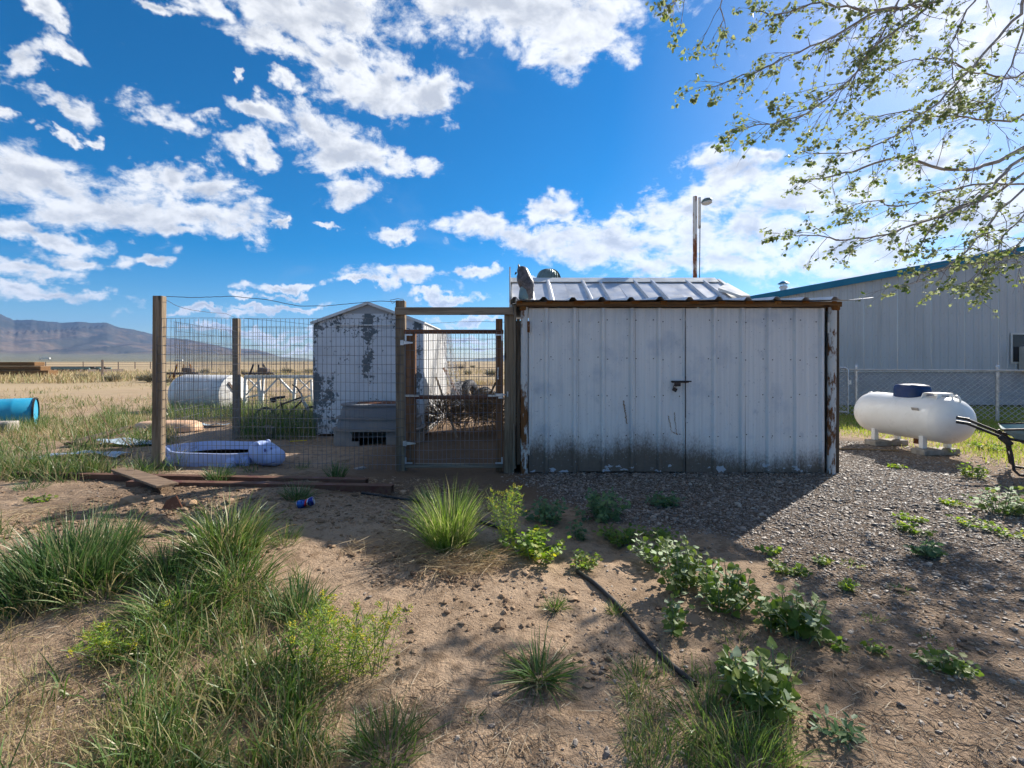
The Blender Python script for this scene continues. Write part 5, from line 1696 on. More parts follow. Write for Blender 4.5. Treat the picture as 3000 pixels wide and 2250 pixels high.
for s in (-1, 1):
    br.prism([(-0.16 * 1, s * .10 - .40, tzc + .255), (-.11, s * .10 - .40, tzc + .345), (.11, s * .10 - .40, tzc + .345), (.16, s * .10 - .40, tzc + .255), (.09, s * .10 - .40, tzc + .28), (.06, s * .10 - .40, tzc + .325), (-.06, s * .10 - .40, tzc + .325), (-.09, s * .10 - .40, tzc + .28)], (0, 0.012, 0))
br.box(-.11, .11, -.50, -.30, tzc + .346, tzc + .352)
part('valve_guard', br, white_tank, pt, local=True)
lg = MB().tube([(0, -hl - .10 + .055 * math.cos(a), tzc + .27 + .055 * math.sin(a)) for a in [2 * math.pi * k / 16 for k in range(16)]], 0.012, 8, closed=True)
part('lifting_lug', lg, white_tank, pt, local=True, smooth=60)
lg = MB().tube([(0, hl + .10 + .045 * math.cos(a), tzc + .25 + .045 * math.sin(a)) for a in [2 * math.pi * k / 16 for k in range(16)]], 0.012, 8, closed=True)
part('lifting_lug', lg, white_tank, pt, local=True, smooth=60)
for yy_ in (-.36, .36):
    for s in (-1, 1):
        part('leg', MB().box(s * .19 - .035, s * .19 + .035, yy_ - .03, yy_ + .03, 0.085, 0.25, 0.004), white_tank, pt, local=True)
part('coupling', MB().lathe([(0.045, .10), (0.045, .2)], 14, Matrix.Translation((0.02, -.1, 0))), rust_plate, pt, local=True, smooth=40)
a_ = R(8)
for yy_, lab in ((-.36, 'concrete block under the near end of the propane tank'), (.36, 'concrete block under the far end of the propane tank')):
    c = Vector((5.63 - math.sin(a_) * yy_, 6.77 + math.cos(a_) * yy_, 0.04))
    single('concrete_block', MB().obox(c, (0.56, 0.20, 0.08), (0, 0, a_), 0.012), concrete, lab, 'block', (c.x, c.y, 0))

# wheelbarrow, handles towards the tank
wb = thing('wheelbarrow', 'wheelbarrow with black tube handles and teal tray at the right edge', 'wheelbarrow', (5.45, 5.1, 0))
ax = Vector((0.73, -0.68, 0)).normalized(); ac_ = Vector((0.68, 0.73, 0)).normalized()
T0 = Vector((5.10, 5.46, 0.555))
W = lambda t, s, z: Vector((T0.x, T0.y, 0)) + ax * t + ac_ * s + Vector((0, 0, z))
for s in (0, 0.56):
    part('handle', MB().tube([W(0, s, .555), W(.08, s, .54), W(.36, s + .02 * (1 if s == 0 else -1), .41), W(.7, s + .05 * (1 if s == 0 else -1), .36), W(1.25, .28 + (s - .28) * .35, .22)], [.015, .0155, .015, .015, .015], 12), black_iron, wb, smooth=60)
    part('grip', MB().tube([W(-.02, s, .557), W(.10, s, .54)], .0175, 12), black_plastic, wb, smooth=60)
    part('leg', MB().tube([W(.33, s, .42), W(.40, s, .36), W(.42, s, .25), W(.44, s, .07), W(.48, s, .025), W(.58, s, .02), W(.66, s, .06), W(.78, s, .33)], .014, 10), black_iron, wb, smooth=60)
    part('bracket', MB().beam(W(.33, s + (-.0), .43), W(.42, s, .34), .05, .06, .008), black_iron, wb)
part('cross_bar', MB().tube([W(.43, 0, .2), W(.43, .56, .2)], .012, 8), black_iron, wb)
tv_ = []
def tray_ring(t0, t1, hw, z0, z1):
    return [W(t0, .28 - hw * .8, z0), W(t1, .28 - hw * .7, z1), W(t1, .28 + hw * .7, z1), W(t0, .28 + hw * .8, z0)]
ri = [tray_ring(.52, 1.10, .26, .37, .34), tray_ring(.36, 1.36, .40, .50, .62), tray_ring(.345, 1.375, .415, .505, .625), tray_ring(.51, 1.11, .27, .355, .325)]
vs = [p for r in ri for p in r]
fs = [(0, 1, 2, 3), (15, 14, 13, 12)]
for k in range(3):
    for i in range(4):
        fs.append((k * 4 + i, k * 4 + (i + 1) % 4, (k + 1) * 4 + (i + 1) % 4, (k + 1) * 4 + i))
part('tray', MB().add(vs, fs), teal_paint, wb, smooth=20)
rim = tray_ring(.35, 1.37, .41, .505, .625)
part('tray_rim', MB().tube([rim[0], rim[1], rim[2], rim[3]], .011, 8, closed=True), black_iron, wb)
wc = W(1.42, .28, .17)
whl = part('wheel', MB().tube([wc + ax * .13 * math.cos(2 * math.pi * k / 24) + Vector((0, 0, .13 * math.sin(2 * math.pi * k / 24))) for k in range(24)], .045, 10, closed=True), rubber, wb, smooth=60)
part('hub', MB().tube([wc - ac_ * .09, wc + ac_ * .09], .02, 8), galv, whl)

# ------------------------------------------------------------------ chain link fence on the right
CA = Vector((7.1, 11.05, 0)); CB = Vector((11.2, 9.15, 0))
cf = thing('chain_link_fence', 'galvanised chain link fence behind the propane tank', 'fence', tuple(CA))
fh = 1.06
L_ = (CB - CA).length
cdir = (CB - CA).normalized()
cm2 = MB()
s = 0.105
k = -int(fh / s) - 1
cn_ = Vector((-cdir.y, cdir.x, 0))
while k * s < L_:
    for sg in (1, -1):
        a0 = k * s if sg > 0 else k * s + fh
        pts = []
        u0, z0, u1, z1 = k * s, 0.03, k * s + fh, fh
        if sg < 0:
            z0, z1 = fh, 0.03
        if u0 < 0:
            f_ = -u0 / (u1 - u0); z0 = z0 + (z1 - z0) * f_; u0 = 0
        if u1 > L_:
            f_ = (L_ - u0) / (u1 - u0); z1 = z0 + (z1 - z0) * f_; u1 = L_
        if u1 > u0 + .01:
            pa = CA + cdir * u0 + cn_ * (.004 * sg); pb = CA + cdir * u1 + cn_ * (.004 * sg)
            pa.z = z0; pb.z = z1
            cm2.tube([pa, pb], 0.0060, 3, False)
    k += 1
part('chain_link', cm2, link_mat, cf)
part('top_rail', MB().tube([CA + Vector((0, 0, fh)), CB + Vector((0, 0, fh))], 0.021, 10), link_mat, cf, smooth=60)
for u in (0.72, 3.1, L_ - 0.05):
    p0 = CA + cdir * u + cn_ * 0.03
    po = part('post', MB().tube([p0 + Vector((0, 0, -.1)), p0 + Vector((0, 0, fh + .06))], 0.032, 12), galv, cf, smooth=60)
    part('post_cap', MB().lathe([(0.036, 0), (0.036, .03), (0.02, .05), (0, .055)], 12, Matrix.Translation(p0 + Vector((0, 0, fh + .06)))), galv, po, smooth=50)
cg = thing('chain_link_gate', 'small tube framed chain link gate beside the steel shed', 'gate', tuple(CA - cdir * 0.4))
g0 = CA - cdir * 0.55 - cn_ * .05; g1 = CA + cdir * 0.55 - cn_ * .05
up = lambda p, z: p + Vector((0, 0, z))
part('gate_frame', MB().tube([up(g0, .06), up(g0, 1.10), up(g0 + cdir * .05, 1.135), up(g1 - cdir * .05, 1.10), up(g1, 1.06), up(g1, .06)], 0.018, 10), galv, cg, smooth=60)
part('gate_rail', MB().tube([up(g0, .1), up(g1, .1)], 0.018, 10), galv, cg, smooth=60)
part('gate_hinge', MB().tube([up(g1 + cdir * .04, .72), up(g1 + cdir * .04, .82)], 0.03, 8), galv, cg)
cm3 = MB()
gl = (g1 - g0).length
k = -int(1.0 / s) - 1
while k * s < gl:
    for sg in (1, -1):
        u0, z0, u1, z1 = k * s, 0.08, k * s + 1.0, 1.08
        if sg < 0:
            z0, z1 = z1, z0
        if u0 < 0:
            f_ = -u0 / (u1 - u0); z0 += (z1 - z0) * f_; u0 = 0
        if u1 > gl:
            f_ = (gl - u0) / (u1 - u0); z1 = z0 + (z1 - z0) * f_; u1 = gl
        if u1 > u0 + .01:
            cm3.tube([up(g0 + cdir * u0 + cn_ * .003 * sg, z0), up(g0 + cdir * u1 + cn_ * .003 * sg, z1)], .0060, 3, False)
    k += 1
part('chain_link', cm3, link_mat, cg)

# ------------------------------------------------------------------ far out on the plain
# stacked timbers
for (pa, pb, d, dz_, h, lab) in (((-160, 1108), (140, 1108), 38, 0, .5, 'lowest long timber of the far pile on the left'), ((-180, 1090), (118, 1090), 38.3, .42, .42, 'middle timber of the far pile on the left'), ((-200, 1077), (100, 1078), 38.6, .86, .32, 'topmost timber of the far pile on the left')):
    xa, xb = (pa[0] - CX) / F * d, (pb[0] - CX) / F * d
    single('timber_beam', MB().box(xa, xb, d, d + 0.9, dz_, dz_ + h, 0.03), wood_brown_x, lab, 'timber', (xb, d, dz_), 'far stacked timbers')
# pipe rack
for k in range(5):
    d = 52 + k * 0.5
    xa, xb = (122 + 10 * k - CX) / F * d, (262 + 16 * k - CX) / F * d
    zq = .45 + .12 * (k % 2)
    single('long_pipe', MB().tube([(xa, d, zq), (xb, d, zq)], 0.09, 8), far_green if k % 2 == 0 else far_metal, '%s long pipe on the low rack far out on the left field' % ('nearest', 'second nearest', 'middle', 'second farthest', 'farthest')[k], 'pipe', (xa, d, 0), 'pipes on the far rack')
rkk = thing('pipe_rack', 'low dark rack carrying long pipes far on the left', 'rack', ((200 - CX) / F * 53, 53, 0))
for k in range(6):
    x = (135 + k * 38 - CX) / F * 53
    part('support', MB().box(x - .06, x + .06, 51.6, 54.6, 0, .36), far_metal, rkk)
# T-post
tp = thing('steel_fence_post', 'single dark steel post standing in the dry grass', 'post', tuple(P(300, 1116, 30)))
p0 = P(300, 1116, 30); p1 = P(300, 1054, 30)
part('shaft', MB().box(p0.x - .045, p0.x + .045, 30, 30.05, p0.z - .2, p1.z, .005).box(p0.x - .02, p0.x + .02, 29.93, 29.999, p0.z - .2, p1.z - .01), far_metal, tp)
# far fence line
for k, px0 in enumerate((60, 133, 243, 346, 395, 440, 548, 620, 840, 890, 1365, 1404)):
    d = 78 if k % 3 else 70
    x = (px0 - CX) / F * d
    single('field_post', MB().box(x - .05, x + .05, d, d + .1, 0, 1.15, 0.01), far_metal, 'thin far fence post on the plain, %s from the left' % ('first', 'second', 'third', 'fourth', 'fifth', 'sixth', 'seventh', 'eighth', 'ninth', 'tenth', 'eleventh', 'twelfth')[k], 'post', (x, d, 0), 'far fence posts on the plain')
fwm = MB()
for zq in (.35, .7, 1.08):
    fwm.tube([((-100 - CX) / F * 74, 74, zq), ((940 - CX) / F * 74, 74, zq)], 0.02, 3, False)
single('field_fence_wires', fwm, barb_mat, 'wires of the fence crossing the far plain', 'wire', ((-100 - CX) / F * 74, 74, 0), kind='stuff')


# farm implements
def implement(px0, d, base, mat, label, flip=1):
    c = P(px0, base, d); c.z = 0
    t = thing('farm_implement', label, 'farm implement', tuple(c))
    u = d / F
    for (a, b, w) in (((-28, 0), (0, 40), .09), ((36, 0), (0, 40), .10), ((4, 0), (1, 40), .08)):
        part('mast_bar', MB().beam(c + Vector((a[0] * u * flip, 0, a[1] * u + .05)), c + Vector((b[0] * u * flip, 0.02 * a[0], b[1] * u + .05)), w, w), mat, t)
    part('tool_bar', MB().box(c.x - 45 * u, c.x + 48 * u, c.y - .1, c.y + .1, .30, .46, .01), far_metal, t)
    for k in range(7):
        x = c.x - 42 * u + k * 14 * u
        part('shank', MB().tube([(x, c.y, .38), (x + .15, c.y, .25), (x + .05, c.y, 0.02)], .05, 6), mat, t)
    part('hitch_block', MB().obox((c.x + 20 * u, c.y - .1, .62), (.7, .5, .3), (0, .1, 0), .05), far_metal, t)


implement(535, 34, 1108, yellow_paint, 'rusty yellow farm implement with triangular mast in the dry field', 1)
implement(755, 34, 1110, black_iron, 'black farm implement with triangular mast behind the trestle', 1)
fm = thing('stock_trailer', 'dark rail sided trailer far off beyond the gate', 'trailer', tuple(P(1335, 1075, 60)))
c = P(1335, 1075, 60); c.z = 0
for k in range(4):
    part('rail', MB().box(c.x - 1.0, c.x + 1.2, 60, 60.06, .35 + k * .13, .40 + k * .13), far_metal, fm)
for k in range(5):
    part('upright', MB().box(c.x - 1.0 + k * .53, c.x - .93 + k * .53, 60.07, 60.13, 0, 1.25 if k in (0, 4) else .9), far_metal, fm)
# trucks on the highway
def truck(px0, py0, d, L, label, two):
    c = P(px0, py0, d)
    zg = c.z - 2.0
    t = thing('semi_truck', label, 'truck', (c.x, d, zg))
    part('trailer_box', MB().box(c.x - L * .36, c.x + L * .5, d, d + 2.6, zg + 1.1, zg + 4.1, .05), white_paint, t)
    part('cab', MB().prism([(c.x - L * .5, d, zg + .6), (c.x - L * .39, d, zg + .6), (c.x - L * .39, d, zg + 3.8), (c.x - L * .43, d, zg + 3.6), (c.x - L * .46, d, zg + 2.2), (c.x - L * .5, d, zg + 1.9)], (0, 2.5, 0)), white_paint, t)
    for k in (-.47, -.38, -.34, .40, .45):
        part('wheel', MB().lathe([(0, 0), (.5, 0), (.5, .3), (0, .3)], 12, Matrix.Translation((c.x + L * k, d, zg + .5)) @ Matrix.Rotation(R(90), 4, 'X')), rubber, t)


truck(130, 1050.5, 950, 20, 'white semi truck on the distant highway at the left', True)
truck(522, 1056, 1100, 19, 'white truck far away seen through the side wire', True)

# ------------------------------------------------------------------ vegetation
RS = np.random.RandomState(3)


def Gv(px, py):
    px = np.asarray(px, float); py = np.asarray(py, float)
    z = np.zeros_like(px)
    for _ in range(7):
        d = F * (CZ - z) / (py - HY)
        x = (px - CX) / F * d
        z = gz(x, d)
    return np.stack([x, d, z], -1)


def blades(base, az, tilt, length, width, curl, seg=4, twist=None, rs=RS):
    n = len(base)
    pos = np.array(base, float)
    if twist is None:
        twist = rs.uniform(-1.2, 1.2, n)
    side0 = np.stack([-np.sin(az), np.cos(az), np.zeros(n)], -1)
    rings = []
    for s in range(seg + 1):
        t = s / seg
        th = np.minimum(tilt + curl * t ** 1.4, 2.5)
        d = np.stack([np.sin(th) * np.cos(az), np.sin(th) * np.sin(az), np.cos(th)], -1)
        nn = np.cross(d, side0)
        sd = side0 * np.cos(twist)[:, None] + nn * np.sin(twist)[:, None]
        w = width * (0.55 + 0.9 * t - 1.42 * t * t) if s < seg else width * 0.04
        hw = (np.asarray(w) * 0.5)[:, None]
        rings.append(np.stack([pos - sd * hw, pos + sd * hw], 1))
        pos = pos + d * (length / seg)[:, None]
    V = np.stack(rings, 1).reshape(-1, 3)
    st = (np.arange(n) * (seg + 1) * 2)[:, None]
    fs = []
    for s in range(seg):
        fs.append(np.concatenate([st + 2 * s, st + 2 * s + 1, st + 2 * s + 3, st + 2 * s + 2], 1))
    return V, np.concatenate(fs, 0)


def join(parts):
    Vs, Fs, o = [], [], 0
    for V, Fq in parts:
        Vs.append(V); Fs.append(Fq + o); o += len(V)
    return np.concatenate(Vs), np.concatenate(Fs)


def np_obj(name, V, Fq, mat, loc=(0, 0, 0), parent=None, smooth=True):
    me = np_mesh(name, V - np.array(loc), Fq, smooth)
    me.materials.append(mat)
    o = bpy.data.objects.new(name, me)
    COL.objects.link(o)
    if parent is None:
        o.location = loc
    else:
        o.parent = parent
    return o


def tuft_geo(c, h, rad, n, width=0.006, lean=0.6, curl=1.0, seed=0, dry=0.12, flat=0.0):
    rs = np.random.RandomState(seed)
    az = rs.uniform(0, 2 * np.pi, n)
    rr = rad * np.sqrt(rs.uniform(0, 1, n))
    b = np.stack([c[0] + rr * np.cos(az), c[1] + rr * np.sin(az), np.zeros(n)], -1)
    b[:, 2] = gz(b[:, 0], b[:, 1]) - 0.01
    out = rr / max(rad, 1e-6)
    az2 = az + rs.normal(0, 0.7, n)
    tilt = np.abs(rs.normal(0, 0.5, n)) * 0.5 + lean * out * rs.uniform(0.4, 1.2, n) + flat
    L = h * (0.25 + 0.87 * rs.beta(2.2, 1.6, n)) * (1 - 0.25 * out)
    return blades(b, az2, tilt, L, width * rs.uniform(0.6, 1.3, n), curl * rs.uniform(0.1, 1.3, n), 5, rs=rs)


# big and small grass tufts, every one a plant of its own: px, py of the foot, height, radius, blades, material, label, lean, curl
TUFTS = [
    (1315, 1600, 0.54, 0.115, 950, grass_bright, 'tall bright green grass tuft in the middle of the yard', 0.38, 0.7),
    (215, 1690, 0.46, 0.24, 900, grass_dark, 'largest dark green grass tuft at the left', 0.35, 0.6),
    (110, 1740, 0.34, 0.22, 520, grass_dark, 'dark grass tuft at the left edge below the largest one', 0.6, 0.9),
    (300, 1720, 0.30, 0.15, 320, grass_green, 'grass tuft touching the right side of the largest left tuft', 0.7, 1.0),
    (665, 1620, 0.46, 0.17, 760, grass_green, 'tall green grass tuft in front of the rusty tubes', 0.6, 0.9),
    (690, 1720, 0.34, 0.15, 380, grass_green, 'grey green grass tuft just below the tall tuft', 0.8, 1.2),
    (495, 1690, 0.30, 0.12, 330, grass_dark, 'medium grass tuft between the two big left tufts', 0.6, 0.8),
    (540, 1800, 0.32, 0.20, 520, grass_green, 'wide spreading grass tuft left of centre', 0.9, 1.3),
    (470, 1850, 0.26, 0.15, 300, grass_green, 'drooping pale grass tuft above the bare sand patch', 0.9, 1.5),
    (835, 1585, 0.18, 0.08, 170, grass_green, 'small grass tuft below the crushed can', 0.7, 0.8),
    (870, 1800, 0.27, 0.10, 230, grass_dark, 'upright dark grass tuft beside the yellow flowering weeds', 0.5, 0.7),
    (640, 1412, 0.26, 0.09, 240, grass_dark, 'dark grass tuft in front of the wading pool', 0.5, 0.8),
    (985, 1398, 0.24, 0.07, 130, grass_dark, 'dark grass tuft before the pen wire near the gate post', 0.5, 0.6),
    (870, 1462, 0.22, 0.09, 190, grass_dark, 'dark grass tuft over the front steel tube', 0.7, 0.9),
    (885, 1372, 0.15, 0.07, 80, grass_green, 'small pale tuft just right of the hippo head', 0.7, 1.0),
    (1240, 1470, 0.20, 0.08, 110, grass_dark, 'shaded grass tuft left of the bright tuft', 0.7, 0.9),
    (1580, 1985, 0.26, 0.05, 300, grass_green, 'flat spreading grass rosette on the bare foreground sand', 0.9, 0.9),
    (1625, 1782, 0.13, 0.03, 120, grass_green, 'small grass tuft on sand left of the pipe', 0.9, 0.9),
    (1805, 1795, 0.11, 0.03, 90, grass_green, 'small grass tuft growing over the irrigation pipe', 0.9, 0.9),
    (1388, 2105, 0.07, 0.015, 40, grass_green, 'tiny grass tuft left of the flat rosette', 0.8, 0.6),
    (1130, 2200, 0.20, 0.10, 320, grass_green, 'grass tuft at the bottom edge left of centre', 0.8, 1.0),
    (60, 1380, 0.34, 0.20, 420, grass_green, 'green tuft at the left edge below the blue drum', 0.6, 0.9),
    (250, 1385, 0.28, 0.22, 380, grass_green, 'green tuft in front of the pale blue sheet', 0.7, 1.0),
    (400, 1385, 0.20, 0.15, 240, grass_dark, 'green tuft at the foot of the corner post', 0.8, 1.1),
    (90, 1430, 0.15, 0.10, 140, grass_dark, 'low tuft on the dirt left of the broken board', 0.9, 1.0),
    (1420, 1640, 0.12, 0.06, 90, grass_dark, 'short tuft at the right foot of the bright tuft', 0.6, 0.7),
    (2160, 1880, 0.10, 0.08, 60, grass_green, 'thin grass tuft left of the poplar sprouts', 0.8, 0.9),
    (1870, 2000, 0.14, 0.09, 150, grass_green, 'feathery grass tuft left of the pipe end', 0.9, 1.4),
    (2080, 2120, 0.18, 0.12, 260, grass_green, 'feathery grass tuft below the pipe end', 0.8, 1.4),
    (2200, 2245, 0.20, 0.13, 300, grass_bright, 'bright grass tuft at the bottom edge right of centre', 0.9, 1.1),
    (2490, 1655, 0.07, 0.05, 70, grass_bright, 'small bright tuft on the gravel before the shed corner', 0.9, 0.8),
    (2640, 1730, 0.06, 0.05, 60, grass_bright, 'small bright tuft on the gravel right of the others', 0.9, 0.8),
    (2560, 1820, 0.06, 0.04, 50, grass_bright, 'small bright tuft on the stony dirt nearer the camera', 0.9, 0.8),
    (2720, 1870, 0.05, 0.03, 40, grass_green, 'tiny tuft on the stony dirt at lower right', 0.9, 0.8),
]
for i, (px0, py0, h, rad, n, mt_, lab, lean, curl) in enumerate(TUFTS):
    c = G(px0, py0)
    V, Q = tuft_geo(c, h * 0.93, rad, int(n * .95), (0.006 if mt_ is grass_bright else 0.0078) if h > .2 else 0.005, lean, curl * .95, 100 + i, flat=0.45 if 'rosette' in lab else 0.0)
    o = np_obj('grass_tuft', V, Q, mt_, tuple(c))
    tag(o, lab, 'grass tuft', 'grass tufts in the yard')

# pile of dead straw at the foot of the bright tuft
rs = np.random.RandomState(77)
for (px0, py0, rad, n, lab) in ((1345, 1655, 0.22, 520, 'pile of dead straw below the bright grass tuft'), (1150, 1610, 0.26, 260, 'flattened dead straw left of the bright tuft'), (90, 1520, 0.30, 260, 'dry flattened straw on the dirt at the left edge')):
    c = G(px0, py0)
    az = rs.uniform(0, 2 * np.pi, n)
    rr = rad * np.sqrt(rs.uniform(0, 1, n))
    b = np.stack([c.x + rr * np.cos(az) * 1.3, c.y + rr * np.sin(az) * 0.8, np.zeros(n)], -1)
    b[:, 2] = gz(b[:, 0], b[:, 1]) + rs.uniform(0.002, 0.05, n)
    V, Q = blades(b, rs.normal(-0.6, 1.0, n), rs.uniform(1.2, 1.7, n), rs.uniform(0.08, 0.26, n), np.full(n, 0.0035), rs.uniform(-0.2, 0.35, n), 4, rs=rs)
    V[:, 2] = np.maximum(V[:, 2], gz(V[:, 0], V[:, 1]) + 0.003)
    tag(np_obj('dead_straw', V, Q, grass_dry, tuple(c)), lab, 'straw', 'dead straw piles')


# ---- grass nobody could count
def scatter(n, x0, x1, y0, y1, keep=None, rs=RS):
    px = rs.uniform(x0, x1, n); py = rs.uniform(y0, y1, n)
    p = Gv(px, py)
    if keep is not None:
        k = keep(px, py, p)
        p = p[rs.uniform(0, 1, n) < k]
    return p


def stuff_blades(name, sets, mat, label, cat):
    pr = []
    for (p, l0, l1, w, lean, curl, seg) in sets:
        n = len(p)
        pr.append(blades(p - np.array([0, 0, 0.008]), RS.uniform(0, 2 * np.pi, n), np.abs(RS.normal(0, lean, n)), RS.uniform(l0, l1, n), w * RS.uniform(0.7, 1.3, n), curl * RS.uniform(0, 1.2, n), seg))
    V, Q = join(pr)
    o = np_obj(name, V, Q, mat)
    return tag(o, label, cat, kind='stuff')


def clumped(p, per, rad):
    """Blades gathered in small bunches round each point."""
    q = np.repeat(p, per, axis=0)
    q = q + RS.normal(0, 1, q.shape) * np.array([rad, rad, 0])
    q[:, 2] = gz(q[:, 0], q[:, 1])
    return q


patch = lambda s, o, a, b: (lambda px, py, p: ss(a, b, fbm(p[:, 0] * s + o, p[:, 1] * s + o * 2, 3)))
lowl = lambda px, py, p: ss(0.40, 0.58, fbm(p[:, 0] * 3.2 + 9, p[:, 1] * 3.2, 3) + 0.06 * ss(1900, 2150, py)) * (0.10 + 0.9 * ss(300, 460, px + 0.5 * (py - 2000))) * (1 - ss(860, 1000, px))
stuff_blades('meadow_grass', [
    (clumped(scatter(330, -150, 1030, 1880, 2420, lowl), 26, .026), 0.05, 0.22, 0.0075, 0.75, 1.3, 5),
    (scatter(1300, -150, 1030, 1880, 2420, lowl), 0.04, 0.15, 0.006, 0.8, 1.2, 4),
    (clumped(scatter(90, -60, 420, 1560, 1800, patch(2.5, 3, .38, .55)), 22, .035), 0.06, 0.2, 0.0075, 0.8, 1.2, 4),
    (clumped(scatter(90, 380, 900, 1640, 1900, patch(2.5, 5, .42, .6)), 20, .03), 0.05, 0.16, 0.0065, 0.8, 1.2, 4),
    (clumped(scatter(150, -60, 520, 1258, 1415, patch(1.6, 7, .36, .55)), 26, .07), 0.10, 0.32, 0.010, 0.7, 1.1, 4),
    (clumped(scatter(60, 440, 900, 1345, 1400, patch(2.0, 12, .42, .6)), 20, .04), 0.05, 0.16, 0.007, 0.8, 1.1, 4),
    (scatter(2600, 1830, 2330, 1950, 2300, lambda px, py, p: ss(.42, .58, fbm(p[:, 0] * 3 + 2, p[:, 1] * 3, 3))), 0.04, 0.14, 0.0035, 0.7, 1.3, 4),
], grass_green, 'loose green grass growing across the left of the yard', 'grass')
stuff_blades('tall_grass', [
    (scatter(3600, 700, 925, 1205, 1290), 0.22, 0.55, 0.009, 0.35, 0.6, 4),
    (scatter(2600, 500, 720, 1196, 1236), 0.18, 0.42, 0.010, 0.4, 0.6, 4),
    (scatter(1400, 300, 480, 1205, 1262, patch(1.2, 4, .4, .6)), 0.15, 0.35, 0.009, 0.5, 0.7, 4),
    (scatter(900, -60, 140, 1235, 1275), 0.15, 0.34, 0.008, 0.5, 0.7, 4),
    (clumped(scatter(240, -60, 500, 1190, 1300, patch(1.0, 6, .38, .55)), 22, .09), 0.08, 0.26, 0.011, 0.7, 1.0, 4),
    (clumped(scatter(110, -60, 940, 1120, 1190, patch(0.5, 16, .45, .62)), 16, .15), 0.08, 0.2, 0.02, 0.7, 0.8, 3),
], grass_green, 'tall green grass standing behind the pen', 'grass')
stuff_blades('dry_grass', [
    (scatter(5200, -60, 520, 1165, 1300, patch(0.8, 3, .36, .56)), 0.08, 0.26, 0.009, 0.6, 0.7, 3),
    (scatter(5000, -60, 950, 1118, 1180, patch(0.35, 8, .45, .62)), 0.08, 0.25, 0.016, 0.6, 0.6, 3),
    (scatter(9000, -80, 960, 1088, 1124, patch(0.10, 5, .36, .52)), 0.2, 0.55, 0.05, 0.5, 0.5, 3),
    (scatter(2600, 1300, 1480, 1078, 1130, patch(0.10, 5, .36, .55)), 0.15, 0.5, 0.05, 0.5, 0.5, 3),
    (scatter(1500, -40, 460, 1260, 1420, patch(1.8, 20, .42, .6)), 0.12, 0.35, 0.004, 0.8, 0.8, 4),
    (scatter(5200, -100, 1000, 1760, 2400, patch(2.5, 30, .40, .60)), 0.04, 0.2, 0.0032, 0.9, 1.1, 4),
], grass_field, 'dry straw coloured grass over the field on the left', 'grass')
lx = RS.uniform(5.0, 13.5, 60000); ly = RS.uniform(5.2, 12.9, 60000)
kp = RS.uniform(0, 1, 60000) < ss(0.3, 1.6, lx - 5.1 - 0.0 * ly + (fbm(lx * 1.2, ly * 1.2, 3) - .5) * 1.8 + 0.9 * ss(8.0, 9.2, ly)) * ss(5.2, 6.4, ly + (fbm(lx, ly + 30, 3) - .5) * 1.5)
lp = np.stack([lx, ly, gz(lx, ly)], -1)[kp]
stuff_blades('lawn_grass', [(lp, 0.04, 0.12, 0.011, 0.6, 0.8, 3)], lawn_mat, 'short sunlit green grass around the propane tank', 'grass')

# dry stalks arching over the left grass
for i, (pts, lab) in enumerate(((((268, 1300, 6.0), (245, 1220, 6.1), (215, 1180, 6.2)), 'dry pale stalk leaning left in the grass'), (((385, 1310, 5.6), (310, 1240, 5.8), (258, 1155, 6.0)), 'tallest dry pale stalk leaning over the grass'), (((320, 1300, 5.9), (310, 1240, 6.0), (300, 1205, 6.1)), 'short upright dry stalk in the grass'), (((330, 1370, 5.2), (395, 1320, 5.25), (380, 1270, 5.4)), 'curved dry stalk beside the corner post'))):
    single('dry_stalk', MB().tube([P(*p) for p in pts], [0.006, 0.004, 0.002], 5), MATS['twig_brown'], lab, 'stalk', tuple(P(*pts[0])), 'dry stalks in the left grass')

# ---- straw, twigs and leaf litter lying on the ground
lit = []
for (n, x0, x1, y0, y1, k) in ((6000, 1750, 3100, 1500, 2350, patch(1.6, 2, .38, .58)), (4200, 1100, 2100, 1900, 2350, patch(2.4, 8, .46, .62)), (6000, -60, 1250, 1420, 2300, patch(2.2, 14, .42, .6)), (900, 1080, 1600, 1560, 1700, patch(2.2, 17, .4, .6)), (3500, 250, 1350, 1400, 1520, patch(2.0, 44, .36, .56))):
    p = scatter(n, x0, x1, y0, y1, k)
    m = len(p)
    V, Q = blades(p + np.array([0, 0, 0.004]), RS.uniform(0, 2 * np.pi, m), RS.uniform(1.35, 1.62, m), RS.uniform(0.012, 0.06, m) * RS.choice([1, 1, 1, 2.2], m), RS.uniform(0.0016, 0.005, m), RS.uniform(-.25, .25, m), 2)
    lit.append((V, Q))
V, Q = join(lit)
V[:, 2] = np.maximum(V[:, 2], gz(V[:, 0], V[:, 1]) + 0.0015)
tag(np_obj('straw_litter', V, Q, litter_mat, smooth=False), 'dry straw and leaf litter strewn over the ground', 'litter', kind='stuff')

# ---- gravel
ICO_V = []
ICO_F = []
_bm = bmesh.new()
bmesh.ops.create_icosphere(_bm, subdivisions=1, radius=1.0)
ICO_V = np.array([v.co[:] for v in _bm.verts]); ICO_F = np.array([[v.index for v in f.verts] for f in _bm.faces])
_bm.free()


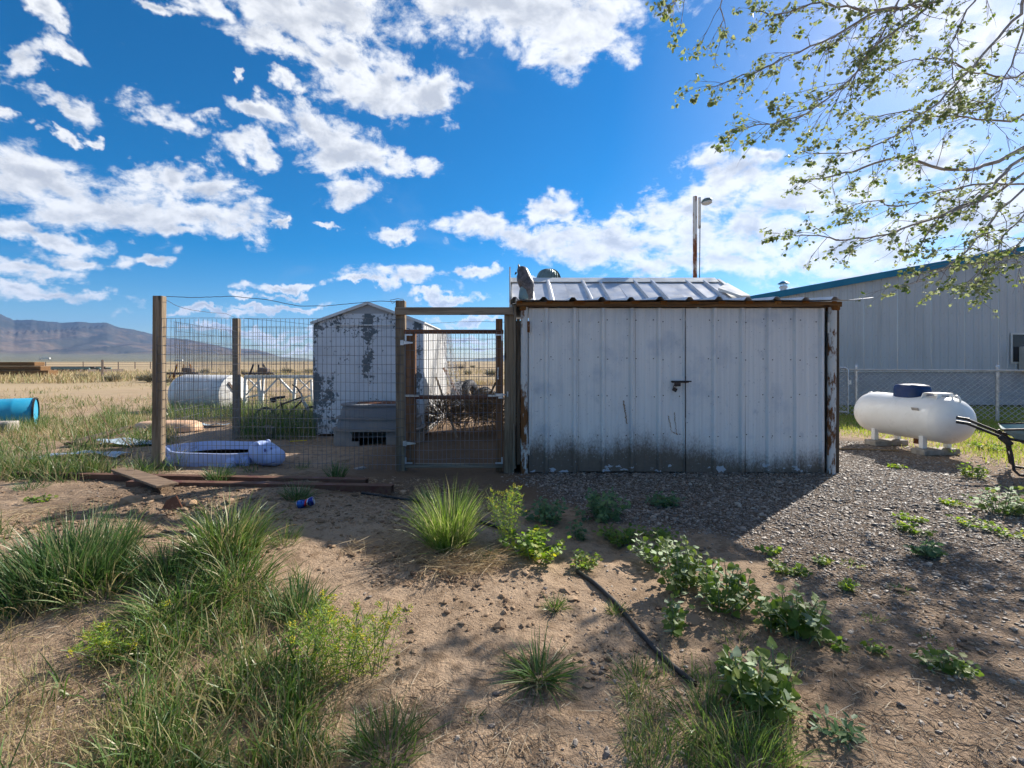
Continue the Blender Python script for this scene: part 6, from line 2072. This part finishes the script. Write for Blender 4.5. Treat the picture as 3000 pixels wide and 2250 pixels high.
def stones(p, s, rs):
    n = len(p)
    sc = np.stack([s * rs.uniform(0.8, 1.5, n), s * rs.uniform(0.7, 1.1, n), s * rs.uniform(0.35, 0.7, n)], -1)
    v = ICO_V[None] * (1 + rs.uniform(-0.22, 0.22, (n, len(ICO_V), 1)))
    v = v * sc[:, None, :]
    a = rs.uniform(0, 2 * np.pi, n)[:, None]; t = rs.normal(0, 0.35, n)[:, None]
    x, y, z = v[..., 0], v[..., 1], v[..., 2]
    y, z = y * np.cos(t) - z * np.sin(t), y * np.sin(t) + z * np.cos(t)
    x, y = x * np.cos(a) - y * np.sin(a), x * np.sin(a) + y * np.cos(a)
    V = np.stack([x, y, z], -1) + p[:, None, :] + np.array([0, 0, 1])[None, None] * (sc[:, 2] * 0.35)[:, None, None]
    Fq = ICO_F[None] + (np.arange(n) * len(ICO_V))[:, None, None]
    return V.reshape(-1, 3), Fq.reshape(-1, 3)


rs = np.random.RandomState(21)
sx = rs.uniform(-0.3, 6.2, 110000); sy = 1.15 + 6.3 * rs.uniform(0, 1, 110000) ** 1.15
infr = np.abs(sx / sy) < 1.12
dn = gravel_d(sx, sy)
kp = infr & (rs.uniform(0, 1, len(sx)) < dn * 0.85) & ~((sx > 0.05) & (sx < 3.7) & (sy > 5.36))
sp_ = np.stack([sx, sy, gz(sx, sy)], -1)[kp]
siz = np.clip(np.exp(rs.normal(-5.1, .42, len(sp_))), .003, .02) * (1 + 0.2 * (sp_[:, 1] > 3.5))
V, Q = stones(sp_, siz, rs)
tag(np_obj('gravel', V, Q, gravel_mat, smooth=False), 'grey brown gravel in front of and beside the steel shed', 'gravel', kind='stuff')
rs = np.random.RandomState(31)
p = scatter(9000, -60, 1450, 1405, 1720, lambda px, py, q: ss(.40, .60, fbm(q[:, 0] * 1.8 + 61, q[:, 1] * 1.8, 3)), rs)
p3_ = scatter(3000, 250, 1300, 1405, 1530, None, rs)
p2 = scatter(5000, 900, 2900, 1600, 2350, lambda px, py, q: ss(.50, .66, fbm(q[:, 0] * 2.4 + 11, q[:, 1] * 2.4, 3)), rs)
p = np.concatenate([p, p2, p3_])
V, Q = stones(p, np.clip(np.exp(rs.normal(-5.2, .62, len(p))), .002, .035), rs)
tag(np_obj('soil_crumbs', V, Q, crumb_mat, smooth=False), 'crumbs of broken brown soil across the left of the yard', 'soil', kind='stuff')
p = scatter(3200, -50, 2300, 1400, 2350, patch(2.0, 33, .40, .62))
V, Q = stones(p, RS.uniform(0.002, 0.0065, len(p)) * RS.choice([1, 1, 1, 1, 1, 2.2], len(p)), RS)
tag(np_obj('pebbles', V, Q, gravel_mat, smooth=False), 'small scattered pebbles on the foreground sand', 'pebbles', kind='stuff')


# ---- leaves
def leaf_mesh(name, kind, mat):
    if kind == 'poplar':
        out = [(0, 0), (0.30, 0.06), (0.46, 0.22), (0.40, 0.38), (0.43, 0.52), (0.26, 0.70), (0.20, 0.84), (0, 1.0)]
    elif kind == 'lobed':
        out = [(0, 0), (0.22, 0.10), (0.50, 0.30), (0.30, 0.42), (0.42, 0.62), (0.20, 0.72), (0, 1.0)]
    else:
        out = [(0, 0), (0.10, 0.12), (0.16, 0.38), (0.12, 0.70), (0, 1.0)]
    k = len(out)
    vs = []; fs = []
    cup = 0.22
    for (x, y) in out:
        vs.append((0, y, -0.10 * y * y))
    for s in (1, -1):
        o = len(vs)
        for (x, y) in out:
            vs.append((s * x, y, cup * x - 0.10 * y * y + 0.03 * math.sin(y * 9)))
        for i in range(k - 1):
            q = (i, o + i, o + i + 1, i + 1)
            fs.append(q if s > 0 else q[::-1])
    me = bpy.data.meshes.new(name)
    me.from_pydata(vs, [], fs)
    bm = bmesh.new(); bm.from_mesh(me)
    bmesh.ops.remove_doubles(bm, verts=bm.verts, dist=1e-5)
    bm.to_mesh(me); bm.free()
    me.polygons.foreach_set('use_smooth', [True] * len(me.polygons))
    if mat: me.materials.append(mat)
    return me


LEAF = {k: leaf_mesh('leaf_' + k, k, None) for k in ('poplar', 'lobed', 'lance')}
LEAF_NP = {}
for k, me in LEAF.items():
    v = np.array([x.co[:] for x in me.vertices])
    f = []
    for p in me.polygons:
        ix = list(p.vertices)
        f.append(ix if len(ix) == 4 else [ix[0], ix[1], ix[2], ix[2]])
    tri = []
    for p in me.polygons:
        ix = list(p.vertices)
        tri.append(ix[:3])
        if len(ix) == 4: tri.append([ix[0], ix[2], ix[3]])
    LEAF_NP[k] = (v, np.array(tri))


def leaf_xf(pos, out, size, r):
    """A leaf at pos growing along out, drooping, turned a little at random."""
    y = (Vector(out) + Vector((r.uniform(-.4, .4), r.uniform(-.4, .4), r.uniform(-.5, .3)))).normalized()
    n = Vector((r.uniform(-.7, .7), r.uniform(-.7, .7), r.uniform(0.3, 1.0)))
    x = y.cross(n).normalized()
    z = x.cross(y)
    m = Matrix((x, y, z)).transposed().to_4x4()
    m.translation = Vector(pos)
    return m @ Matrix.Diagonal((size, size, size, 1))


def merged_leaves(xfs, kind):
    v, t = LEAF_NP[kind]
    M = np.array([[list(r) for r in m] for m in xfs])
    V = np.einsum('nij,kj->nki', M[:, :3, :3], v) + M[:, None, :3, 3]
    Fq = t[None] + (np.arange(len(xfs)) * len(v))[:, None, None]
    return V.reshape(-1, 3), Fq.reshape(-1, 3)


def sprout(px0, py0, h, rad, nst, per, size, mat, label, kind='poplar', single_leaves=True, seed=0, group=None, name='poplar_sprout', cat='weed', stem=stem_green):
    r = random.Random(seed + px0)
    c = G(px0, py0)
    t = thing(name, label, cat, tuple(c), 0, group)
    sm = MB(); xfs = []
    for k in range(nst):
        a = r.uniform(0, 2 * math.pi); q = rad * math.sqrt(r.random())
        b = c + Vector((0.45 * q * math.cos(a), 0.45 * q * math.sin(a), -0.01))
        top = c + Vector((q * math.cos(a) * 1.1, q * math.sin(a) * 1.1, h * (1 - 0.45 * (q / rad) ** 2) * r.uniform(0.65, 1.05)))
        mid = b.lerp(top, 0.5) + Vector((r.uniform(-.02, .02), r.uniform(-.02, .02), 0.02))
        pts = [b, mid, top]
        sm.tube(pts, [0.004, 0.003, 0.0016], 5)
        for j in range(per):
            f = 0.12 + 0.88 * (j + r.random() * .6) / per
            p = b.lerp(mid, f * 2) if f < .5 else mid.lerp(top, min(1, f * 2 - 1))
            a2 = j * 2.4 + r.uniform(-.4, .4)
            o = Vector((math.cos(a2), math.sin(a2), 0.15 + 0.5 * (f > .85)))
            xfs.append(leaf_xf(p + o * 0.012, o, size * (1.15 - 0.5 * max(0, f - .5)) * r.uniform(.65, 1.15), r))
    part('stems', sm, stem, t, kind='stuff')
    if single_leaves:
        me = leaf_me(kind, mat)
        inv = Matrix.Translation(-c)
        me2 = leaf_me('lobed', mat)
        for m in xfs:
            o = bpy.data.objects.new('leaf', me2 if r.random() < .55 else me)
            o.parent = t
            o.matrix_local = inv @ m
            COL.objects.link(o)
    else:
        V, Q = merged_leaves(xfs, kind)
        np_obj('foliage', V - np.array(c), Q, mat, (0, 0, 0), t)['kind'] = 'stuff'
    return t


_lm = {}


def leaf_me(kind, mat):
    if (kind, mat.name) not in _lm:
        me = LEAF[kind].copy()
        me.name = 'leaf'
        me.materials.append(mat)
        _lm[(kind, mat.name)] = me
    return _lm[(kind, mat.name)]


SG = 'poplar sprouts on the right of the pipe'
sprout(2010, 1735, 0.30, 0.19, 22, 13, 0.038, sucker_leaf, 'largest leafy poplar sprout right of the black pipe', group=SG)
sprout(2120, 1785, 0.26, 0.16, 18, 13, 0.040, sucker_leaf, 'leafy sprout filling the right side of the largest one', group=SG)
sprout(1920, 1650, 0.22, 0.14, 11, 11, 0.038, sucker_leaf, 'pale sprout at the back left of the largest one', group=SG)
sprout(1975, 1850, 0.16, 0.09, 8, 9, 0.036, sucker_leaf, 'small pale sprout below the largest poplar sprout', group=SG)
sprout(2340, 1865, 0.25, 0.14, 17, 13, 0.041, sucker_leaf, 'bushy dark sprout on the stony ground at right', group=SG)
sprout(2260, 1850, 0.17, 0.06, 7, 10, 0.032, sucker_leaf, 'yellowish small sprout beside the bushy dark one', group=SG)
sprout(2225, 2075, 0.24, 0.11, 16, 13, 0.044, sucker_leaf, 'broad leaved silvery sprout nearest the camera', group=SG)
sprout(2770, 1975, 0.08, 0.09, 11, 9, 0.030, sucker_leaf, 'flat dark weed on the stony ground at far right', group=SG)
sprout(2930, 1500, 0.24, 0.24, 22, 11, 0.040, sucker_leaf, 'wide sunny weed at the right edge of the yard', group=SG)
WG = 'leafy weeds in the yard'
sprout(2850, 1400, 0.20, 0.12, 10, 10, 0.040, weed_leaf, 'small bright weed between gravel and wheelbarrow', 'lobed', False, group=WG, name='leafy_weed')
WEEDS = [
    (1755, 1520, 0.20, 0.22, 14, 10, .055, weed_cool, 'dark shaded weed in front of the left shed door', 'lobed'),
    (1600, 1530, 0.17, 0.16, 10, 10, .050, weed_cool, 'shaded weed between the mustard and the shed door weed', 'lobed'),
    (1945, 1480, 0.10, 0.15, 10, 8, .045, weed_cool, 'low shaded weed below the door padlock', 'lobed'),
    (1830, 1590, 0.09, 0.16, 10, 9, .045, weed_leaf, 'low green weed left of the largest sprout', 'lobed'),
    (1930, 1585, 0.07, 0.12, 8, 8, .04, weed_leaf, 'flat green weed at the edge of the shed shadow', 'lobed'),
    (1560, 1630, 0.16, 0.20, 16, 12, .045, mustard_leaf, 'bright bushy weed at the foot of the mustard', 'lobed'),
    (1700, 1650, 0.06, 0.12, 8, 7, .035, weed_leaf, 'low creeping weed where the pipe surfaces', 'lobed'),
    (1690, 1580, 0.12, 0.06, 5, 7, .04, weed_cool, 'small grey weed right of the bright bushy weed', 'lobed'),
    (2400, 1650, 0.03, 0.06, 5, 6, .03, weed_leaf, 'tiny weed on the gravel left of the small tufts', 'lobed'),
    (2670, 1525, 0.03, 0.09, 6, 6, .04, mustard_leaf, 'flat yellow green weed on the gravel', 'lobed'),
    (2670, 1560, 0.06, 0.09, 7, 7, .04, weed_leaf, 'second green weed just below the yellow green one', 'lobed'),
    (2720, 1625, 0.08, 0.10, 8, 7, .045, weed_cool, 'dark weed on the dirt right of the gravel', 'lobed'),
    (2310, 1680, 0.05, 0.09, 7, 6, .04, weed_leaf, 'patch of small weeds at the gravel edge', 'lobed'),
    (2250, 1620, 0.03, 0.06, 5, 5, .035, mustard_leaf, 'tiny yellow green weed near the shadow corner', 'lobed'),
    (2470, 1725, 0.03, 0.06, 5, 6, .03, mustard_leaf, 'small yellow green rosette on the stones', 'lobed'),
    (2440, 2140, 0.03, 0.07, 5, 6, .05, weed_cool, 'grey green rosette weed on the bare dirt at lower right', 'lance'),
    (2560, 1910, 0.02, 0.05, 4, 5, .03, weed_leaf, 'tiny flat weed among the stones', 'lobed'),
    (2460, 1900, 0.02, 0.05, 4, 5, .035, weed_leaf, 'tiny flat weed left of the stones', 'lobed'),
    (2850, 1540, 0.03, 0.14, 8, 6, .035, mustard_leaf, 'creeping weed on the dirt below the wide sunny weed', 'lobed'),
    (2960, 1570, 0.04, 0.13, 8, 6, .035, mustard_leaf, 'creeping weed at the right edge below the sunny weed', 'lobed'),
    (2790, 1480, 0.03, 0.10, 7, 6, .035, mustard_leaf, 'low yellow green weed left of the wide sunny weed', 'lobed'),
    (2620, 1370, 0.03, 0.09, 6, 6, .04, mustard_leaf, 'low weed on the gravel before the propane tank', 'lobed'),
    (115, 1470, 0.03, 0.08, 6, 6, .035, weed_leaf, 'small flat weed on the dirt at the left', 'lobed'),
    (2760, 1330, 0.10, 0.13, 8, 8, .04, mustard_leaf, 'sunlit weed at the near end of the propane tank', 'lobed'),
    (2900, 1320, 0.10, 0.22, 14, 8, .04, mustard_leaf, 'sunlit weeds under the wheelbarrow handles', 'lobed'),
]
for i, (px0, py0, h, rad, nst, per, size, mt_, lab, kd) in enumerate(WEEDS):
    sprout(px0, py0, h * 1.2, rad * 1.15, int(nst * 1.4), int(per * 1.2), size * .85, mt_, lab, kd, False, seed=i * 7, group=WG, name='leafy_weed')


def smooth_p(p):
    return [p[0].lerp(p[1], t).lerp(p[1].lerp(p[2], t), t) for t in (0, .2, .4, .6, .8, 1)]


def mustard(px0, py0, h, rad, nst, label, seed, feathery=True, thin=1.0):
    """Tansy mustard: slim stems, feathery leaflets, heads of tiny yellow flowers."""
    r = random.Random(seed); rs = np.random.RandomState(seed)
    c = G(px0, py0)
    t = thing('mustard_weed', label, 'weed', tuple(c), 0, 'yellow flowering mustard weeds')
    sm = MB(); B = []; AZ = []; hd = []
    for k in range(nst):
        a = r.uniform(0, 2 * math.pi); q = rad * math.sqrt(r.random())
        b = c + Vector((0.3 * q * math.cos(a), 0.3 * q * math.sin(a), 0))
        top = c + Vector((q * math.cos(a), q * math.sin(a), h * r.uniform(.6, 1.05)))
        mid = b.lerp(top, .5) + Vector((r.uniform(-.02, .02), 0, .03))
        sm.tube(smooth_p([b, mid, top + Vector((r.uniform(-.06, .06), r.uniform(-.05, .05), 0))]), .0016, 4)
        nl = int(34 * thin)
        for j in range(nl):
            f = j / nl
            p = b.lerp(mid, f * 2) if f < .5 else mid.lerp(top, f * 2 - 1)
            a2 = r.uniform(0, 6.28)
            ll = (0.06 if f < .6 else 0.03) * r.uniform(.6, 1.3)
            dr = Vector((math.cos(a2), math.sin(a2), .5)).normalized()
            for w in range(5):
                B.append(p + dr * ll * w / 4); AZ.append(a2 + (0.9 if w % 2 else -0.9))
        hd.append(top)
    n = len(B)
    V, Q = blades(np.array([list(p) for p in B]), np.array(AZ), rs.uniform(.7, 1.4, n), rs.uniform(.010, .026, n), np.full(n, .005), rs.uniform(-.3, .5, n), 2, rs=rs)
    part('stems', sm, stem_green, t, kind='stuff')
    np_obj('foliage', V - np.array(c), Q, mustard_leaf, (0, 0, 0), t)['kind'] = 'stuff'
    fp = np.array([list(p + Vector((r.uniform(-.010, .010), r.uniform(-.010, .010), r.uniform(-.02, .006)))) for p in hd for _ in range(14)])
    V, Q = stones(fp, rs.uniform(.0022, .0042, len(fp)), rs)
    np_obj('flower_heads', V - np.array(c), Q, mustard_bud, (0, 0, 0), t)['kind'] = 'stuff'


mustard(1490, 1600, 0.42, 0.15, 13, 'tall yellow topped mustard weed right of the bright tuft', 3)
mustard(1000, 1985, 0.30, 0.21, 15, 'wispy yellow flowered weed left of the sandy patch', 5, thin=.9)
mustard(1090, 1960, 0.27, 0.18, 11, 'second wispy yellow flowered weed beside the sandy patch', 6, thin=.6)
mustard(900, 1930, 0.24, 0.14, 8, 'low yellow flowered weed at the edge of the meadow grass', 8, thin=.6)
mustard(330, 1930, 0.14, 0.22, 9, 'pale feathery weed lying on the sand at lower left', 9, thin=.8)

# ---- sagebrush out on the plain
SAGE = ['dusty sagebrush just right of the single steel post', 'larger dusty sagebrush just left of the wooden corner post', 'small sagebrush between the single steel post and the corner post',
        'small sagebrush seen through the side wire close to the corner post', 'sagebrush midway between the corner post and the back post', 'sagebrush right behind the back left pen post',
        'sagebrush above the right end of the white trestle', 'sagebrush beside the left wall of the peeling shed', 'nearer small sagebrush left of centre through the gate',
        'largest sagebrush seen through the gate', 'far sagebrush in the middle of the view through the gate', 'far sagebrush at the left of the view through the gate',
        'sagebrush in front of the far timber pile', 'sagebrush left of the single steel post']
for i, (px0, py0, s) in enumerate(((330, 1118, .8), (455, 1120, 1.0), (420, 1116, .7), (490, 1122, .6), (600, 1095, .8), (700, 1097, .9), (840, 1093, .9), (905, 1094, .8), (1370, 1098, .7), (1440, 1102, 1.0), (1385, 1077, .9), (1350, 1080, .8), (60, 1100, .9), (240, 1112, .7))):
    c = G(px0, py0)
    rs = np.random.RandomState(i + 50)
    n = 260
    az = rs.uniform(0, 2 * np.pi, n); q = s * np.sqrt(rs.uniform(0, 1, n))
    b = np.stack([c.x + .4 * q * np.cos(az), c.y + .4 * q * np.sin(az), np.full(n, c.z) + rs.uniform(0, .25 * s, n)], -1)
    V, Q = blades(b, az + rs.normal(0, .4, n), rs.uniform(0.1, 1.25, n), rs.uniform(.2, .6, n) * s, np.full(n, .05 * s), rs.uniform(-.3, .5, n), 3, rs=rs)
    tag(np_obj('sagebrush', V, Q, sage_leaf, tuple(c)), SAGE[i], 'bush', 'sagebrush on the plain')

# ------------------------------------------------------------------ poplar tree on the right
r = random.Random(12)
TR = Vector((9.2, 6.9, 0))
tree = thing('poplar_tree', 'leafing poplar tree whose branches reach in from the right', 'tree', tuple(TR))
trunk_pts = [TR + Vector((0, 0, -.2)), TR + Vector((.05, 0, 1.2)), TR + Vector((-.1, -.1, 2.4)), TR + Vector((-.15, -.15, 3.8)), TR + Vector((-.4, -.1, 5.4)), TR + Vector((-.5, .1, 7.2))]
part('trunk', MB().tube(trunk_pts, [.26, .21, .18, .15, .11, .06], 14), bark_pale, tree, smooth=60)


def trunk_at(z):
    for a, b in zip(trunk_pts[:-1], trunk_pts[1:]):
        if a.z <= z <= b.z:
            return a.lerp(b, (z - a.z) / (b.z - a.z))
    return trunk_pts[-1]


LIMBS = [
    (3.9, [(3130, 380, 6.5), (2960, 455, 6.1), (2870, 490, 6.0), (2760, 495, 5.85), (2640, 460, 5.7), (2500, 500, 5.5), (2400, 525, 5.4), (2320, 528, 5.3)], .050),
    (3.6, [(3150, 400, 6.3), (2970, 480, 5.9), (2880, 575, 5.6), (2800, 615, 5.4), (2740, 650, 5.3), (2690, 730, 5.2)], .045),
    (3.4, [(3150, 440, 6.4), (2930, 560, 5.8), (2830, 600, 5.5), (2700, 650, 5.2), (2600, 685, 5.0), (2480, 700, 4.9), (2380, 690, 4.8), (2300, 695, 4.8)], .030),
    (3.0, [(3060, 360, 6.4), (2960, 357, 6.2), (2830, 345, 6.0), (2720, 335, 5.8), (2600, 330, 5.6), (2520, 360, 5.5)], .028),
    (3.8, [(3060, -20, 6.4), (2990, 40, 6.2), (2900, 140, 6.0), (2800, 250, 5.8), (2700, 335, 5.6), (2600, 410, 5.4), (2480, 450, 5.3), (2350, 440, 5.2)], .035),
    (4.6, [(3000, -200, 6.0), (2860, -60, 5.6), (2740, 0, 5.3), (2640, 22, 5.1), (2500, 28, 5.0), (2400, 10, 4.9), (2280, 40, 4.8), (2200, 30, 4.7)], .035),
    (4.7, [(2900, -140, 5.9), (2700, 0, 5.4), (2560, 40, 5.2), (2440, 110, 5.0), (2300, 170, 4.9), (2180, 225, 4.8), (2070, 252, 4.7)], .028),
    (4.6, [(2900, -100, 5.8), (2720, 20, 5.3), (2580, 120, 5.1), (2480, 240, 5.0), (2360, 330, 4.9), (2240, 365, 4.8), (2140, 385, 4.75)], .026),
    (4.8, [(2860, -160, 5.9), (2640, 0, 5.3), (2570, 130, 5.2), (2480, 250, 5.1), (2430, 330, 5.0)], .020),
    (5.2, [(2700, -300, 5.4), (2400, -150, 4.9), (2260, -60, 4.7), (2130, -10, 4.6), (2115, 60, 4.6), (2120, 95, 4.6)], .018),
    (5.2, [(2700, -330, 5.3), (2300, -200, 4.8), (2050, -80, 4.6), (1975, 0, 4.55), (1952, 40, 4.5)], .016),
    (4.4, [(2960, -100, 6.1), (2860, 0, 5.9), (2800, 110, 5.8), (2790, 200, 5.7), (2810, 300, 5.6)], .024),
    (4.2, [(3080, -60, 6.3), (2980, 160, 6.1), (2930, 250, 6.0), (2880, 300, 5.9), (2760, 270, 5.8)], .022),
    (3.0, [(3150, 470, 6.2), (2960, 590, 5.7), (2880, 680, 5.4), (2800, 760, 5.2), (2720, 810, 5.1), (2640, 840, 5.0)], .026),
    (2.9, [(3150, 540, 6.1), (2980, 650, 5.7), (2920, 730, 5.5), (2870, 800, 5.4), (2820, 845, 5.3)], .020),
    (3.0, [(3150, 540, 6.3), (2990, 540, 5.9), (2880, 540, 5.7), (2770, 560, 5.5), (2650, 600, 5.3), (2560, 590, 5.2), (2480, 610, 5.1)], .026),
    (2.8, [(3160, 590, 6.0), (3000, 700, 5.6), (2960, 760, 5.5), (2900, 790, 5.4)], .018),
    (3.4, [(3060, 250, 6.5), (2960, 230, 6.3), (2860, 210, 6.1), (2740, 170, 5.9), (2620, 190, 5.7), (2560, 230, 5.6)], .024),
    # boughs out of the picture, above and to the right
    (5.5, [(2800, -700, 7.0), (2500, -500, 6.4), (2250, -420, 5.8)], .04),
    (6.0, [(3000, -900, 7.4), (2700, -900, 7.0), (2350, -800, 6.4)], .04),
    (5.2, [(3300, -400, 6.6), (3100, -320, 6.2), (2900, -260, 5.8), (2650, -240, 5.4)], .04),
    (4.6, [(3500, -150, 6.4), (3350, -100, 5.8), (3200, 60, 5.2), (3120, 150, 4.9)], .04),
    (3.4, [(3450, 250, 6.2), (3300, 250, 5.6), (3180, 330, 5.2), (3080, 400, 4.9)], .04),
]


def smooth_path(pts, k=4):
    out = []
    n = len(pts)
    for i in range(n - 1):
        p0 = pts[max(i - 1, 0)]; p1 = pts[i]; p2 = pts[i + 1]; p3 = pts[min(i + 2, n - 1)]
        for j in range(k):
            t = j / k
            out.append(0.5 * ((2 * p1) + (p2 - p0) * t + (2 * p0 - 5 * p1 + 4 * p2 - p3) * t * t + (3 * p1 - p0 - 3 * p2 + p3) * t ** 3))
    out.append(pts[-1])
    return out


tw = MB()
lxf = []


def leaves_on(pts, n, size, r):
    """Leaves sit in small bunches on short spurs."""
    for _ in range(n):
        f = r.random() ** 0.6 * (len(pts) - 1)
        i = min(int(f), len(pts) - 2)
        p = pts[i].lerp(pts[i + 1], f - i)
        sp = Vector((r.uniform(-1, 1), r.uniform(-1, 1), r.uniform(-.8, .7))).normalized()
        p = p + sp * .012
        big = r.uniform(.6, 1.25)
        for k in range(r.choice((2, 3, 4, 5))):
            o = (sp * .5 + Vector((r.uniform(-1, 1), r.uniform(-1, 1), r.uniform(-.9, .5)))).normalized()
            lxf.append(leaf_xf(p + o * r.uniform(.008, .022), o, size * big * r.uniform(.7, 1.1), r))


def twig(p, d, L, rad, lvl, r):
    pts = [p]
    n = 5
    for i in range(n):
        d = (d + Vector((r.uniform(-.22, .22), r.uniform(-.22, .22), r.uniform(-.20, .13)))).normalized()
        p = p + d * (L / n)
        pts.append(p)
    tw.tube(pts, [rad * (1 - .75 * i / n) for i in range(n + 1)], 4 if rad > .004 else 3, False)
    if lvl == 0:
        leaves_on(pts[1:], r.choice((1, 2, 3)), .040, r)
    else:
        leaves_on(pts[3:], 1, .040, r)
        for k in range(r.choice((2, 3, 4))):
            f = r.uniform(.25, .95) * n
            i = min(int(f), n - 1)
            q = pts[i].lerp(pts[i + 1], f - i)
            dd = (d + Vector((r.uniform(-1, 1), r.uniform(-1, 1), r.uniform(-.8, .7))) * .65).normalized()
            twig(q, dd, L * r.uniform(.4, .65), rad * .6, lvl - 1, r)


for li, (tz_, pix, rad) in enumerate(LIMBS):
    path = [P(*p) for p in pix]
    path = [trunk_at(tz_)] + path
    sp = smooth_path(path, 4)
    n = len(sp)
    rr = [rad * .68 * (1 - .9 * (i / (n - 1)) ** .7) + .0022 for i in range(n)]
    for i in range(2, n - 1):
        sp[i] = sp[i] + Vector((r.uniform(-.02, .02), r.uniform(-.03, .03), r.uniform(-.015, .015)))
    part('limb', MB().tube(sp, rr, 8), bark_pale, tree, smooth=60)
    length = sum((sp[i + 1] - sp[i]).length for i in range(n - 1))
    vis = li < 18
    ns = int(length * (3.7 if vis else 1.0) * (0.3 if li in (9, 10) else 1))
    for k in range(ns):
        f = (0.30 + .69 * (k + r.random()) / ns) * (n - 1)
        i = min(int(f), n - 2)
        q = sp[i].lerp(sp[i + 1], f - i)
        d = (sp[i + 1] - sp[i]).normalized()
        dd = (d * r.uniform(.5, 1.1) + Vector((r.uniform(-.8, .6), r.uniform(-.9, .9), r.uniform(-.75, .65)))).normalized()
        fr = f / (n - 1)
        twig(q, dd, r.uniform(.28, .75) * (1.1 - .55 * fr), .0055 * (1.15 - .6 * fr), 1, r)
    leaves_on(sp[-3:], 4, .042, r)
part('twigs', tw, twig_mat, tree, kind='stuff')
# the 300 leaves that show largest are parts, the rest one mass of foliage
def apparent(m):
    p = m.translation
    px = CX + F * p.x / p.y; py = HY - F * (p.z - CZ) / p.y
    if not (0 < px < 3000 and 0 < py < 1000):
        return 0
    return m.to_scale().x / p.y
lxf.sort(key=apparent, reverse=True)
pm_ = leaf_me('poplar', poplar_leaf)
inv = Matrix.Translation(-TR)
for m in lxf[:300]:
    o = bpy.data.objects.new('leaf', pm_)
    o.parent = tree
    o.matrix_local = inv @ m
    COL.objects.link(o)
V, Q = merged_leaves(lxf[300:], 'poplar')
np_obj('foliage', V - np.array(TR), Q, poplar_leaf_i, (0, 0, 0), tree)['kind'] = 'stuff'
print('tree leaves', len(lxf), 'tris', sum(len(m.polygons) for m in bpy.data.meshes))
